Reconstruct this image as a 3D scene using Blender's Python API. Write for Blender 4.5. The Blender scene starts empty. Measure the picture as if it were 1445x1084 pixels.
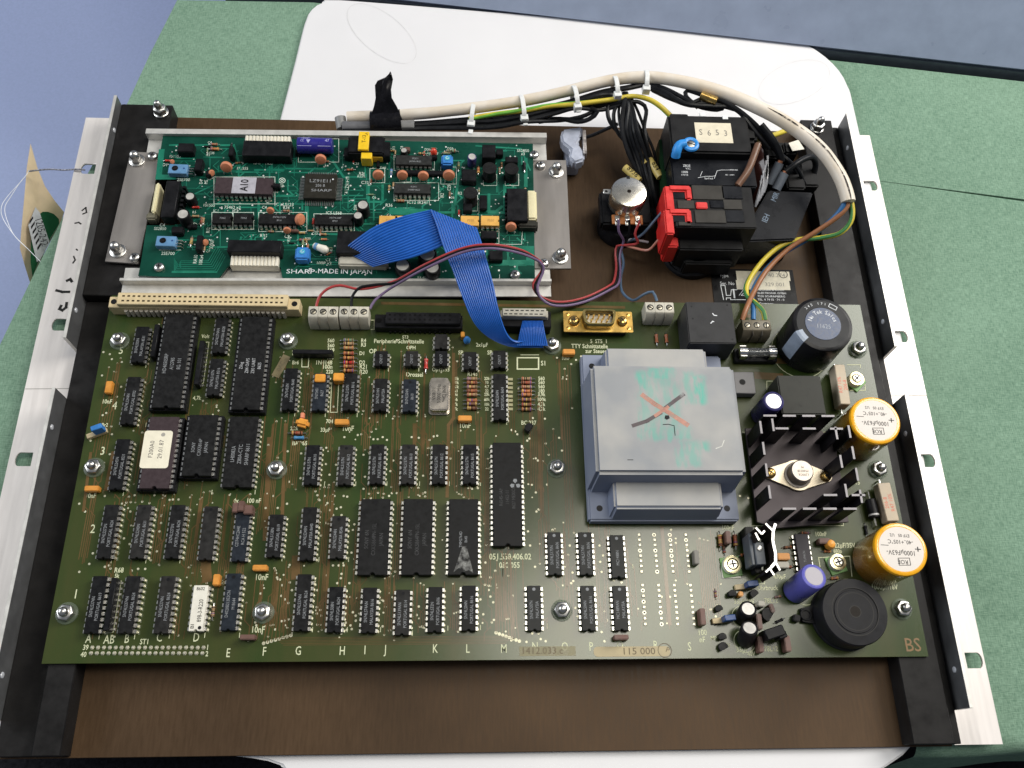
import bpy, bmesh, math, random
from mathutils import Vector, Matrix

random.seed(7)
S = 0.001                      # every number below is in millimetres; the scene is in metres
sc = bpy.context.scene
COL = sc.collection

# ------------------------------------------------------------------ camera
CAM = (183.063, -47.646, 412.712)
RX = Vector((0.99863459, -0.01371056, 0.05040802))      # right
RY = Vector((0.0077952, -0.91502966, -0.40331125))      # down
RZ = Vector((0.05165446, 0.4031535, -0.91367339))       # forward
FPX = 1257.234                                           # focal length in photo pixels (1445 wide)
cd = bpy.data.cameras.new('camera')
cam = bpy.data.objects.new('camera', cd)
COL.objects.link(cam)
cd.sensor_width = 36.0
cd.lens = FPX / 1445.0 * 36.0
cd.clip_start = 0.01
cd.clip_end = 20.0
m = Matrix((( RX.x, -RY.x, -RZ.x, CAM[0] * S), (RX.y, -RY.y, -RZ.y, CAM[1] * S), (RX.z, -RY.z, -RZ.z, CAM[2] * S), (0, 0, 0, 1)))
cam.matrix_world = m
sc.camera = cam

# ------------------------------------------------------------------ light (indoor: window light from the far right, soft room light)
world = bpy.data.worlds.new('World')
sc.world = world
world.use_nodes = True
bg = world.node_tree.nodes['Background']
bg.inputs['Color'].default_value = (0.80, 0.88, 1.0, 1)
bg.inputs['Strength'].default_value = 0.16

def area(name, loc, target, size, size_y, power, col):
    l = bpy.data.lights.new(name, 'AREA')
    l.shape = 'RECTANGLE'; l.size = size; l.size_y = size_y; l.energy = power; l.color = col
    o = bpy.data.objects.new(name, l); COL.objects.link(o)
    o.location = Vector(loc) * S
    d = (Vector(target) - Vector(loc)).normalized()
    o.rotation_euler = d.to_track_quat('-Z', 'Y').to_euler()
    return o
area('window_light', (1200, 700, 950), (260, 120, 0), 0.75, 0.75, 21.5, (1.0, 0.965, 0.91))
area('ceiling_light', (630, 330, 1900), (250, 100, 0), 0.46, 0.75, 14.0, (1.0, 0.95, 0.84))
area('side_fill_light', (-1700, 500, 1000), (-100, 150, -100), 1.2, 1.0, 26.0, (0.92, 0.96, 1.0))  # added fill lamp that lifts the floor and left ear, no source seen there

vs = sc.view_settings
vs.view_transform = 'Standard'; vs.look = 'None'; vs.exposure = 0.0; vs.gamma = 1.0; vs.use_curve_mapping = False
sc.cycles.use_denoising = True
sc.cycles.max_bounces = 6

def at(px, py, z):
    """point of the place at height z (mm above the main circuit board) that the survey photograph shows at px, py"""
    d = RX * ((px - 722.5) / FPX) + RY * ((py - 542.0) / FPX) + RZ
    t = (z - CAM[2]) / d.z
    return Vector((CAM[0] + t * d.x, CAM[1] + t * d.y, z))
def at_x(px, py, x):
    d = RX * ((px - 722.5) / FPX) + RY * ((py - 542.0) / FPX) + RZ
    t = (x - CAM[0]) / d.x
    return Vector((x, CAM[1] + t * d.y, CAM[2] + t * d.z))

# ------------------------------------------------------------------ materials
MATS = {}
def mat(name, col, rough=0.5, metal=0.0, var=0.12, scale=250.0, stretch=(1, 1, 1), bump=0.0, coat=0.0, coat_rough=0.15,
        col2=None, spec=0.5, trans=0.0, rvar=0.12, alpha=None, detail=4.0, lo=0.35, hi=0.65, sub=0.0):
    if name in MATS: return MATS[name]
    if metal > 0.5: rvar = min(rvar, 0.03)
    elif spec == 0.5 and max(col) < 0.1 and trans == 0: spec = 0.13; rough = min(rough, 0.42); col = tuple(c * 0.72 for c in col); col2 = None if col2 is None else tuple(c * 0.85 for c in col2)
    m = bpy.data.materials.new(name); m.use_nodes = True
    nt = m.node_tree; b = nt.nodes['Principled BSDF']
    tc = nt.nodes.new('ShaderNodeTexCoord'); mp = nt.nodes.new('ShaderNodeMapping')
    mp.inputs['Scale'].default_value = stretch
    nz = nt.nodes.new('ShaderNodeTexNoise'); nz.noise_dimensions = '4D'
    nz.inputs['Scale'].default_value = scale; nz.inputs['Detail'].default_value = detail; nz.inputs['Roughness'].default_value = 0.6
    oi = nt.nodes.new('ShaderNodeObjectInfo'); mm = nt.nodes.new('ShaderNodeMath'); mm.operation = 'MULTIPLY'; mm.inputs[1].default_value = 37.0
    nt.links.new(oi.outputs['Random'], mm.inputs[0]); nt.links.new(mm.outputs[0], nz.inputs['W'])
    nt.links.new(tc.outputs['Object'], mp.inputs['Vector']); nt.links.new(mp.outputs[0], nz.inputs['Vector'])
    rp = nt.nodes.new('ShaderNodeMapRange'); rp.inputs['From Min'].default_value = lo; rp.inputs['From Max'].default_value = hi
    nt.links.new(nz.outputs['Fac'], rp.inputs['Value'])
    mx = nt.nodes.new('ShaderNodeMix'); mx.data_type = 'RGBA'
    if col2 is None:
        a = [max(0, c * (1 - var)) for c in col]; c2 = [min(1, c * (1 + var)) for c in col]
    else: a, c2 = col, col2
    mx.inputs['A'].default_value = (*a, 1); mx.inputs['B'].default_value = (*c2, 1)
    nt.links.new(rp.outputs[0], mx.inputs['Factor']); nt.links.new(mx.outputs['Result'], b.inputs['Base Color'])
    rr = nt.nodes.new('ShaderNodeMapRange'); rr.inputs['From Min'].default_value = 0.3; rr.inputs['From Max'].default_value = 0.7
    rr.inputs['To Min'].default_value = max(0.02, rough - rvar); rr.inputs['To Max'].default_value = min(1, rough + rvar)
    nt.links.new(nz.outputs['Fac'], rr.inputs['Value']); nt.links.new(rr.outputs[0], b.inputs['Roughness'])
    b.inputs['Metallic'].default_value = metal; b.inputs['Specular IOR Level'].default_value = spec
    b.inputs['Coat Weight'].default_value = coat; b.inputs['Coat Roughness'].default_value = coat_rough
    b.inputs['Transmission Weight'].default_value = trans
    if sub:
        b.inputs['Subsurface Weight'].default_value = sub; b.inputs['Subsurface Radius'].default_value = (1, 0.9, 0.8); b.inputs['Subsurface Scale'].default_value = 0.002
    if alpha is not None: b.inputs['Alpha'].default_value = alpha
    if bump:
        bp = nt.nodes.new('ShaderNodeBump'); bp.inputs['Strength'].default_value = bump; bp.inputs['Distance'].default_value = 0.0005
        nt.links.new(nz.outputs['Fac'], bp.inputs['Height']); nt.links.new(bp.outputs[0], b.inputs['Normal'])
    MATS[name] = m
    return m

def stain_mat(name, col, scale, lo, hi, amax=0.8, rough=0.6):
    """worn paint or ink that covers only part of the surface below it"""
    m = mat(name, col, rough, var=0.15, scale=scale)
    nt = m.node_tree; b = nt.nodes['Principled BSDF']
    tc = nt.nodes.new('ShaderNodeTexCoord'); nz = nt.nodes.new('ShaderNodeTexNoise')
    nz.inputs['Scale'].default_value = scale; nz.inputs['Detail'].default_value = 6
    nt.links.new(tc.outputs['Object'], nz.inputs['Vector'])
    rp = nt.nodes.new('ShaderNodeMapRange'); rp.inputs['From Min'].default_value = lo; rp.inputs['From Max'].default_value = hi; rp.inputs['To Max'].default_value = amax
    nt.links.new(nz.outputs['Fac'], rp.inputs['Value']); nt.links.new(rp.outputs[0], b.inputs['Alpha'])
    return m

def cloth_mat():
    m = bpy.data.materials.new('green_linen'); m.use_nodes = True
    nt = m.node_tree; b = nt.nodes['Principled BSDF']; tc = nt.nodes.new('ShaderNodeTexCoord')
    fac = []
    for st, sc_, w in (((1, 0.16, 1), 1900, 0.36), ((0.16, 1, 1), 1900, 0.36), ((1, 1, 1), 160, 0.12), ((1, 1, 1), 10, 0.16)):
        mp = nt.nodes.new('ShaderNodeMapping'); mp.inputs['Scale'].default_value = st
        nz = nt.nodes.new('ShaderNodeTexNoise'); nz.inputs['Scale'].default_value = sc_; nz.inputs['Detail'].default_value = 3
        nt.links.new(tc.outputs['Object'], mp.inputs['Vector']); nt.links.new(mp.outputs[0], nz.inputs['Vector'])
        mu = nt.nodes.new('ShaderNodeMath'); mu.operation = 'MULTIPLY'; mu.inputs[1].default_value = w
        nt.links.new(nz.outputs['Fac'], mu.inputs[0]); fac.append(mu)
    acc = fac[0]
    for x in fac[1:]:
        ad = nt.nodes.new('ShaderNodeMath'); ad.operation = 'ADD'
        nt.links.new(acc.outputs[0], ad.inputs[0]); nt.links.new(x.outputs[0], ad.inputs[1]); acc = ad
    cr = nt.nodes.new('ShaderNodeValToRGB')
    cr.color_ramp.elements[0].position = 0.40; cr.color_ramp.elements[0].color = (0.112, 0.200, 0.140, 1)
    cr.color_ramp.elements[1].position = 0.60; cr.color_ramp.elements[1].color = (0.222, 0.345, 0.255, 1)
    nt.links.new(acc.outputs[0], cr.inputs[0]); nt.links.new(cr.outputs[0], b.inputs['Base Color'])
    b.inputs['Roughness'].default_value = 0.9; b.inputs['Specular IOR Level'].default_value = 0.15
    fold = nt.nodes.new('ShaderNodeTexNoise'); fold.inputs['Scale'].default_value = 9; fold.inputs['Detail'].default_value = 2; nt.links.new(tc.outputs['Object'], fold.inputs['Vector'])
    b2 = nt.nodes.new('ShaderNodeBump'); b2.inputs['Strength'].default_value = 0.6; b2.inputs['Distance'].default_value = 0.012; nt.links.new(fold.outputs['Fac'], b2.inputs['Height'])
    bp = nt.nodes.new('ShaderNodeBump'); bp.inputs['Strength'].default_value = 0.5; bp.inputs['Distance'].default_value = 0.0006
    nt.links.new(acc.outputs[0], bp.inputs['Height']); nt.links.new(b2.outputs[0], bp.inputs['Normal']); nt.links.new(bp.outputs[0], b.inputs['Normal'])
    MATS['green_linen'] = m
    return m

BLACK = mat('chip_epoxy', (0.017, 0.017, 0.0175), 0.6, var=0.25, scale=400, bump=0.05)
BLACK2 = mat('black_plastic', (0.014, 0.014, 0.016), 0.38, var=0.25, scale=250, bump=0.03)
BLUEBLACK = mat('chip_epoxy_bluish', (0.024, 0.030, 0.040), 0.45, var=0.25, scale=400)
CERAM = mat('chip_ceramic_brown', (0.070, 0.050, 0.055), 0.5, var=0.12, scale=500, bump=0.05)
GREYCHIP = mat('chip_epoxy_dusty', (0.036, 0.037, 0.036), 0.6, var=0.2, scale=500)
TIN = mat('tinned_metal', (0.66, 0.65, 0.62), 0.30, 1.0, var=0.12, scale=900)
ZINC = mat('zinc_steel', (0.56, 0.55, 0.53), 0.32, 1.0, var=0.15, scale=500)
ALU = mat('aluminium', (0.66, 0.645, 0.61), 0.40, 0.45, var=0.06, scale=180, rvar=0.08)
ALUPLATE = mat('aluminium_plate', (0.25, 0.232, 0.218), 0.42, 0.35, var=0.10, scale=120, stretch=(1, .15, 1), rvar=0.06)
EARM = mat('ear_aluminium', (0.72, 0.68, 0.655), 0.40, 0.20, var=0.05, scale=300, stretch=(1, .08, 1), rvar=0.08, bump=0.03)
FLANGE = mat('flange_dark_grey', (0.115, 0.117, 0.120), 0.42, 0.3, var=0.15, scale=120)  # inner flange faces, a darker grey than the edge, end and back
GOLD = mat('gold_chromate', (0.72, 0.46, 0.13), 0.30, 1.0, var=0.12, scale=300)
BRASS = mat('brass', (0.55, 0.36, 0.12), 0.28, 1.0, var=0.2, scale=300)
COPPER = mat('copper', (0.72, 0.30, 0.16), 0.35, 1.0, var=0.15, scale=600)
SILK = mat('silkscreen_cream', (0.62, 0.64, 0.42), 0.7, var=0.15, scale=2500)
SILKW = mat('silkscreen_white', (0.58, 0.66, 0.58), 0.7, var=0.2, scale=2500)
CHIPINK = mat('chip_print_grey', (0.24, 0.25, 0.26), 0.7, var=0.35, scale=2500)
INKB = mat('black_ink', (0.02, 0.02, 0.022), 0.6, var=0.4, scale=1500)
INKR = mat('red_ink', (0.62, 0.13, 0.08), 0.6, var=0.2, scale=1500)
INKW = mat('white_ink', (0.66, 0.68, 0.70), 0.6, var=0.15, scale=1500)
CREAM = mat('cream_plastic', (0.60, 0.48, 0.28), 0.5, var=0.08, scale=200)
GREYPL = mat('grey_plastic', (0.40, 0.38, 0.32), 0.5, var=0.10, scale=300)
TERM = mat('terminal_grey', (0.50, 0.47, 0.39), 0.5, var=0.10, scale=250)
TERMD = mat('terminal_brown', (0.17, 0.145, 0.10), 0.5, var=0.12, scale=250)
PAD = mat('solder_pad', (0.60, 0.58, 0.42), 0.4, 0.4, var=0.2, scale=900)
SOLDERMASK_TRACE = mat('trace_under_mask', (0.080, 0.054, 0.017), 0.30, col2=(0.150, 0.088, 0.034), scale=60, coat=0.75, coat_rough=0.17, spec=0.12)
ORANGE = mat('capacitor_orange', (0.62, 0.255, 0.035), 0.45, var=0.12, scale=300)
SALMON = mat('ceramic_disc', (0.52, 0.19, 0.095), 0.6, var=0.14, scale=500, bump=0.08)
MAROON = mat('capacitor_brown', (0.13, 0.065, 0.050), 0.5, var=0.15, scale=300)
TANTAL = mat('tantalum_orange', (0.70, 0.30, 0.04), 0.35, var=0.12, scale=300)
BLUEPL = mat('trimmer_blue', (0.035, 0.19, 0.52), 0.42, var=0.12, scale=300)
BLUEBR = mat('jumper_blue', (0.02, 0.06, 0.19), 0.42, var=0.12, scale=300)
REDPL = mat('red_plastic', (0.62, 0.025, 0.022), 0.38, var=0.1, scale=200)
BLUELUG = mat('blue_lug', (0.03, 0.27, 0.72), 0.4, var=0.08, scale=200)
YELTAPE = mat('yellow_tape', (0.78, 0.50, 0.015), 0.38, var=0.06, scale=200)
WHITEPL = mat('white_ceramic', (0.74, 0.71, 0.62), 0.5, var=0.06, scale=300)
NYLON = mat('nylon_white', (0.70, 0.71, 0.70), 0.42, var=0.06, scale=200, sub=0.2)
WASHER = mat('nylon_washer', (0.16, 0.20, 0.14), 0.3, var=0.1, scale=300, alpha=0.35)
GLASS = mat('glass_tube', (0.9, 0.92, 0.9), 0.08, trans=0.95, var=0.0)
# ------------------------------------------------------------------ mesh tools
class MB:
    k = 0
    def __init__(s): s.v = []; s.f = []
    def add(s, vs_, fs_):
        o = len(s.v); s.v += [tuple(p) for p in vs_]; s.f += [tuple(i + o for i in f) for f in fs_]; return s
    def box(s, x0, x1, y0, y1, z0, z1, tx=0.0, ty=0.0):
        return s.add([(x0, y0, z0), (x1, y0, z0), (x1, y1, z0), (x0, y1, z0), (x0 + tx, y0 + ty, z1), (x1 - tx, y0 + ty, z1), (x1 - tx, y1 - ty, z1), (x0 + tx, y1 - ty, z1)],
                     [(0, 3, 2, 1), (4, 5, 6, 7), (0, 1, 5, 4), (1, 2, 6, 5), (2, 3, 7, 6), (3, 0, 4, 7)])
    def cbox(s, cx, cy, w, d, z0, z1, tx=0.0, ty=0.0): return s.box(cx - w / 2, cx + w / 2, cy - d / 2, cy + d / 2, z0, z1, tx, ty)
    def lathe(s, cx, cy, prof, n=24, a0=0.0):
        vs_ = []; fs_ = []
        k = len(prof)
        for r, z in prof:
            for i in range(n):
                a = a0 + 2 * math.pi * i / n; vs_.append((cx + r * math.cos(a), cy + r * math.sin(a), z))
        for j in range(k - 1):
            for i in range(n):
                i2 = (i + 1) % n; fs_.append((j * n + i, j * n + i2, (j + 1) * n + i2, (j + 1) * n + i))
        fs_.append(tuple(range(n - 1, -1, -1))); fs_.append(tuple((k - 1) * n + i for i in range(n)))
        return s.add(vs_, fs_)
    def cyl(s, cx, cy, z0, z1, r, n=20, a0=0.0): return s.lathe(cx, cy, [(r, z0), (r, z1)], n, a0)
    def disc(s, cx, cy, z, r, n=8): return s.add([(cx + r * math.cos(2 * math.pi * i / n), cy + r * math.sin(2 * math.pi * i / n), z) for i in range(n)], [tuple(range(n))])
    def ring(s, cx, cy, z, r0, r1, n=12):
        vs_ = []
        for r in (r0, r1): vs_ += [(cx + r * math.cos(2 * math.pi * i / n), cy + r * math.sin(2 * math.pi * i / n), z) for i in range(n)]
        return s.add(vs_, [(i, (i + 1) % n, n + (i + 1) % n, n + i)[::-1] for i in range(n)])
    def tube(s, pts, r, n=8, cap=True):
        pts = [Vector(p) for p in pts]; vs_ = []; fs_ = []
        t0 = (pts[1] - pts[0]).normalized(); up = Vector((0, 0, 1)) if abs(t0.z) < 0.9 else Vector((0, 1, 0))
        nx = t0.cross(up).normalized(); ny = nx.cross(t0).normalized()
        L = len(pts)
        for i, p in enumerate(pts):
            t = (pts[min(i + 1, L - 1)] - pts[max(i - 1, 0)]).normalized()
            nx = (nx - t * nx.dot(t)).normalized(); ny = t.cross(nx).normalized()
            rr = r(i / (L - 1)) if callable(r) else r
            for k in range(n):
                a = 2 * math.pi * k / n; vs_.append(p + nx * (rr * math.cos(a)) + ny * (rr * math.sin(a)))
        for i in range(L - 1):
            for k in range(n):
                k2 = (k + 1) % n; fs_.append((i * n + k, i * n + k2, (i + 1) * n + k2, (i + 1) * n + k))
        if cap: fs_.append(tuple(range(n - 1, -1, -1))); fs_.append(tuple((L - 1) * n + k for k in range(n)))
        return s.add(vs_, fs_)
    def prism(s, poly, z0, z1):
        n = len(poly); vs_ = [(x, y, z0) for x, y in poly] + [(x, y, z1) for x, y in poly]
        return s.add(vs_, [tuple(range(n - 1, -1, -1)), tuple(range(n, 2 * n))] + [(i, (i + 1) % n, n + (i + 1) % n, n + i) for i in range(n)])
    def flat(s, poly, z): return s.add([(x, y, z) for x, y in poly], [tuple(range(len(poly)))])
    def line(s, pts, w, z):
        """flat printed line of width w"""
        for a, b in zip(pts, pts[1:]):
            MB.k = (MB.k + 1) % 37; z_ = z + MB.k * 0.0016
            d = Vector((b[0] - a[0], b[1] - a[1]))
            if d.length < 1e-6: continue
            n = Vector((-d.y, d.x)).normalized() * (w / 2); e = d.normalized() * (w / 2)
            s.add([(a[0] - e.x + n.x, a[1] - e.y + n.y, z_), (a[0] - e.x - n.x, a[1] - e.y - n.y, z_), (b[0] + e.x - n.x, b[1] + e.y - n.y, z_), (b[0] + e.x + n.x, b[1] + e.y + n.y, z_)], [(0, 1, 2, 3)])
        return s
    def orient(s, M):
        s.v = [tuple(M @ Vector(p)) for p in s.v]; return s
    def mesh(s, name, bev=0.0, seg=1, smooth=True, ang=38):
        me = bpy.data.meshes.new(name)
        me.from_pydata([(x * S, y * S, z * S) for x, y, z in s.v], [], s.f)
        bm = bmesh.new(); bm.from_mesh(me)
        bmesh.ops.recalc_face_normals(bm, faces=bm.faces)
        if bev:
            es = [e for e in bm.edges if len(e.link_faces) == 2 and e.calc_face_angle(0) > 0.5]
            bmesh.ops.bevel(bm, geom=es, offset=bev * S, segments=seg, affect='EDGES', clamp_overlap=True)
        bm.to_mesh(me); bm.free()
        if smooth:
            for p in me.polygons: p.use_smooth = True
            me.set_sharp_from_angle(angle=math.radians(ang))
        return me

def flatmesh(mb, name):
    """print that lies on a surface: keep the given winding, no normals recalculated"""
    me = bpy.data.meshes.new(name); me.from_pydata([(x * S, y * S, z * S) for x, y, z in mb.v], [], mb.f); me.update(); return me

WL = {}
def root(name, loc, label, cat, group=None, kind=None):
    o = bpy.data.objects.new(name, None); COL.objects.link(o); o.empty_display_size = 0.01
    o.location = Vector(loc) * S; WL[o.name] = Vector(loc)
    o['label'] = label; o['category'] = cat
    if group: o['group'] = group
    if kind: o['kind'] = kind
    return o
def put(name, me, material, parent=None, loc=(0, 0, 0), rz=0.0, label=None, local=False):
    """one object; loc is in millimetres of the place, or of the parent when local"""
    o = bpy.data.objects.new(name, me); COL.objects.link(o)
    if not me.materials: me.materials.append(material)
    elif me.materials[0] != material:
        o.material_slots[0].link = 'OBJECT'; o.material_slots[0].material = material
    w = Vector(loc)
    if parent is not None:
        o.parent = parent
        if not local: w = w - WL[parent.name]; WL[o.name] = Vector(loc)
        else: WL[o.name] = WL[parent.name] + w
    else: WL[o.name] = w
    o.location = w * S; o.rotation_euler = (0, 0, rz)
    if label: o['label'] = label
    return o
def tag(o, label, cat, group=None, kind=None):
    o['label'] = label
    if cat: o['category'] = cat
    if group: o['group'] = group
    if kind: o['kind'] = kind
    return o

TXT = {}
def text_mesh(s, h, sx=0.85, align='CENTER', bold=0.0):
    k = (s, h, sx, align, bold)
    if k in TXT: return TXT[k]
    c = bpy.data.curves.new('marking', 'FONT'); c.body = s; c.size = h * 1.38 * S; c.align_x = align; c.align_y = 'CENTER'
    c.resolution_u = 2; c.fill_mode = 'FRONT'; c.space_line = 0.9; c.offset = bold * S
    t = bpy.data.objects.new('marking', c); t.scale = (sx, 1, 1)
    me = bpy.data.meshes.new_from_object(t)
    for v in me.vertices: v.co.x *= sx
    bpy.data.objects.remove(t); bpy.data.curves.remove(c)
    me.materials.clear(); TXT[k] = me
    return me
def text(s, h, material, parent, loc, rz=0.0, sx=0.85, align='CENTER', name='marking', local=False, bold=0.0):
    return put(name, text_mesh(s, h, sx, align, bold), material, parent, loc, rz, local=local)

def sheet(name, outline, holes, z0, z1):
    """flat plate with real holes, from a filled 2D curve"""
    c = bpy.data.curves.new(name, 'CURVE'); c.dimensions = '2D'; c.fill_mode = 'BOTH'; c.extrude = (z1 - z0) / 2 * S
    for poly in [outline] + holes:
        sp = c.splines.new('POLY'); sp.points.add(len(poly) - 1); sp.use_cyclic_u = True
        for p, q in zip(sp.points, poly): p.co = (q[0] * S, q[1] * S, 0, 1)
    t = bpy.data.objects.new(name, c); me = bpy.data.meshes.new_from_object(t)
    bpy.data.objects.remove(t); bpy.data.curves.remove(c)
    zm = (z0 + z1) / 2 * S
    for v in me.vertices: v.co.z += zm
    bm = bmesh.new(); bm.from_mesh(me); bmesh.ops.remove_doubles(bm, verts=bm.verts, dist=1e-6); bmesh.ops.recalc_face_normals(bm, faces=bm.faces); bm.to_mesh(me); bm.free()
    me.materials.clear()
    return me

def spline(pts, step=2.0):
    """Catmull-Rom through the points"""
    P = [Vector(p) for p in pts]; P = [P[0] * 2 - P[1]] + P + [P[-1] * 2 - P[-2]]; out = []
    for i in range(1, len(P) - 2):
        a, b, c, d = P[i - 1:i + 3]; n = max(2, int((c - b).length / step))
        for k in range(n):
            t = k / n
            out.append(0.5 * ((2 * b) + (c - a) * t + (2 * a - 5 * b + 4 * c - d) * t * t + (3 * b - a - 3 * c + d) * t ** 3))
    out.append(P[-2]); return out
def pxs(pts): return [at(*p) for p in pts]
def wire(name, parent, material, pts, r, step=2.0, n=8, label=None, cap=True, world=False):
    W = spline(pts if world else pxs(pts), step); o0 = W[0]
    mb = MB().tube([p - o0 for p in W], r, n, cap)
    return put(name, mb.mesh(name), material, parent, o0, label=label)
def frame(a, b):
    """matrix whose z axis runs from a to b, origin at a"""
    d = (Vector(b) - Vector(a)).normalized(); q = d.to_track_quat('Z', 'Y').to_matrix().to_4x4(); q.translation = Vector(a); return q
def rounded(x0, x1, y0, y1, r, n=6):
    out = []
    for cx, cy, a in ((x1 - r, y0 + r, -90), (x1 - r, y1 - r, 0), (x0 + r, y1 - r, 90), (x0 + r, y0 + r, 180)):
        for i in range(n + 1):
            t = math.radians(a + 90 * i / n); out.append((cx + r * math.cos(t), cy + r * math.sin(t)))
    return out

# shared small hardware -------------------------------------------------
NUT = MB().lathe(0, 0, [(3.9, 0.9), (3.9, 3.0), (3.4, 3.5)], 6).mesh('nut', 0.15)
STUD = MB().lathe(0, 0, [(2.15, 0.0), (2.15, 4.8), (2.0, 5.6), (1.4, 6.3), (0.5, 6.6)], 18).mesh('stud')
WASH = MB().lathe(0, 0, [(4.9, 0.05), (4.9, 0.75), (4.6, 0.95)], 24).mesh('washer')
WASHM = MB().lathe(0, 0, [(4.2, 0.02), (4.2, 0.8), (4.0, 0.95)], 24).mesh('washer')
def bolt(parent, loc, metalw=False, tall=0.0, name='bolt', tilt=0):
    s = put(name, STUD, ZINC, parent, loc, random.random()); s.scale = (1, 1, 1 + tall / 6.0)
    put('washer', WASHM if metalw else WASH, ZINC if metalw else WASHER, s, (0, 0, 0), local=True)
    put('nut', NUT, ZINC, s, (0, 0, 0), random.random() * 2, local=True)
    return s
PANH = MB().lathe(0, 0, [(2.7, 0), (2.7, 1.0), (2.3, 1.7), (1.4, 2.1), (0.5, 2.2)], 18).mesh('pan_head')
CROSS = flatmesh(MB().flat([(-1.3, -.28), (1.3, -.28), (1.3, .28), (-1.3, .28)], 2.24).flat([(-.28, -1.3), (.28, -1.3), (.28, 1.3), (-.28, 1.3)], 2.245), 'slot')
def panscrew(parent, loc, material=None, sc_=1.0, name='screw'):
    s = put(name, PANH, material or ZINC, parent, loc, random.random() * 3); s.scale = (sc_,) * 3
    put('cross_slot', CROSS, INKB, s, (0, 0, 0.02), local=True)
    return s

# dual in-line chips ----------------------------------------------------
DIPC = {}
def dip_meshes(n, roww):
    if (n, roww) in DIPC: return DIPC[(n, roww)]
    k = n // 2; L = k * 2.54 + (0.0 if roww < 10 else 0.6) - (0.3 if k > 3 else -0.8); bw = 6.3 if roww < 10 else 13.7
    hw = bw / 2; hl = L / 2; r = 0.75 if roww < 10 else 1.2
    poly = [(-hw, -hl)] + [(r * math.cos(math.radians(a)), -hl + r * math.sin(math.radians(a))) for a in range(180, -1, -30)] + [(hw, -hl), (hw, hl), (-hw, hl)]
    body = MB().prism(poly, 0.7, 4.1).mesh('chip', 0.22)
    pins = MB(); pads = MB()
    for sgn in (-1, 1):
        for i in range(k):
            y = -(k - 1) * 1.27 + i * 2.54
            xa, xb = sorted((sgn * (hw - 0.1), sgn * roww / 2)); pins.box(xa, xb, y - .75, y + .75, 2.1, 2.42)
            xa, xb = sorted((sgn * (roww / 2 - .02), sgn * (roww / 2 + .3))); pins.box(xa, xb, y - .75, y + .75, 0.9, 2.40); pins.box(xa, xb, y - .27, y + .27, -0.6, 0.95)
            pads.disc(sgn * (roww / 2 + .14), y, 0.045, 0.68, 8)
    r_ = (body, pins.mesh('pins', 0), flatmesh(pads, 'solder_pads'), L, bw)
    DIPC[(n, roww)] = r_
    return r_
DOT = flatmesh(MB().disc(0, 0, 0, 0.75, 14), 'pin_one_dot')
def dip(parent, loc, n, roww=7.62, lines=(), rz=0.0, material=None, socket=False, ink=None, flip=False, th=None, name='chip', label=None, dot=0):
    body, pins, pads, L, bw = dip_meshes(n, roww)
    x, y, z = loc
    zz = 0.0
    if socket:
        so = put('socket', MB().box(-roww / 2 - 1.2, -roww / 2 + 1.3, -L / 2 - .5, L / 2 + .5, 0.1, 4.2).box(roww / 2 - 1.3, roww / 2 + 1.2, -L / 2 - .5, L / 2 + .5, 0.1, 4.2)
                 .box(-roww / 2 + 1.3, roww / 2 - 1.3, -L / 2 - .5, -L / 2 + 2, 0.1, 3.9).box(-roww / 2 + 1.3, roww / 2 - 1.3, L / 2 - 2, L / 2 + .5, 0.1, 3.9).mesh('socket', 0.2), BLACK2, parent, loc, rz)
        zz = 2.6
    c = put(name, body, material or BLACK, parent, (x, y, z + zz), rz, label=label)
    put('pins', pins, TIN, c, (0, 0, 0), local=True)
    if not socket: put('solder_pads', pads, PAD, c, (0, 0, 0), local=True)
    if dot: put('pin_one_dot', DOT, CHIPINK if dot == 2 else BLACK2, c, (0, L / 2 - 1.6, 4.13), local=True)
    if lines:
        th = th or (1.15 if roww < 10 else 1.9); m_ = len(lines)
        for i, s in enumerate(lines):
            off = (i - (m_ - 1) / 2) * th * 1.75
            a = math.pi / 2 if not flip else -math.pi / 2
            text(s, th, ink or CHIPINK, c, (off if not flip else -off, -L * 0.04, 4.14), a, 0.8, local=True)
    return c

# axial parts -----------------------------------------------------------
RESB = MB().orient(Matrix()).lathe(0, 0, [(0.5, -3.1), (1.15, -2.9), (1.25, -2.0), (1.0, -1.6), (1.0, 1.6), (1.25, 2.0), (1.15, 2.9), (0.5, 3.1)], 12)
RESB.orient(Matrix.Rotation(math.pi / 2, 4, 'Y')); RESB = RESB.mesh('resistor')
RESL = MB().tube([(-5.0, 0, -1.3), (-5.0, 0, -0.3), (-4.6, 0, 0), (4.6, 0, 0), (5.0, 0, -0.3), (5.0, 0, -1.3)], 0.28, 6).mesh('leads')
def band(x, w=0.5):
    b = MB().lathe(0, 0, [(1.06 if abs(x) < 1.5 else 1.29, x - w / 2), (1.06 if abs(x) < 1.5 else 1.29, x + w / 2)], 12); b.orient(Matrix.Rotation(math.pi / 2, 4, 'Y')); return b.mesh('band')
BANDS = [band(-2.3), band(-1.1), band(0.0), band(2.3)]
RB = {'tan': mat('resistor_tan', (0.34, 0.22, 0.11), .5, scale=600), 'rust': mat('resistor_rust', (0.30, 0.10, 0.045), .5, scale=600), 'brown': mat('resistor_brown', (0.17, 0.08, 0.04), .5, scale=600),
      'blue': mat('resistor_blue', (0.06, 0.22, 0.42), .4, scale=600), 'green': mat('resistor_green', (0.16, 0.22, 0.12), .5, scale=600), 'red': mat('glass_diode_red', (0.45, 0.04, 0.03), .25, scale=600), 'black': BLACK2, 'orange': mat('resistor_orange', (0.44, 0.17, 0.06), .5, scale=600)}
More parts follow.
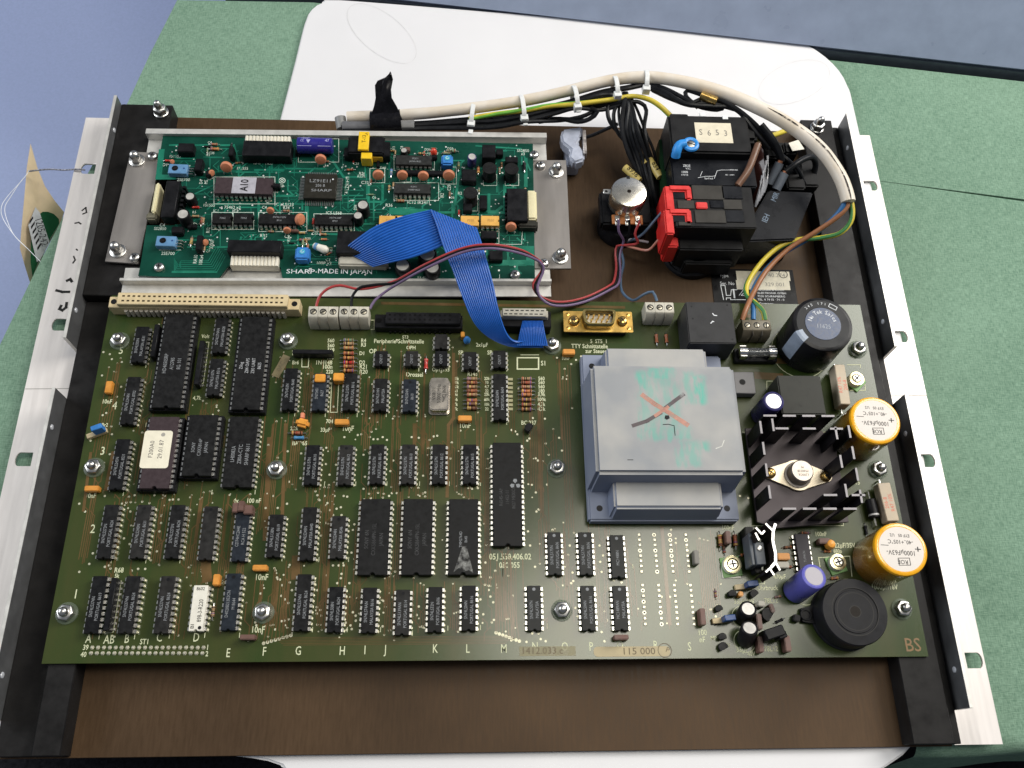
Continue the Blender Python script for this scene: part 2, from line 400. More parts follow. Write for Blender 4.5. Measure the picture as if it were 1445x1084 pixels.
BC = [mat('band_red', (0.28, 0.035, 0.02), .5), mat('band_brown', (0.12, 0.045, 0.02), .5), mat('band_yellow', (0.48, 0.34, 0.08), .5), mat('band_orange', (0.42, 0.15, 0.04), .5), mat('band_violet', (0.14, 0.06, 0.2), .5), mat('band_black', (0.01, 0.01, 0.01), .5)]
def resistor(parent, loc, rz=0.0, kind='tan', sc_=1.0, bands=True, name='resistor', label=None):
    r = put(name, RESB, RB[kind], parent, (loc[0], loc[1], loc[2] + 1.3 * sc_), rz, label=label); r.scale = (sc_,) * 3
    put('leads', RESL, TIN, r, (0, 0, 0), local=True)
    if bands:
        for b in BANDS: put('band', b, random.choice(BC), r, (0, 0, 0), local=True)
    return r
def boxcap(parent, loc, w, d, h, material, rz=0.0, name='capacitor', bev=0.35, label=None, z0=0.3):
    return put(name, MB().cbox(0, 0, w, d, z0, h).mesh(name, bev, 2), material, parent, loc, rz, label=label)
DISC = MB().lathe(0, 0, [(1.2, -1.2), (2.2, -0.95), (2.55, -0.4), (2.55, 0.4), (2.2, 0.95), (1.2, 1.2)], 20); DISC.orient(Matrix.Rotation(math.pi / 2, 4, 'X')); DISC = DISC.mesh('disc')
DLEG = MB().tube([(-1.5, 0, -1.5), (-1.7, 0, -4.5)], .25, 6).tube([(1.5, 0, -1.5), (1.7, 0, -4.5)], .25, 6).mesh('leads')
def disccap(parent, loc, rz=0.0, sc_=1.0, material=None, name='disc_capacitor', tilt=-0.35):
    d = put(name, DISC, material or SALMON, parent, (loc[0], loc[1], loc[2] + 3.6 * sc_), rz); d.scale = (sc_,) * 3; d.rotation_euler = (tilt, 0, rz)
    put('leads', DLEG, TIN, d, (0, 0, 0), local=True)
    return d
def ecap(parent, loc, r, h, sleeve, top, name='electrolytic_capacitor', label=None, n=32):
    c = put(name, MB().lathe(0, 0, [(r * .9, 0.1), (r, 0.8), (r, h - .7), (r * .95, h - .15), (r * .8, h)], n).mesh(name), sleeve, parent, loc, label=label)
    put('cap_top', MB().lathe(0, 0, [(r * .78, h - .3), (r * .78, h + .05)], n).mesh('cap_top'), top, c, (0, 0, 0), local=True)
    return c
def trimmer(parent, loc, r=3.6, material=None, rz=0.0):
    t = put('trimmer', MB().lathe(0, 0, [(r, 0.3), (r, 3.2), (r * .85, 3.7)], 24).mesh('trimmer', 0), WHITEPL, parent, loc, rz)
    put('green_base', MB().cbox(0, -.6, r * 2.15, r * 2.2, .05, .9).mesh('green_base', .2), mat('trimmer_green', (0.16, 0.33, 0.10), .45), t, (0, 0, 0), local=True)
    put('wiper_ring', MB().lathe(0, 0, [(r * .98, 3.0), (r * .98, 3.9), (r * .7, 4.1)], 24).mesh('wiper_ring'), material or mat('wiper_brass', (0.66, 0.60, 0.38), .25, 1), t, (0, 0, 0), local=True)
    put('rotor', MB().lathe(0, 0, [(r * .45, 3.8), (r * .42, 4.5)], 16).mesh('rotor'), TIN, t, (0, 0, 0), local=True)
    put('slot', flatmesh(MB().flat([(-r * .4, -.35), (r * .4, -.35), (r * .4, .35), (-r * .4, .35)], 4.55).flat([(-.35, -r * .4), (.35, -r * .4), (.35, r * .4), (-.35, r * .4)], 4.56), 'slot'), INKB, t, (0, 0, 0), local=True)
    put('arc', flatmesh(MB().ring(0, 0, 4.15, r * .5, r * .66, 20), 'arc'), INKB, t, (0, 0, 0), local=True)
    return t
# ------------------------------------------------------------------ setting
LINEN = cloth_mat()
CARPET = mat('blue_carpet', (0.33, 0.39, 0.60), 0.95, var=0.04, scale=500, bump=0.1, spec=0.1)
fl = put('floor', MB().add([(-4000, -3000, -200), (5000, -3000, -200), (5000, 4000, -200), (-4000, 4000, -200)], [(0, 1, 2, 3)]).mesh('floor'), CARPET)
fl['kind'] = 'structure'
wd = Vector((544 - 82, 363 - 414, 0)).normalized(); wn = Vector((wd.y, -wd.x, 0))      # wn points to the viewer
wa = Vector((82, 414, 0)) - wd * 60; wb = Vector((544, 363, 0)) + wd * 900
def wallbox(d0, d1, z0, z1):
    q = [wa + wn * d1, wb + wn * d1, wb + wn * d0, wa + wn * d0]
    return MB().prism([(p.x, p.y) for p in q], z0, z1)
mbw = MB(); q = [wa, wb]; back = -wn * 420 + Vector((0, 0, 520)); th = wn.cross(wd).normalized()
V = [wa + Vector((0, 0, -17.5)), wb + Vector((0, 0, -17.5)), wb + back, wa + back]; nb = Vector((0, 0, 0)) - wn * 26 - Vector((0, 0, 16))
mbw.add(V + [v + nb for v in V], [(0, 1, 2, 3), (7, 6, 5, 4), (0, 4, 5, 1), (1, 5, 6, 2), (2, 6, 7, 3), (3, 7, 4, 0)])
w_ = put('wall_panel', mbw.mesh('wall_panel', 4, 3), mat('blue_grey_panel', (0.29, 0.345, 0.47), 0.36, var=0.06, scale=60, spec=0.4, bump=0.02)); w_['kind'] = 'structure'
s_ = put('skirting', wallbox(-34, -3, -60, -17.5).mesh('skirting'), mat('dark_rubber', (0.105, 0.12, 0.15), .6)); s_['kind'] = 'structure'

table = root('folding_table', (200, 150, -60), 'folding table covered in pale green linen with a narrow open joint', 'table')
LE = [(-103.0, -36.6), (-61.7, 164.0), (-52.8, 207.2), (-44.4, 243.3), (-21.5, 326.5), (-13.9, 365.7), (-3.6, 410.6)]   # left edge of the table
def crack(x): return 280 - (x - 433) * (12.0 / 88.0)
panel = LE[::-1] + [(200, -36.8), (430, -34.0), (900, -22), (900, crack(900) - 2.6), (521, crack(521) - 1.0), (434, crack(434) - .1), (430, crack(430)), (434, crack(434) + .1), (521, crack(521) + 0.5), (900, crack(900) + 1.2), (900, 322), (82, 412)]
c = Vector((300, 200, -20.4))
put('table_panel', MB().prism([(p[0] - c.x, p[1] - c.y) for p in panel], -34, 0).mesh('table_panel', 0.35, 2), LINEN, table, c)
dr = MB(); P = []
for i in range(9):
    a = math.pi / 2 * i / 8; P.append((-8 * math.sin(a), -8 * (1 - math.cos(a))))
P += [(-9.5, -20), (-12, -40)]
for X in range(0, 41):
    x = 392 + X * 12.5; y0 = -36.8 if x < 200 else -36.8 + (x - 200) * (2.8 / 230)
    for k, (dy, dz) in enumerate(P): dr.v.append((x - 300, y0 + .3 + dy * (1 + .12 * math.sin(X * .9) * k / 10) - 200, dz))
n_ = len(P)
for X in range(40):
    for k in range(n_ - 1): q = X * n_ + k; dr.f.append((q, q + 1, q + n_ + 1, q + n_))
put('cloth_drop', dr.mesh('cloth_drop', ang=80), LINEN, table, c + Vector((0, 0, -.02)))
put('table_edge', MB().prism([(-94, -31), (880, -16), (880, 330), (90, 404), (6, 402)], -75, -56).mesh('table_edge', 2), mat('table_rim', (0.03, 0.10, 0.09), .8), table, (0, 0, 0))

shw = [(71, 313), (76, 357), (79.5, 390), (83, 402), (90, 408.5), (101, 410.8)] + [(210, 403.5), (339, 394.6), (378, 392), (392, 389), (403, 383.5), (413, 374), (420, 363), (423.5, 350), (424.5, 329), (424.5, 200), (418, 20), (405, -14), (388, -37), (372, -47), (345, -62), (130, -62), (104, -42), (70, -35), (48, -20), (42, 20)]
shc = spline([(x, y, 0) for x, y in shw] + [(71, 313, 0)], 6)[:-1]
ws = put('white_board', MB().prism([(p.x - 240, p.y - 180) for p in shc], -4.2, 0).mesh('white_board', 1.2, 3), mat('white_laminate', (0.70, 0.695, 0.71), 0.42, var=0.012, scale=20, bump=0.01), None, (240, 180, -16.1))
tag(ws, 'large white board with rounded corners under the opened electronics unit', 'board')
for (cx, cy, a, b, rot) in ((128, 383, 30, 14, -0.85), (389, 352, 27, 14, 0.55)):
    mbs = MB(); P = []
    for i in range(41):
        t = 2 * math.pi * i / 40; u, v = a * math.cos(t), b * math.sin(t)
        P.append((u * math.cos(rot) - v * math.sin(rot), u * math.sin(rot) + v * math.cos(rot)))
    mbs.line(P, 0.28, 0)
    put('embossed_oval', flatmesh(mbs, 'embossed_oval'), mat('emboss_grey', (0.62, 0.61, 0.62), .5), ws, (cx, cy, -16.03))
st = put('seat_cushion', MB().box(-700, 800, -520, 10, -190, -110).mesh('seat_cushion', 18, 4), mat('charcoal_fabric', (0.018, 0.018, 0.024), .95, var=.4, scale=500, bump=.4))
tag(st, 'charcoal fabric seat in the dark below the table front', 'seat')

# ------------------------------------------------------------------ chassis: brown base plate, black bars, metal ears
PHENOL = mat('brown_phenolic', (0.060, 0.035, 0.0175), 0.5, scale=800, stretch=(1.0, 0.13, 1), col2=(0.083, 0.049, 0.0255), spec=0.16, bump=0.06, rvar=0.08, detail=6, lo=.3, hi=.7)
nt = PHENOL.node_tree; b_ = nt.nodes['Principled BSDF']
cross = nt.nodes.new('ShaderNodeTexNoise'); cross.inputs['Scale'].default_value = 14; tcx = nt.nodes.new('ShaderNodeTexCoord'); nt.links.new(tcx.outputs['Object'], cross.inputs['Vector'])
mx2 = nt.nodes.new('ShaderNodeMix'); mx2.data_type = 'RGBA'; mx2.blend_type = 'MULTIPLY'
lk = b_.inputs['Base Color'].links[0].from_socket
crr = nt.nodes.new('ShaderNodeMapRange'); crr.inputs['From Min'].default_value = .3; crr.inputs['From Max'].default_value = .7; crr.inputs['To Min'].default_value = .72; crr.inputs['To Max'].default_value = 1.15
nt.links.new(cross.outputs['Fac'], crr.inputs['Value']); mx2.inputs['Factor'].default_value = 1.0
nt.links.new(lk, mx2.inputs['A']); nt.links.new(crr.outputs[0], mx2.inputs['B']); nt.links.new(mx2.outputs['Result'], b_.inputs['Base Color'])
BAR = mat('black_bar', (0.020, 0.019, 0.019), 0.40, var=0.2, scale=120, bump=0.03)

ch = root('electronics_chassis', (195, 136, -16), 'brown base plate with black side bars and pale metal rack ears', 'chassis')
put('base_plate', MB().cbox(0, 0, 421, 348, -1.5, 1.5).mesh('base_plate', 0.2), PHENOL, ch, (194.5, 136.2, -14.5), label='brown streaked laminate base plate')
# far left block, near left bar with a step, right bar
put('side_bar', MB().box(-15.9, 13, -63, 63, -11.4, 0).mesh('side_bar', 0.5), BAR, ch, (0, 246.5, -1.65))
put('side_bar', MB().box(-6, 6, -110.2, 110.2, -11.4, 0).mesh('side_bar', 0.4), BAR, ch, (8.0, 73, -1.66))
put('side_bar', MB().box(-12, 6, -110.2, 110.2, -5.4, 0).mesh('side_bar', 0.4), BAR, ch, (-4.0, 73, -7.6))
put('side_bar', MB().box(-9.4, 9.4, -173.4, 173.4, -11.4, 0).mesh('side_bar', 0.4), BAR, ch, (391, 136.2, -1.65))
put('side_bar', MB().box(-3, 3, -173.2, 173.2, -5.4, 0).mesh('side_bar', 0.3), BAR, ch, (403.5, 136.2, -7.6))
for px, py in ((228, 160), (1152, 182)):
    bolt(ch, at(px, py, -1.6), True, 3.0)

def slot_hole(cx, cy, w, h, side):
    """D-shaped slot: straight towards the unit, round towards the outer edge"""
    r = h / 2; P = [(cx - side * w / 2, cy - r), (cx + side * (w / 2 - r * .6), cy - r)]
    P += [(cx + side * (w / 2 - r * .6) + side * r * .6 * math.cos(math.radians(a)), cy + r * math.sin(math.radians(a))) for a in range(-75, 76, 25)]
    P += [(cx + side * (w / 2 - r * .6), cy + r), (cx - side * w / 2, cy + r)]
    return P
for side, xin, xout, slots, rivets in ((-1, -16.0, -40.6, ((124, 238), (84, 458), (33, 648), (-20, 905)), ((161, 184), (107, 438), (73, 603), (3, 953))),
                                       (1, 406.6, 429.2, ((1229, 262), (1271, 475), (1309, 650), (1375, 932)), ((1196, 209), (1246, 454), (1278, 612), (1347, 945)))):
    holes = []; xm = (xin + xout) / 2; cy0 = 136.0
    for px, py in slots:
        p = at(px, py, -14); holes.append([(x - xm, y - cy0) for x, y in slot_hole(p.x, p.y, 8.2, 7.2, side)])
    w2 = abs(xout - xin) / 2
    lo_x, hi_x = -w2, w2
    inner = hi_x if side < 0 else lo_x
    outer = -inner
    ol = [(lo_x, -173.2), (hi_x, -173.2), (hi_x, 173.2), (lo_x, 173.2)]
    ear = put('mounting_ear', sheet('mounting_ear', ol, holes, -1.5, 0), EARM, ch, (xm, cy0, -14.02), label='pale bare metal rack ear with D-shaped slots, %s' % ('paper tag wired to it' if side < 0 else 'brightly lit'))
    for y0, y1 in ((155.5, 309.2), (-22.5, 128.3)):
        xa, xb = sorted((xin, xin - side * 0.0 + side * 1.5))
        f_ = MB().box(xa - xin, xb - xin, y0 - (y0 + y1) / 2, (y1 - y0) / 2, 0, 19.3).mesh('flange', 0.15)
        put('flange', f_, FLANGE, ear, (xin, (y0 + y1) / 2, -14.0), label='dark upright flange of the ear')
        put('flange_edge', MB().box(xa - xin, xb - xin, y0 - (y0 + y1) / 2, (y1 - y0) / 2, 0, 0.25).mesh('flange_edge'), ALU, ear, (xin, (y0 + y1) / 2, 5.32))
        put('flange_end', MB().box(xa - xin, xb - xin, -.2, 0, 0, 19.3).mesh('flange_end'), ALU, ear, (xin, y0 - .02, -14.0))
        put('flange_back', MB().box(0, 0.25, y0 - (y0 + y1) / 2, (y1 - y0) / 2, 0, 19.2).mesh('flange_back'), ALU, ear, (xb + .02 if side > 0 else xa - .27, (y0 + y1) / 2, -13.95))
    for px, py in rivets:
        p = at_x(px, py, xin)
        rv = MB().lathe(0, 0, [(1.45, 0), (1.3, .35), (.6, .6)], 12); rv.orient(Matrix.Rotation(-side * math.pi / 2, 4, 'Y'))
        put('rivet', rv.mesh('rivet'), mat('rivet_bright', (0.62, 0.64, 0.68), .3, .2), ear, (xin - side * .02, p.y, p.z))
# marker scribbles on the ear with the tag
earL = [o for o in ch.children if o.name.startswith('mounting_ear')][0]
mk = MB()
for P in ([(86, 432), (84, 436), (88, 438), (93, 434), (94, 428)], [(80, 410), (88, 412), (97, 412)], [(95, 396), (99, 394), (101, 397)], [(104, 362), (106, 367), (103, 371)], [(108, 352), (109, 353)], [(106, 315), (111, 314), (114, 316)], [(116, 297), (121, 293), (122, 300), (117, 302)]):
    q = [at(x, y, -13.95) for x, y in P]; mk.line([(v.x + 28, v.y - 200) for v in q], 1.5 if P[0][1] > 390 else 0.8, 0)
put('marker_strokes', flatmesh(mk, 'marker_strokes'), stain_mat('marker_ink', (0.03, 0.03, 0.03), 500, .2, .38, .95), earL, (-28, 200, -13.95))
# joint line of the two ear lengths
for side in (0, 1):
    e_ = [o for o in ch.children if o.name.startswith('mounting_ear')][side]
    p = at(40, 549, -14) if side == 0 else at(1290, 559, -14)
    xs = (-40.2, -17.8) if side == 0 else (408.4, 429)
    put('joint_line', flatmesh(MB().line([(xs[0], 0), (xs[1], 0.4)], 0.3, 0), 'joint_line'), mat('joint_dark', (0.25, 0.24, 0.22), .6), e_, (0, p.y, -13.95))

# name plate on the base plate
pp = [at(1000, 380, -13), at(1124, 380, -13), at(1128, 436, -13)]
np_c = at(1064, 408, -13.0)
npl = put('name_plate', MB().cbox(0, 0, 47, 25, 0, .5).mesh('name_plate', .1), mat('plate_black', (0.012, 0.012, 0.013), .35), ch, (np_c.x, np_c.y, -12.98), label='black name plate with cream fields and company address')
def nt_(s, px, py, h, ma=INKW, sx=.85, al='LEFT', name='marking'):
    p = at(px, py, -12.4); return text(s, h, ma, npl, (p.x, p.y, -12.42), 0, sx, al, name)
for y, s in ((389, '40.274'), (402, '329.001')):
    a = at(1040, y + 6.5, -12.45); b = at(1112, y - 5.5, -12.45)
    put('number_field', MB().box(a.x - np_c.x, b.x - np_c.x + .6, a.y - np_c.y, b.y - np_c.y, 0, .06).mesh('number_field'), mat('field_cream', (0.62, 0.58, 0.46), .6), npl, (np_c.x, np_c.y, -12.46))
    p = at(1108, y, -12.38); text(s, 2.5, mat('typed_grey', (0.20, 0.19, 0.17), .7), npl, (p.x, p.y, -12.37), 0, 1.05, 'RIGHT')
nt_('Type', 1015, 389, 2.2); nt_('Ser. No', 1016, 400, 2.2)
for i, s in enumerate(('HECKLER & KOCH', 'ELEKTRONIK GMBH', '7230 SCHRAMBERG', 'TEL. 0 74 02 · 74 - 0')): nt_(s, 1069, 409 + i * 4.6, 1.25, sx=1.05)
nt_('Germany', 1071, 428.5, 1.4, sx=1.1)
lg = MB(); L_ = lambda pts, w: lg.line([((at(x, y, -12.4).x - np_c.x), (at(x, y, -12.4).y - np_c.y)) for x, y in pts], w, 0)
L_([(1018, 403), (1023, 403), (1025, 417), (1031, 417), (1032, 409), (1040, 409)], .4); L_([(1017, 403), (1021, 423)], .4); L_([(1025, 423), (1025, 420.5), (1031, 420.5), (1031, 423), (1052, 423)], .4); L_([(1035, 409), (1036.5, 420)], .9)
L_([(1043, 417), (1049, 409)], .3); L_([(1046, 417), (1051, 412), (1051, 417), (1046, 417)], .3)
put('logo', flatmesh(lg, 'logo'), INKW, npl, (np_c.x, np_c.y, -12.42))
p = at(1105, 387, -12.3); put('stamp', flatmesh(MB().ring(0, 0, 0, 2.2, 2.6, 20), 'stamp'), INKB, npl, (p.x, p.y, -12.34))
# ------------------------------------------------------------------ main circuit board
W, H = 395.2, 182.7
PCB = mat('pcb_green', (0.030, 0.053, 0.0115), 0.30, scale=40, stretch=(1, .25, 1), col2=(0.058, 0.060, 0.016), coat=0.80, coat_rough=0.20, detail=7, rvar=0.06, spec=0.12, lo=.36, hi=.72)
mbd = root('main_circuit_board', (W / 2, H / 2, -1.6), 'large green circuit board full of chips with grey transformer and gold capacitors', 'circuit board')
put('board', sheet('board', [(0, 0), (W, 0), (W, H), (0, H)], [], -1.6, 0), PCB, mbd, (0, 0, 0), label='olive green printed circuit board')
B = lambda px, py, z=0.0: at(px, py, z)
for px, py in ((168, 480), (132, 659), (93, 865), (406, 480), (390, 662), (371, 864), (779, 487), (786, 660), (793, 861), (1211, 492), (1240, 662), (1274, 859)):
    bolt(mbd, B(px, py, 1.5) - Vector((0, 0, 1.5)))

# copper traces under the mask: vertical bundles, some with a jog
tr = MB(); vi = MB()
blocked = []
def bundle(x0, x1, y0, y1, n, w=0.42, jog=0):
    for i in range(n):
        x = x0 + (x1 - x0) * (i + .5) / n + random.uniform(-.15, .15); ya = y0 + random.uniform(0, 6); yb = y1 - random.uniform(0, 8)
        if jog and random.random() < .6:
            yj = random.uniform(ya + 3, max(ya + 4, yb - 6)); dx = random.choice((-1, 1)) * random.uniform(1.2, 3.0)
            P = [(x, ya), (x, yj), (x + dx, yj + abs(dx)), (x + dx, yb)]
        else: P = [(x, ya), (x, yb)]
        tr.line(P, w, 0.03)
        for q in (P[0], P[-1]):
            if random.random() < .35: vi.disc(q[0], q[1], 0.05, random.choice((.4, .45, .55)), 8)
def pbundle(px0, px1, py0, py1, n, w=0.42, jog=1):
    a = B(px0, py1); b = B(px1, py1); c = B(px0, py0)
    bundle(a.x, b.x, a.y, c.y, n, w, jog)
for args in ((108, 122, 640, 800, 5), (128, 150, 505, 650, 6), (140, 160, 700, 800, 5), (165, 185, 690, 720, 5), (186, 200, 590, 690, 4), (255, 268, 590, 690, 4), (210, 225, 690, 800, 5), (258, 275, 690, 815, 6), (305, 322, 690, 820, 6), (360, 385, 580, 760, 10), (372, 388, 800, 900, 7), (392, 403, 790, 895, 5), (398, 418, 585, 700, 7), (420, 436, 570, 640, 5), (455, 470, 570, 640, 5), (455, 470, 680, 740, 5),
             (508, 522, 575, 640, 5), (550, 566, 570, 700, 6), (498, 505, 690, 800, 3), (556, 566, 690, 820, 4), (592, 606, 570, 640, 5), (636, 650, 580, 690, 4), (672, 684, 575, 690, 3), (444, 460, 700, 890, 7), (486, 500, 780, 890, 6), (540, 556, 810, 900, 5), (585, 600, 810, 900, 5), (634, 648, 820, 900, 5), (680, 694, 640, 830, 5), (698, 730, 785, 890, 12, .34, 0), (745, 765, 560, 700, 8), (760, 778, 560, 800, 5), (798, 812, 520, 760, 4),
             (800, 812, 760, 880, 3), (845, 858, 740, 890, 5), (890, 902, 745, 870, 3), (993, 1020, 745, 880, 10, .4, 0), (700, 720, 440, 470, 3), (520, 534, 475, 600, 5), (560, 574, 480, 600, 4), (600, 606, 520, 640, 3), (220, 232, 440, 470, 3), (262, 278, 560, 680, 5), (395, 402, 500, 560, 3), (425, 440, 520, 600, 5), (465, 480, 525, 610, 5), (512, 526, 525, 610, 4), (180, 192, 790, 830, 4), (280, 296, 795, 815, 8, .5, 0), (352, 362, 810, 890, 5), (405, 420, 790, 810, 8, .5, 0), (515, 545, 680, 704, 9, .4, 0), (575, 605, 680, 704, 9, .4, 0), (640, 668, 680, 702, 9, .4, 0)):
    pbundle(*args)
for k in range(150):
    px, py = random.uniform(120, 800), random.uniform(480, 880); ln_ = random.uniform(25, 110); nn_ = random.choice((1, 1, 2, 3, 4))
    if px < 190 - (py - 480) * .2: continue
    pbundle(px, px + 3.6 * nn_, py, min(905, py + ln_), nn_, random.choice((.3, .34, .4)), 1)
for k in range(40): pbundle(*(lambda x, y: (x, x + 7, y, min(890, y + random.uniform(20, 90)), 2, .32, 1))(random.uniform(740, 1010), random.uniform(500, 860)))
# long diagonal-ended data lines to the row of pads left of M, horizontal runs along the lower edge
for k in range(8):
    a = B(372 + k * 5.5, 908 - k * 1.6); b = B(388 + k * 3, 820); tr.line([(a.x, a.y), (a.x, a.y + 2), (b.x, b.y - 8), (b.x, b.y)], .34, .03); vi.disc(a.x, a.y, .05, .8, 8)
for k in range(8):
    a = B(700 + k * 4.7, 893 + k * 1.7); b = B(700 + k * 3.6, 850); tr.line([(a.x, a.y), (b.x, b.y), (b.x, b.y + 12)], .34, .03); vi.disc(a.x, a.y, .05, .8, 8)
for k in range(6):
    a = B(385 + k * 3, 900 + k * 2.1); b = B(728 - k * 3, 899); tr.line([(a.x, a.y), (b.x, a.y)], .2, .03)
# broad copper strips
for P, w in (([(290, 790), (292, 815)], 4.5), ([(418, 790), (417, 812)], 4.0), ([(934, 745), (945, 880)], 1.7), ([(640, 500), (640, 590), (633, 600), (631, 700)], 1.6), ([(789, 508), (793, 620)], 1.0), ([(679, 590), (679, 680)], 1.0), ([(585, 600), (585, 640)], 1.8), ([(1060, 508), (1160, 512)], 3.0), ([(1070, 530), (1100, 532)], 4.0), ([(1048, 446), (1064, 446)], 2.0), ([(160, 640), (150, 690)], 2.0), ([(128, 640), (118, 720)], 1.4), ([(540, 428), (880, 434)], 1.6), ([(600, 500), (596, 640)], .9), ([(403, 600), (398, 740)], 1.6), ([(380, 620), (374, 760)], 2.2)):
    q = [B(*p) for p in P]; tr.line([(v.x, v.y) for v in q], w, .035)
o = put('copper_traces', flatmesh(tr, 'copper_traces'), SOLDERMASK_TRACE, mbd, (0, 0, 0)); o['kind'] = 'stuff'
# vias and pads seen in the photograph
for px, py in ((146, 497), (155, 500), (158, 507), (172, 511), (144, 530), (164, 525), (171, 546), (165, 560), (150, 583), (145, 586), (157, 602), (158, 613), (128, 622), (155, 641), (120, 702), (148, 700), (190, 699), (112, 711), (218, 699), (230, 699), (244, 705), (252, 705), (120, 722), (131, 781), (112, 807), (126, 796), (148, 800), (184, 722), (195, 803), (205, 803), (183, 768), (225, 750), (175, 760),
               (386, 700), (392, 646), (406, 637), (408, 680), (425, 640), (430, 655), (424, 675), (472, 700), (486, 617), (505, 614), (510, 613), (522, 617), (527, 620), (533, 620), (540, 617), (546, 621), (460, 655), (465, 670), (513, 642), (515, 673), (555, 650), (551, 665), (581, 617), (586, 620), (591, 618), (612, 616), (617, 615), (606, 621), (600, 695), (553, 696), (549, 700), (541, 697), (513, 690), (405, 711), (375, 717), (392, 717), (448, 699), (458, 700), (462, 710), (451, 706), (485, 700), (490, 701), (465, 720), (475, 718), (481, 716),
               (470, 727), (482, 727), (460, 738), (498, 748), (500, 740), (496, 780), (470, 798), (478, 798), (485, 798), (482, 810), (481, 816), (476, 823), (493, 823), (391, 815), (395, 818), (398, 826), (409, 822), (412, 833), (397, 841), (402, 846), (407, 851), (407, 874), (445, 825), (448, 833), (447, 857), (452, 861), (447, 866), (453, 869), (498, 864), (502, 869), (502, 876), (541, 848), (540, 884), (596, 884), (591, 856), (588, 868), (554, 843),
               (722, 607), (727, 609), (730, 613), (752, 590), (747, 619), (744, 622), (756, 647), (759, 650), (769, 591), (770, 626), (793, 636), (760, 719), (757, 722), (772, 684), (745, 750), (748, 770), (755, 800), (678, 846), (692, 815), (692, 842), (696, 850), (697, 875), (682, 867), (685, 794), (815, 870), (812, 858), (808, 808), (806, 823), (849, 807), (846, 770), (851, 784), (847, 793), (866, 819), (877, 822), (849, 892), (853, 905), (751, 894), (760, 894), (763, 902), (743, 906), (809, 820), (804, 770), (770, 905), (786, 505), (806, 514), (813, 508), (820, 503), (830, 504), (800, 535), (789, 618), (1036, 682), (1044, 700), (1056, 703), (1082, 726), (1110, 905), (1245, 745), (1003, 860), (1010, 870), (640, 520), (645, 510), (607, 470), (615, 475), (700, 480), (560, 480)):
    p = B(px, py); vi.disc(p.x, p.y, .06, .56, 9)
for k in range(70):     # small through-plated holes round the chips
    p = B(random.uniform(150, 800), random.uniform(500, 905)); vi.disc(p.x, p.y, .06, random.uniform(.3, .45), 7)
o = put('vias', flatmesh(vi, 'vias'), PAD, mbd, (0, 0, 0)); o['kind'] = 'stuff'
hl = MB()
for j in range(8): pass
# empty sockets: four double columns of bare solder joints beside the transformer
sq = MB(); holes = MB()
ys = (120, 155, 190, 227, 263, 298, 333, 370, 463, 498, 535, 574, 612, 648, 688, 727)
for xa, xb in ((200, 243), (303, 355), (410, 463), (517, 575)):
    for y in ys:
        px = 860 + (xa + (xb - xa) * (y - 120) / 607) / 4.817; p = B(px, 730 + y / 4.817)
        if random.random() < .18: sq.ring(p.x, p.y, .06, .45, .9, 10); holes.disc(p.x, p.y, .062, .45, 8)
        else: sq.add([(p.x - .78, p.y - .78, .06), (p.x + .78, p.y - .78, .06), (p.x + .78, p.y + .78, .06), (p.x - .78, p.y + .78, .06), (p.x - .5, p.y - .5, .5), (p.x + .5, p.y - .5, .5), (p.x + .5, p.y + .5, .5), (p.x - .5, p.y + .5, .5)], [(0, 1, 5, 4), (1, 2, 6, 5), (2, 3, 7, 6), (3, 0, 4, 7), (4, 5, 6, 7)])
# the 40-pole row ST1
for r_ in range(2):
    for i in range(20):
        p = B(130.2 + (287.3 - 130.2) * i / 19 - r_ * 1.8, 914 + r_ * 8); sq.lathe(p.x, p.y, [(.95, .05), (.75, .25), (.35, .8)], 6)
put('solder_joints', sq.mesh('solder_joints'), mat('solder', (0.66, 0.63, 0.50), .36, .5, var=.15, scale=900), mbd, (0, 0, 0))['kind'] = 'stuff'
put('open_holes', flatmesh(holes, 'open_holes'), INKB, mbd, (0, 0, 0))['kind'] = 'stuff'

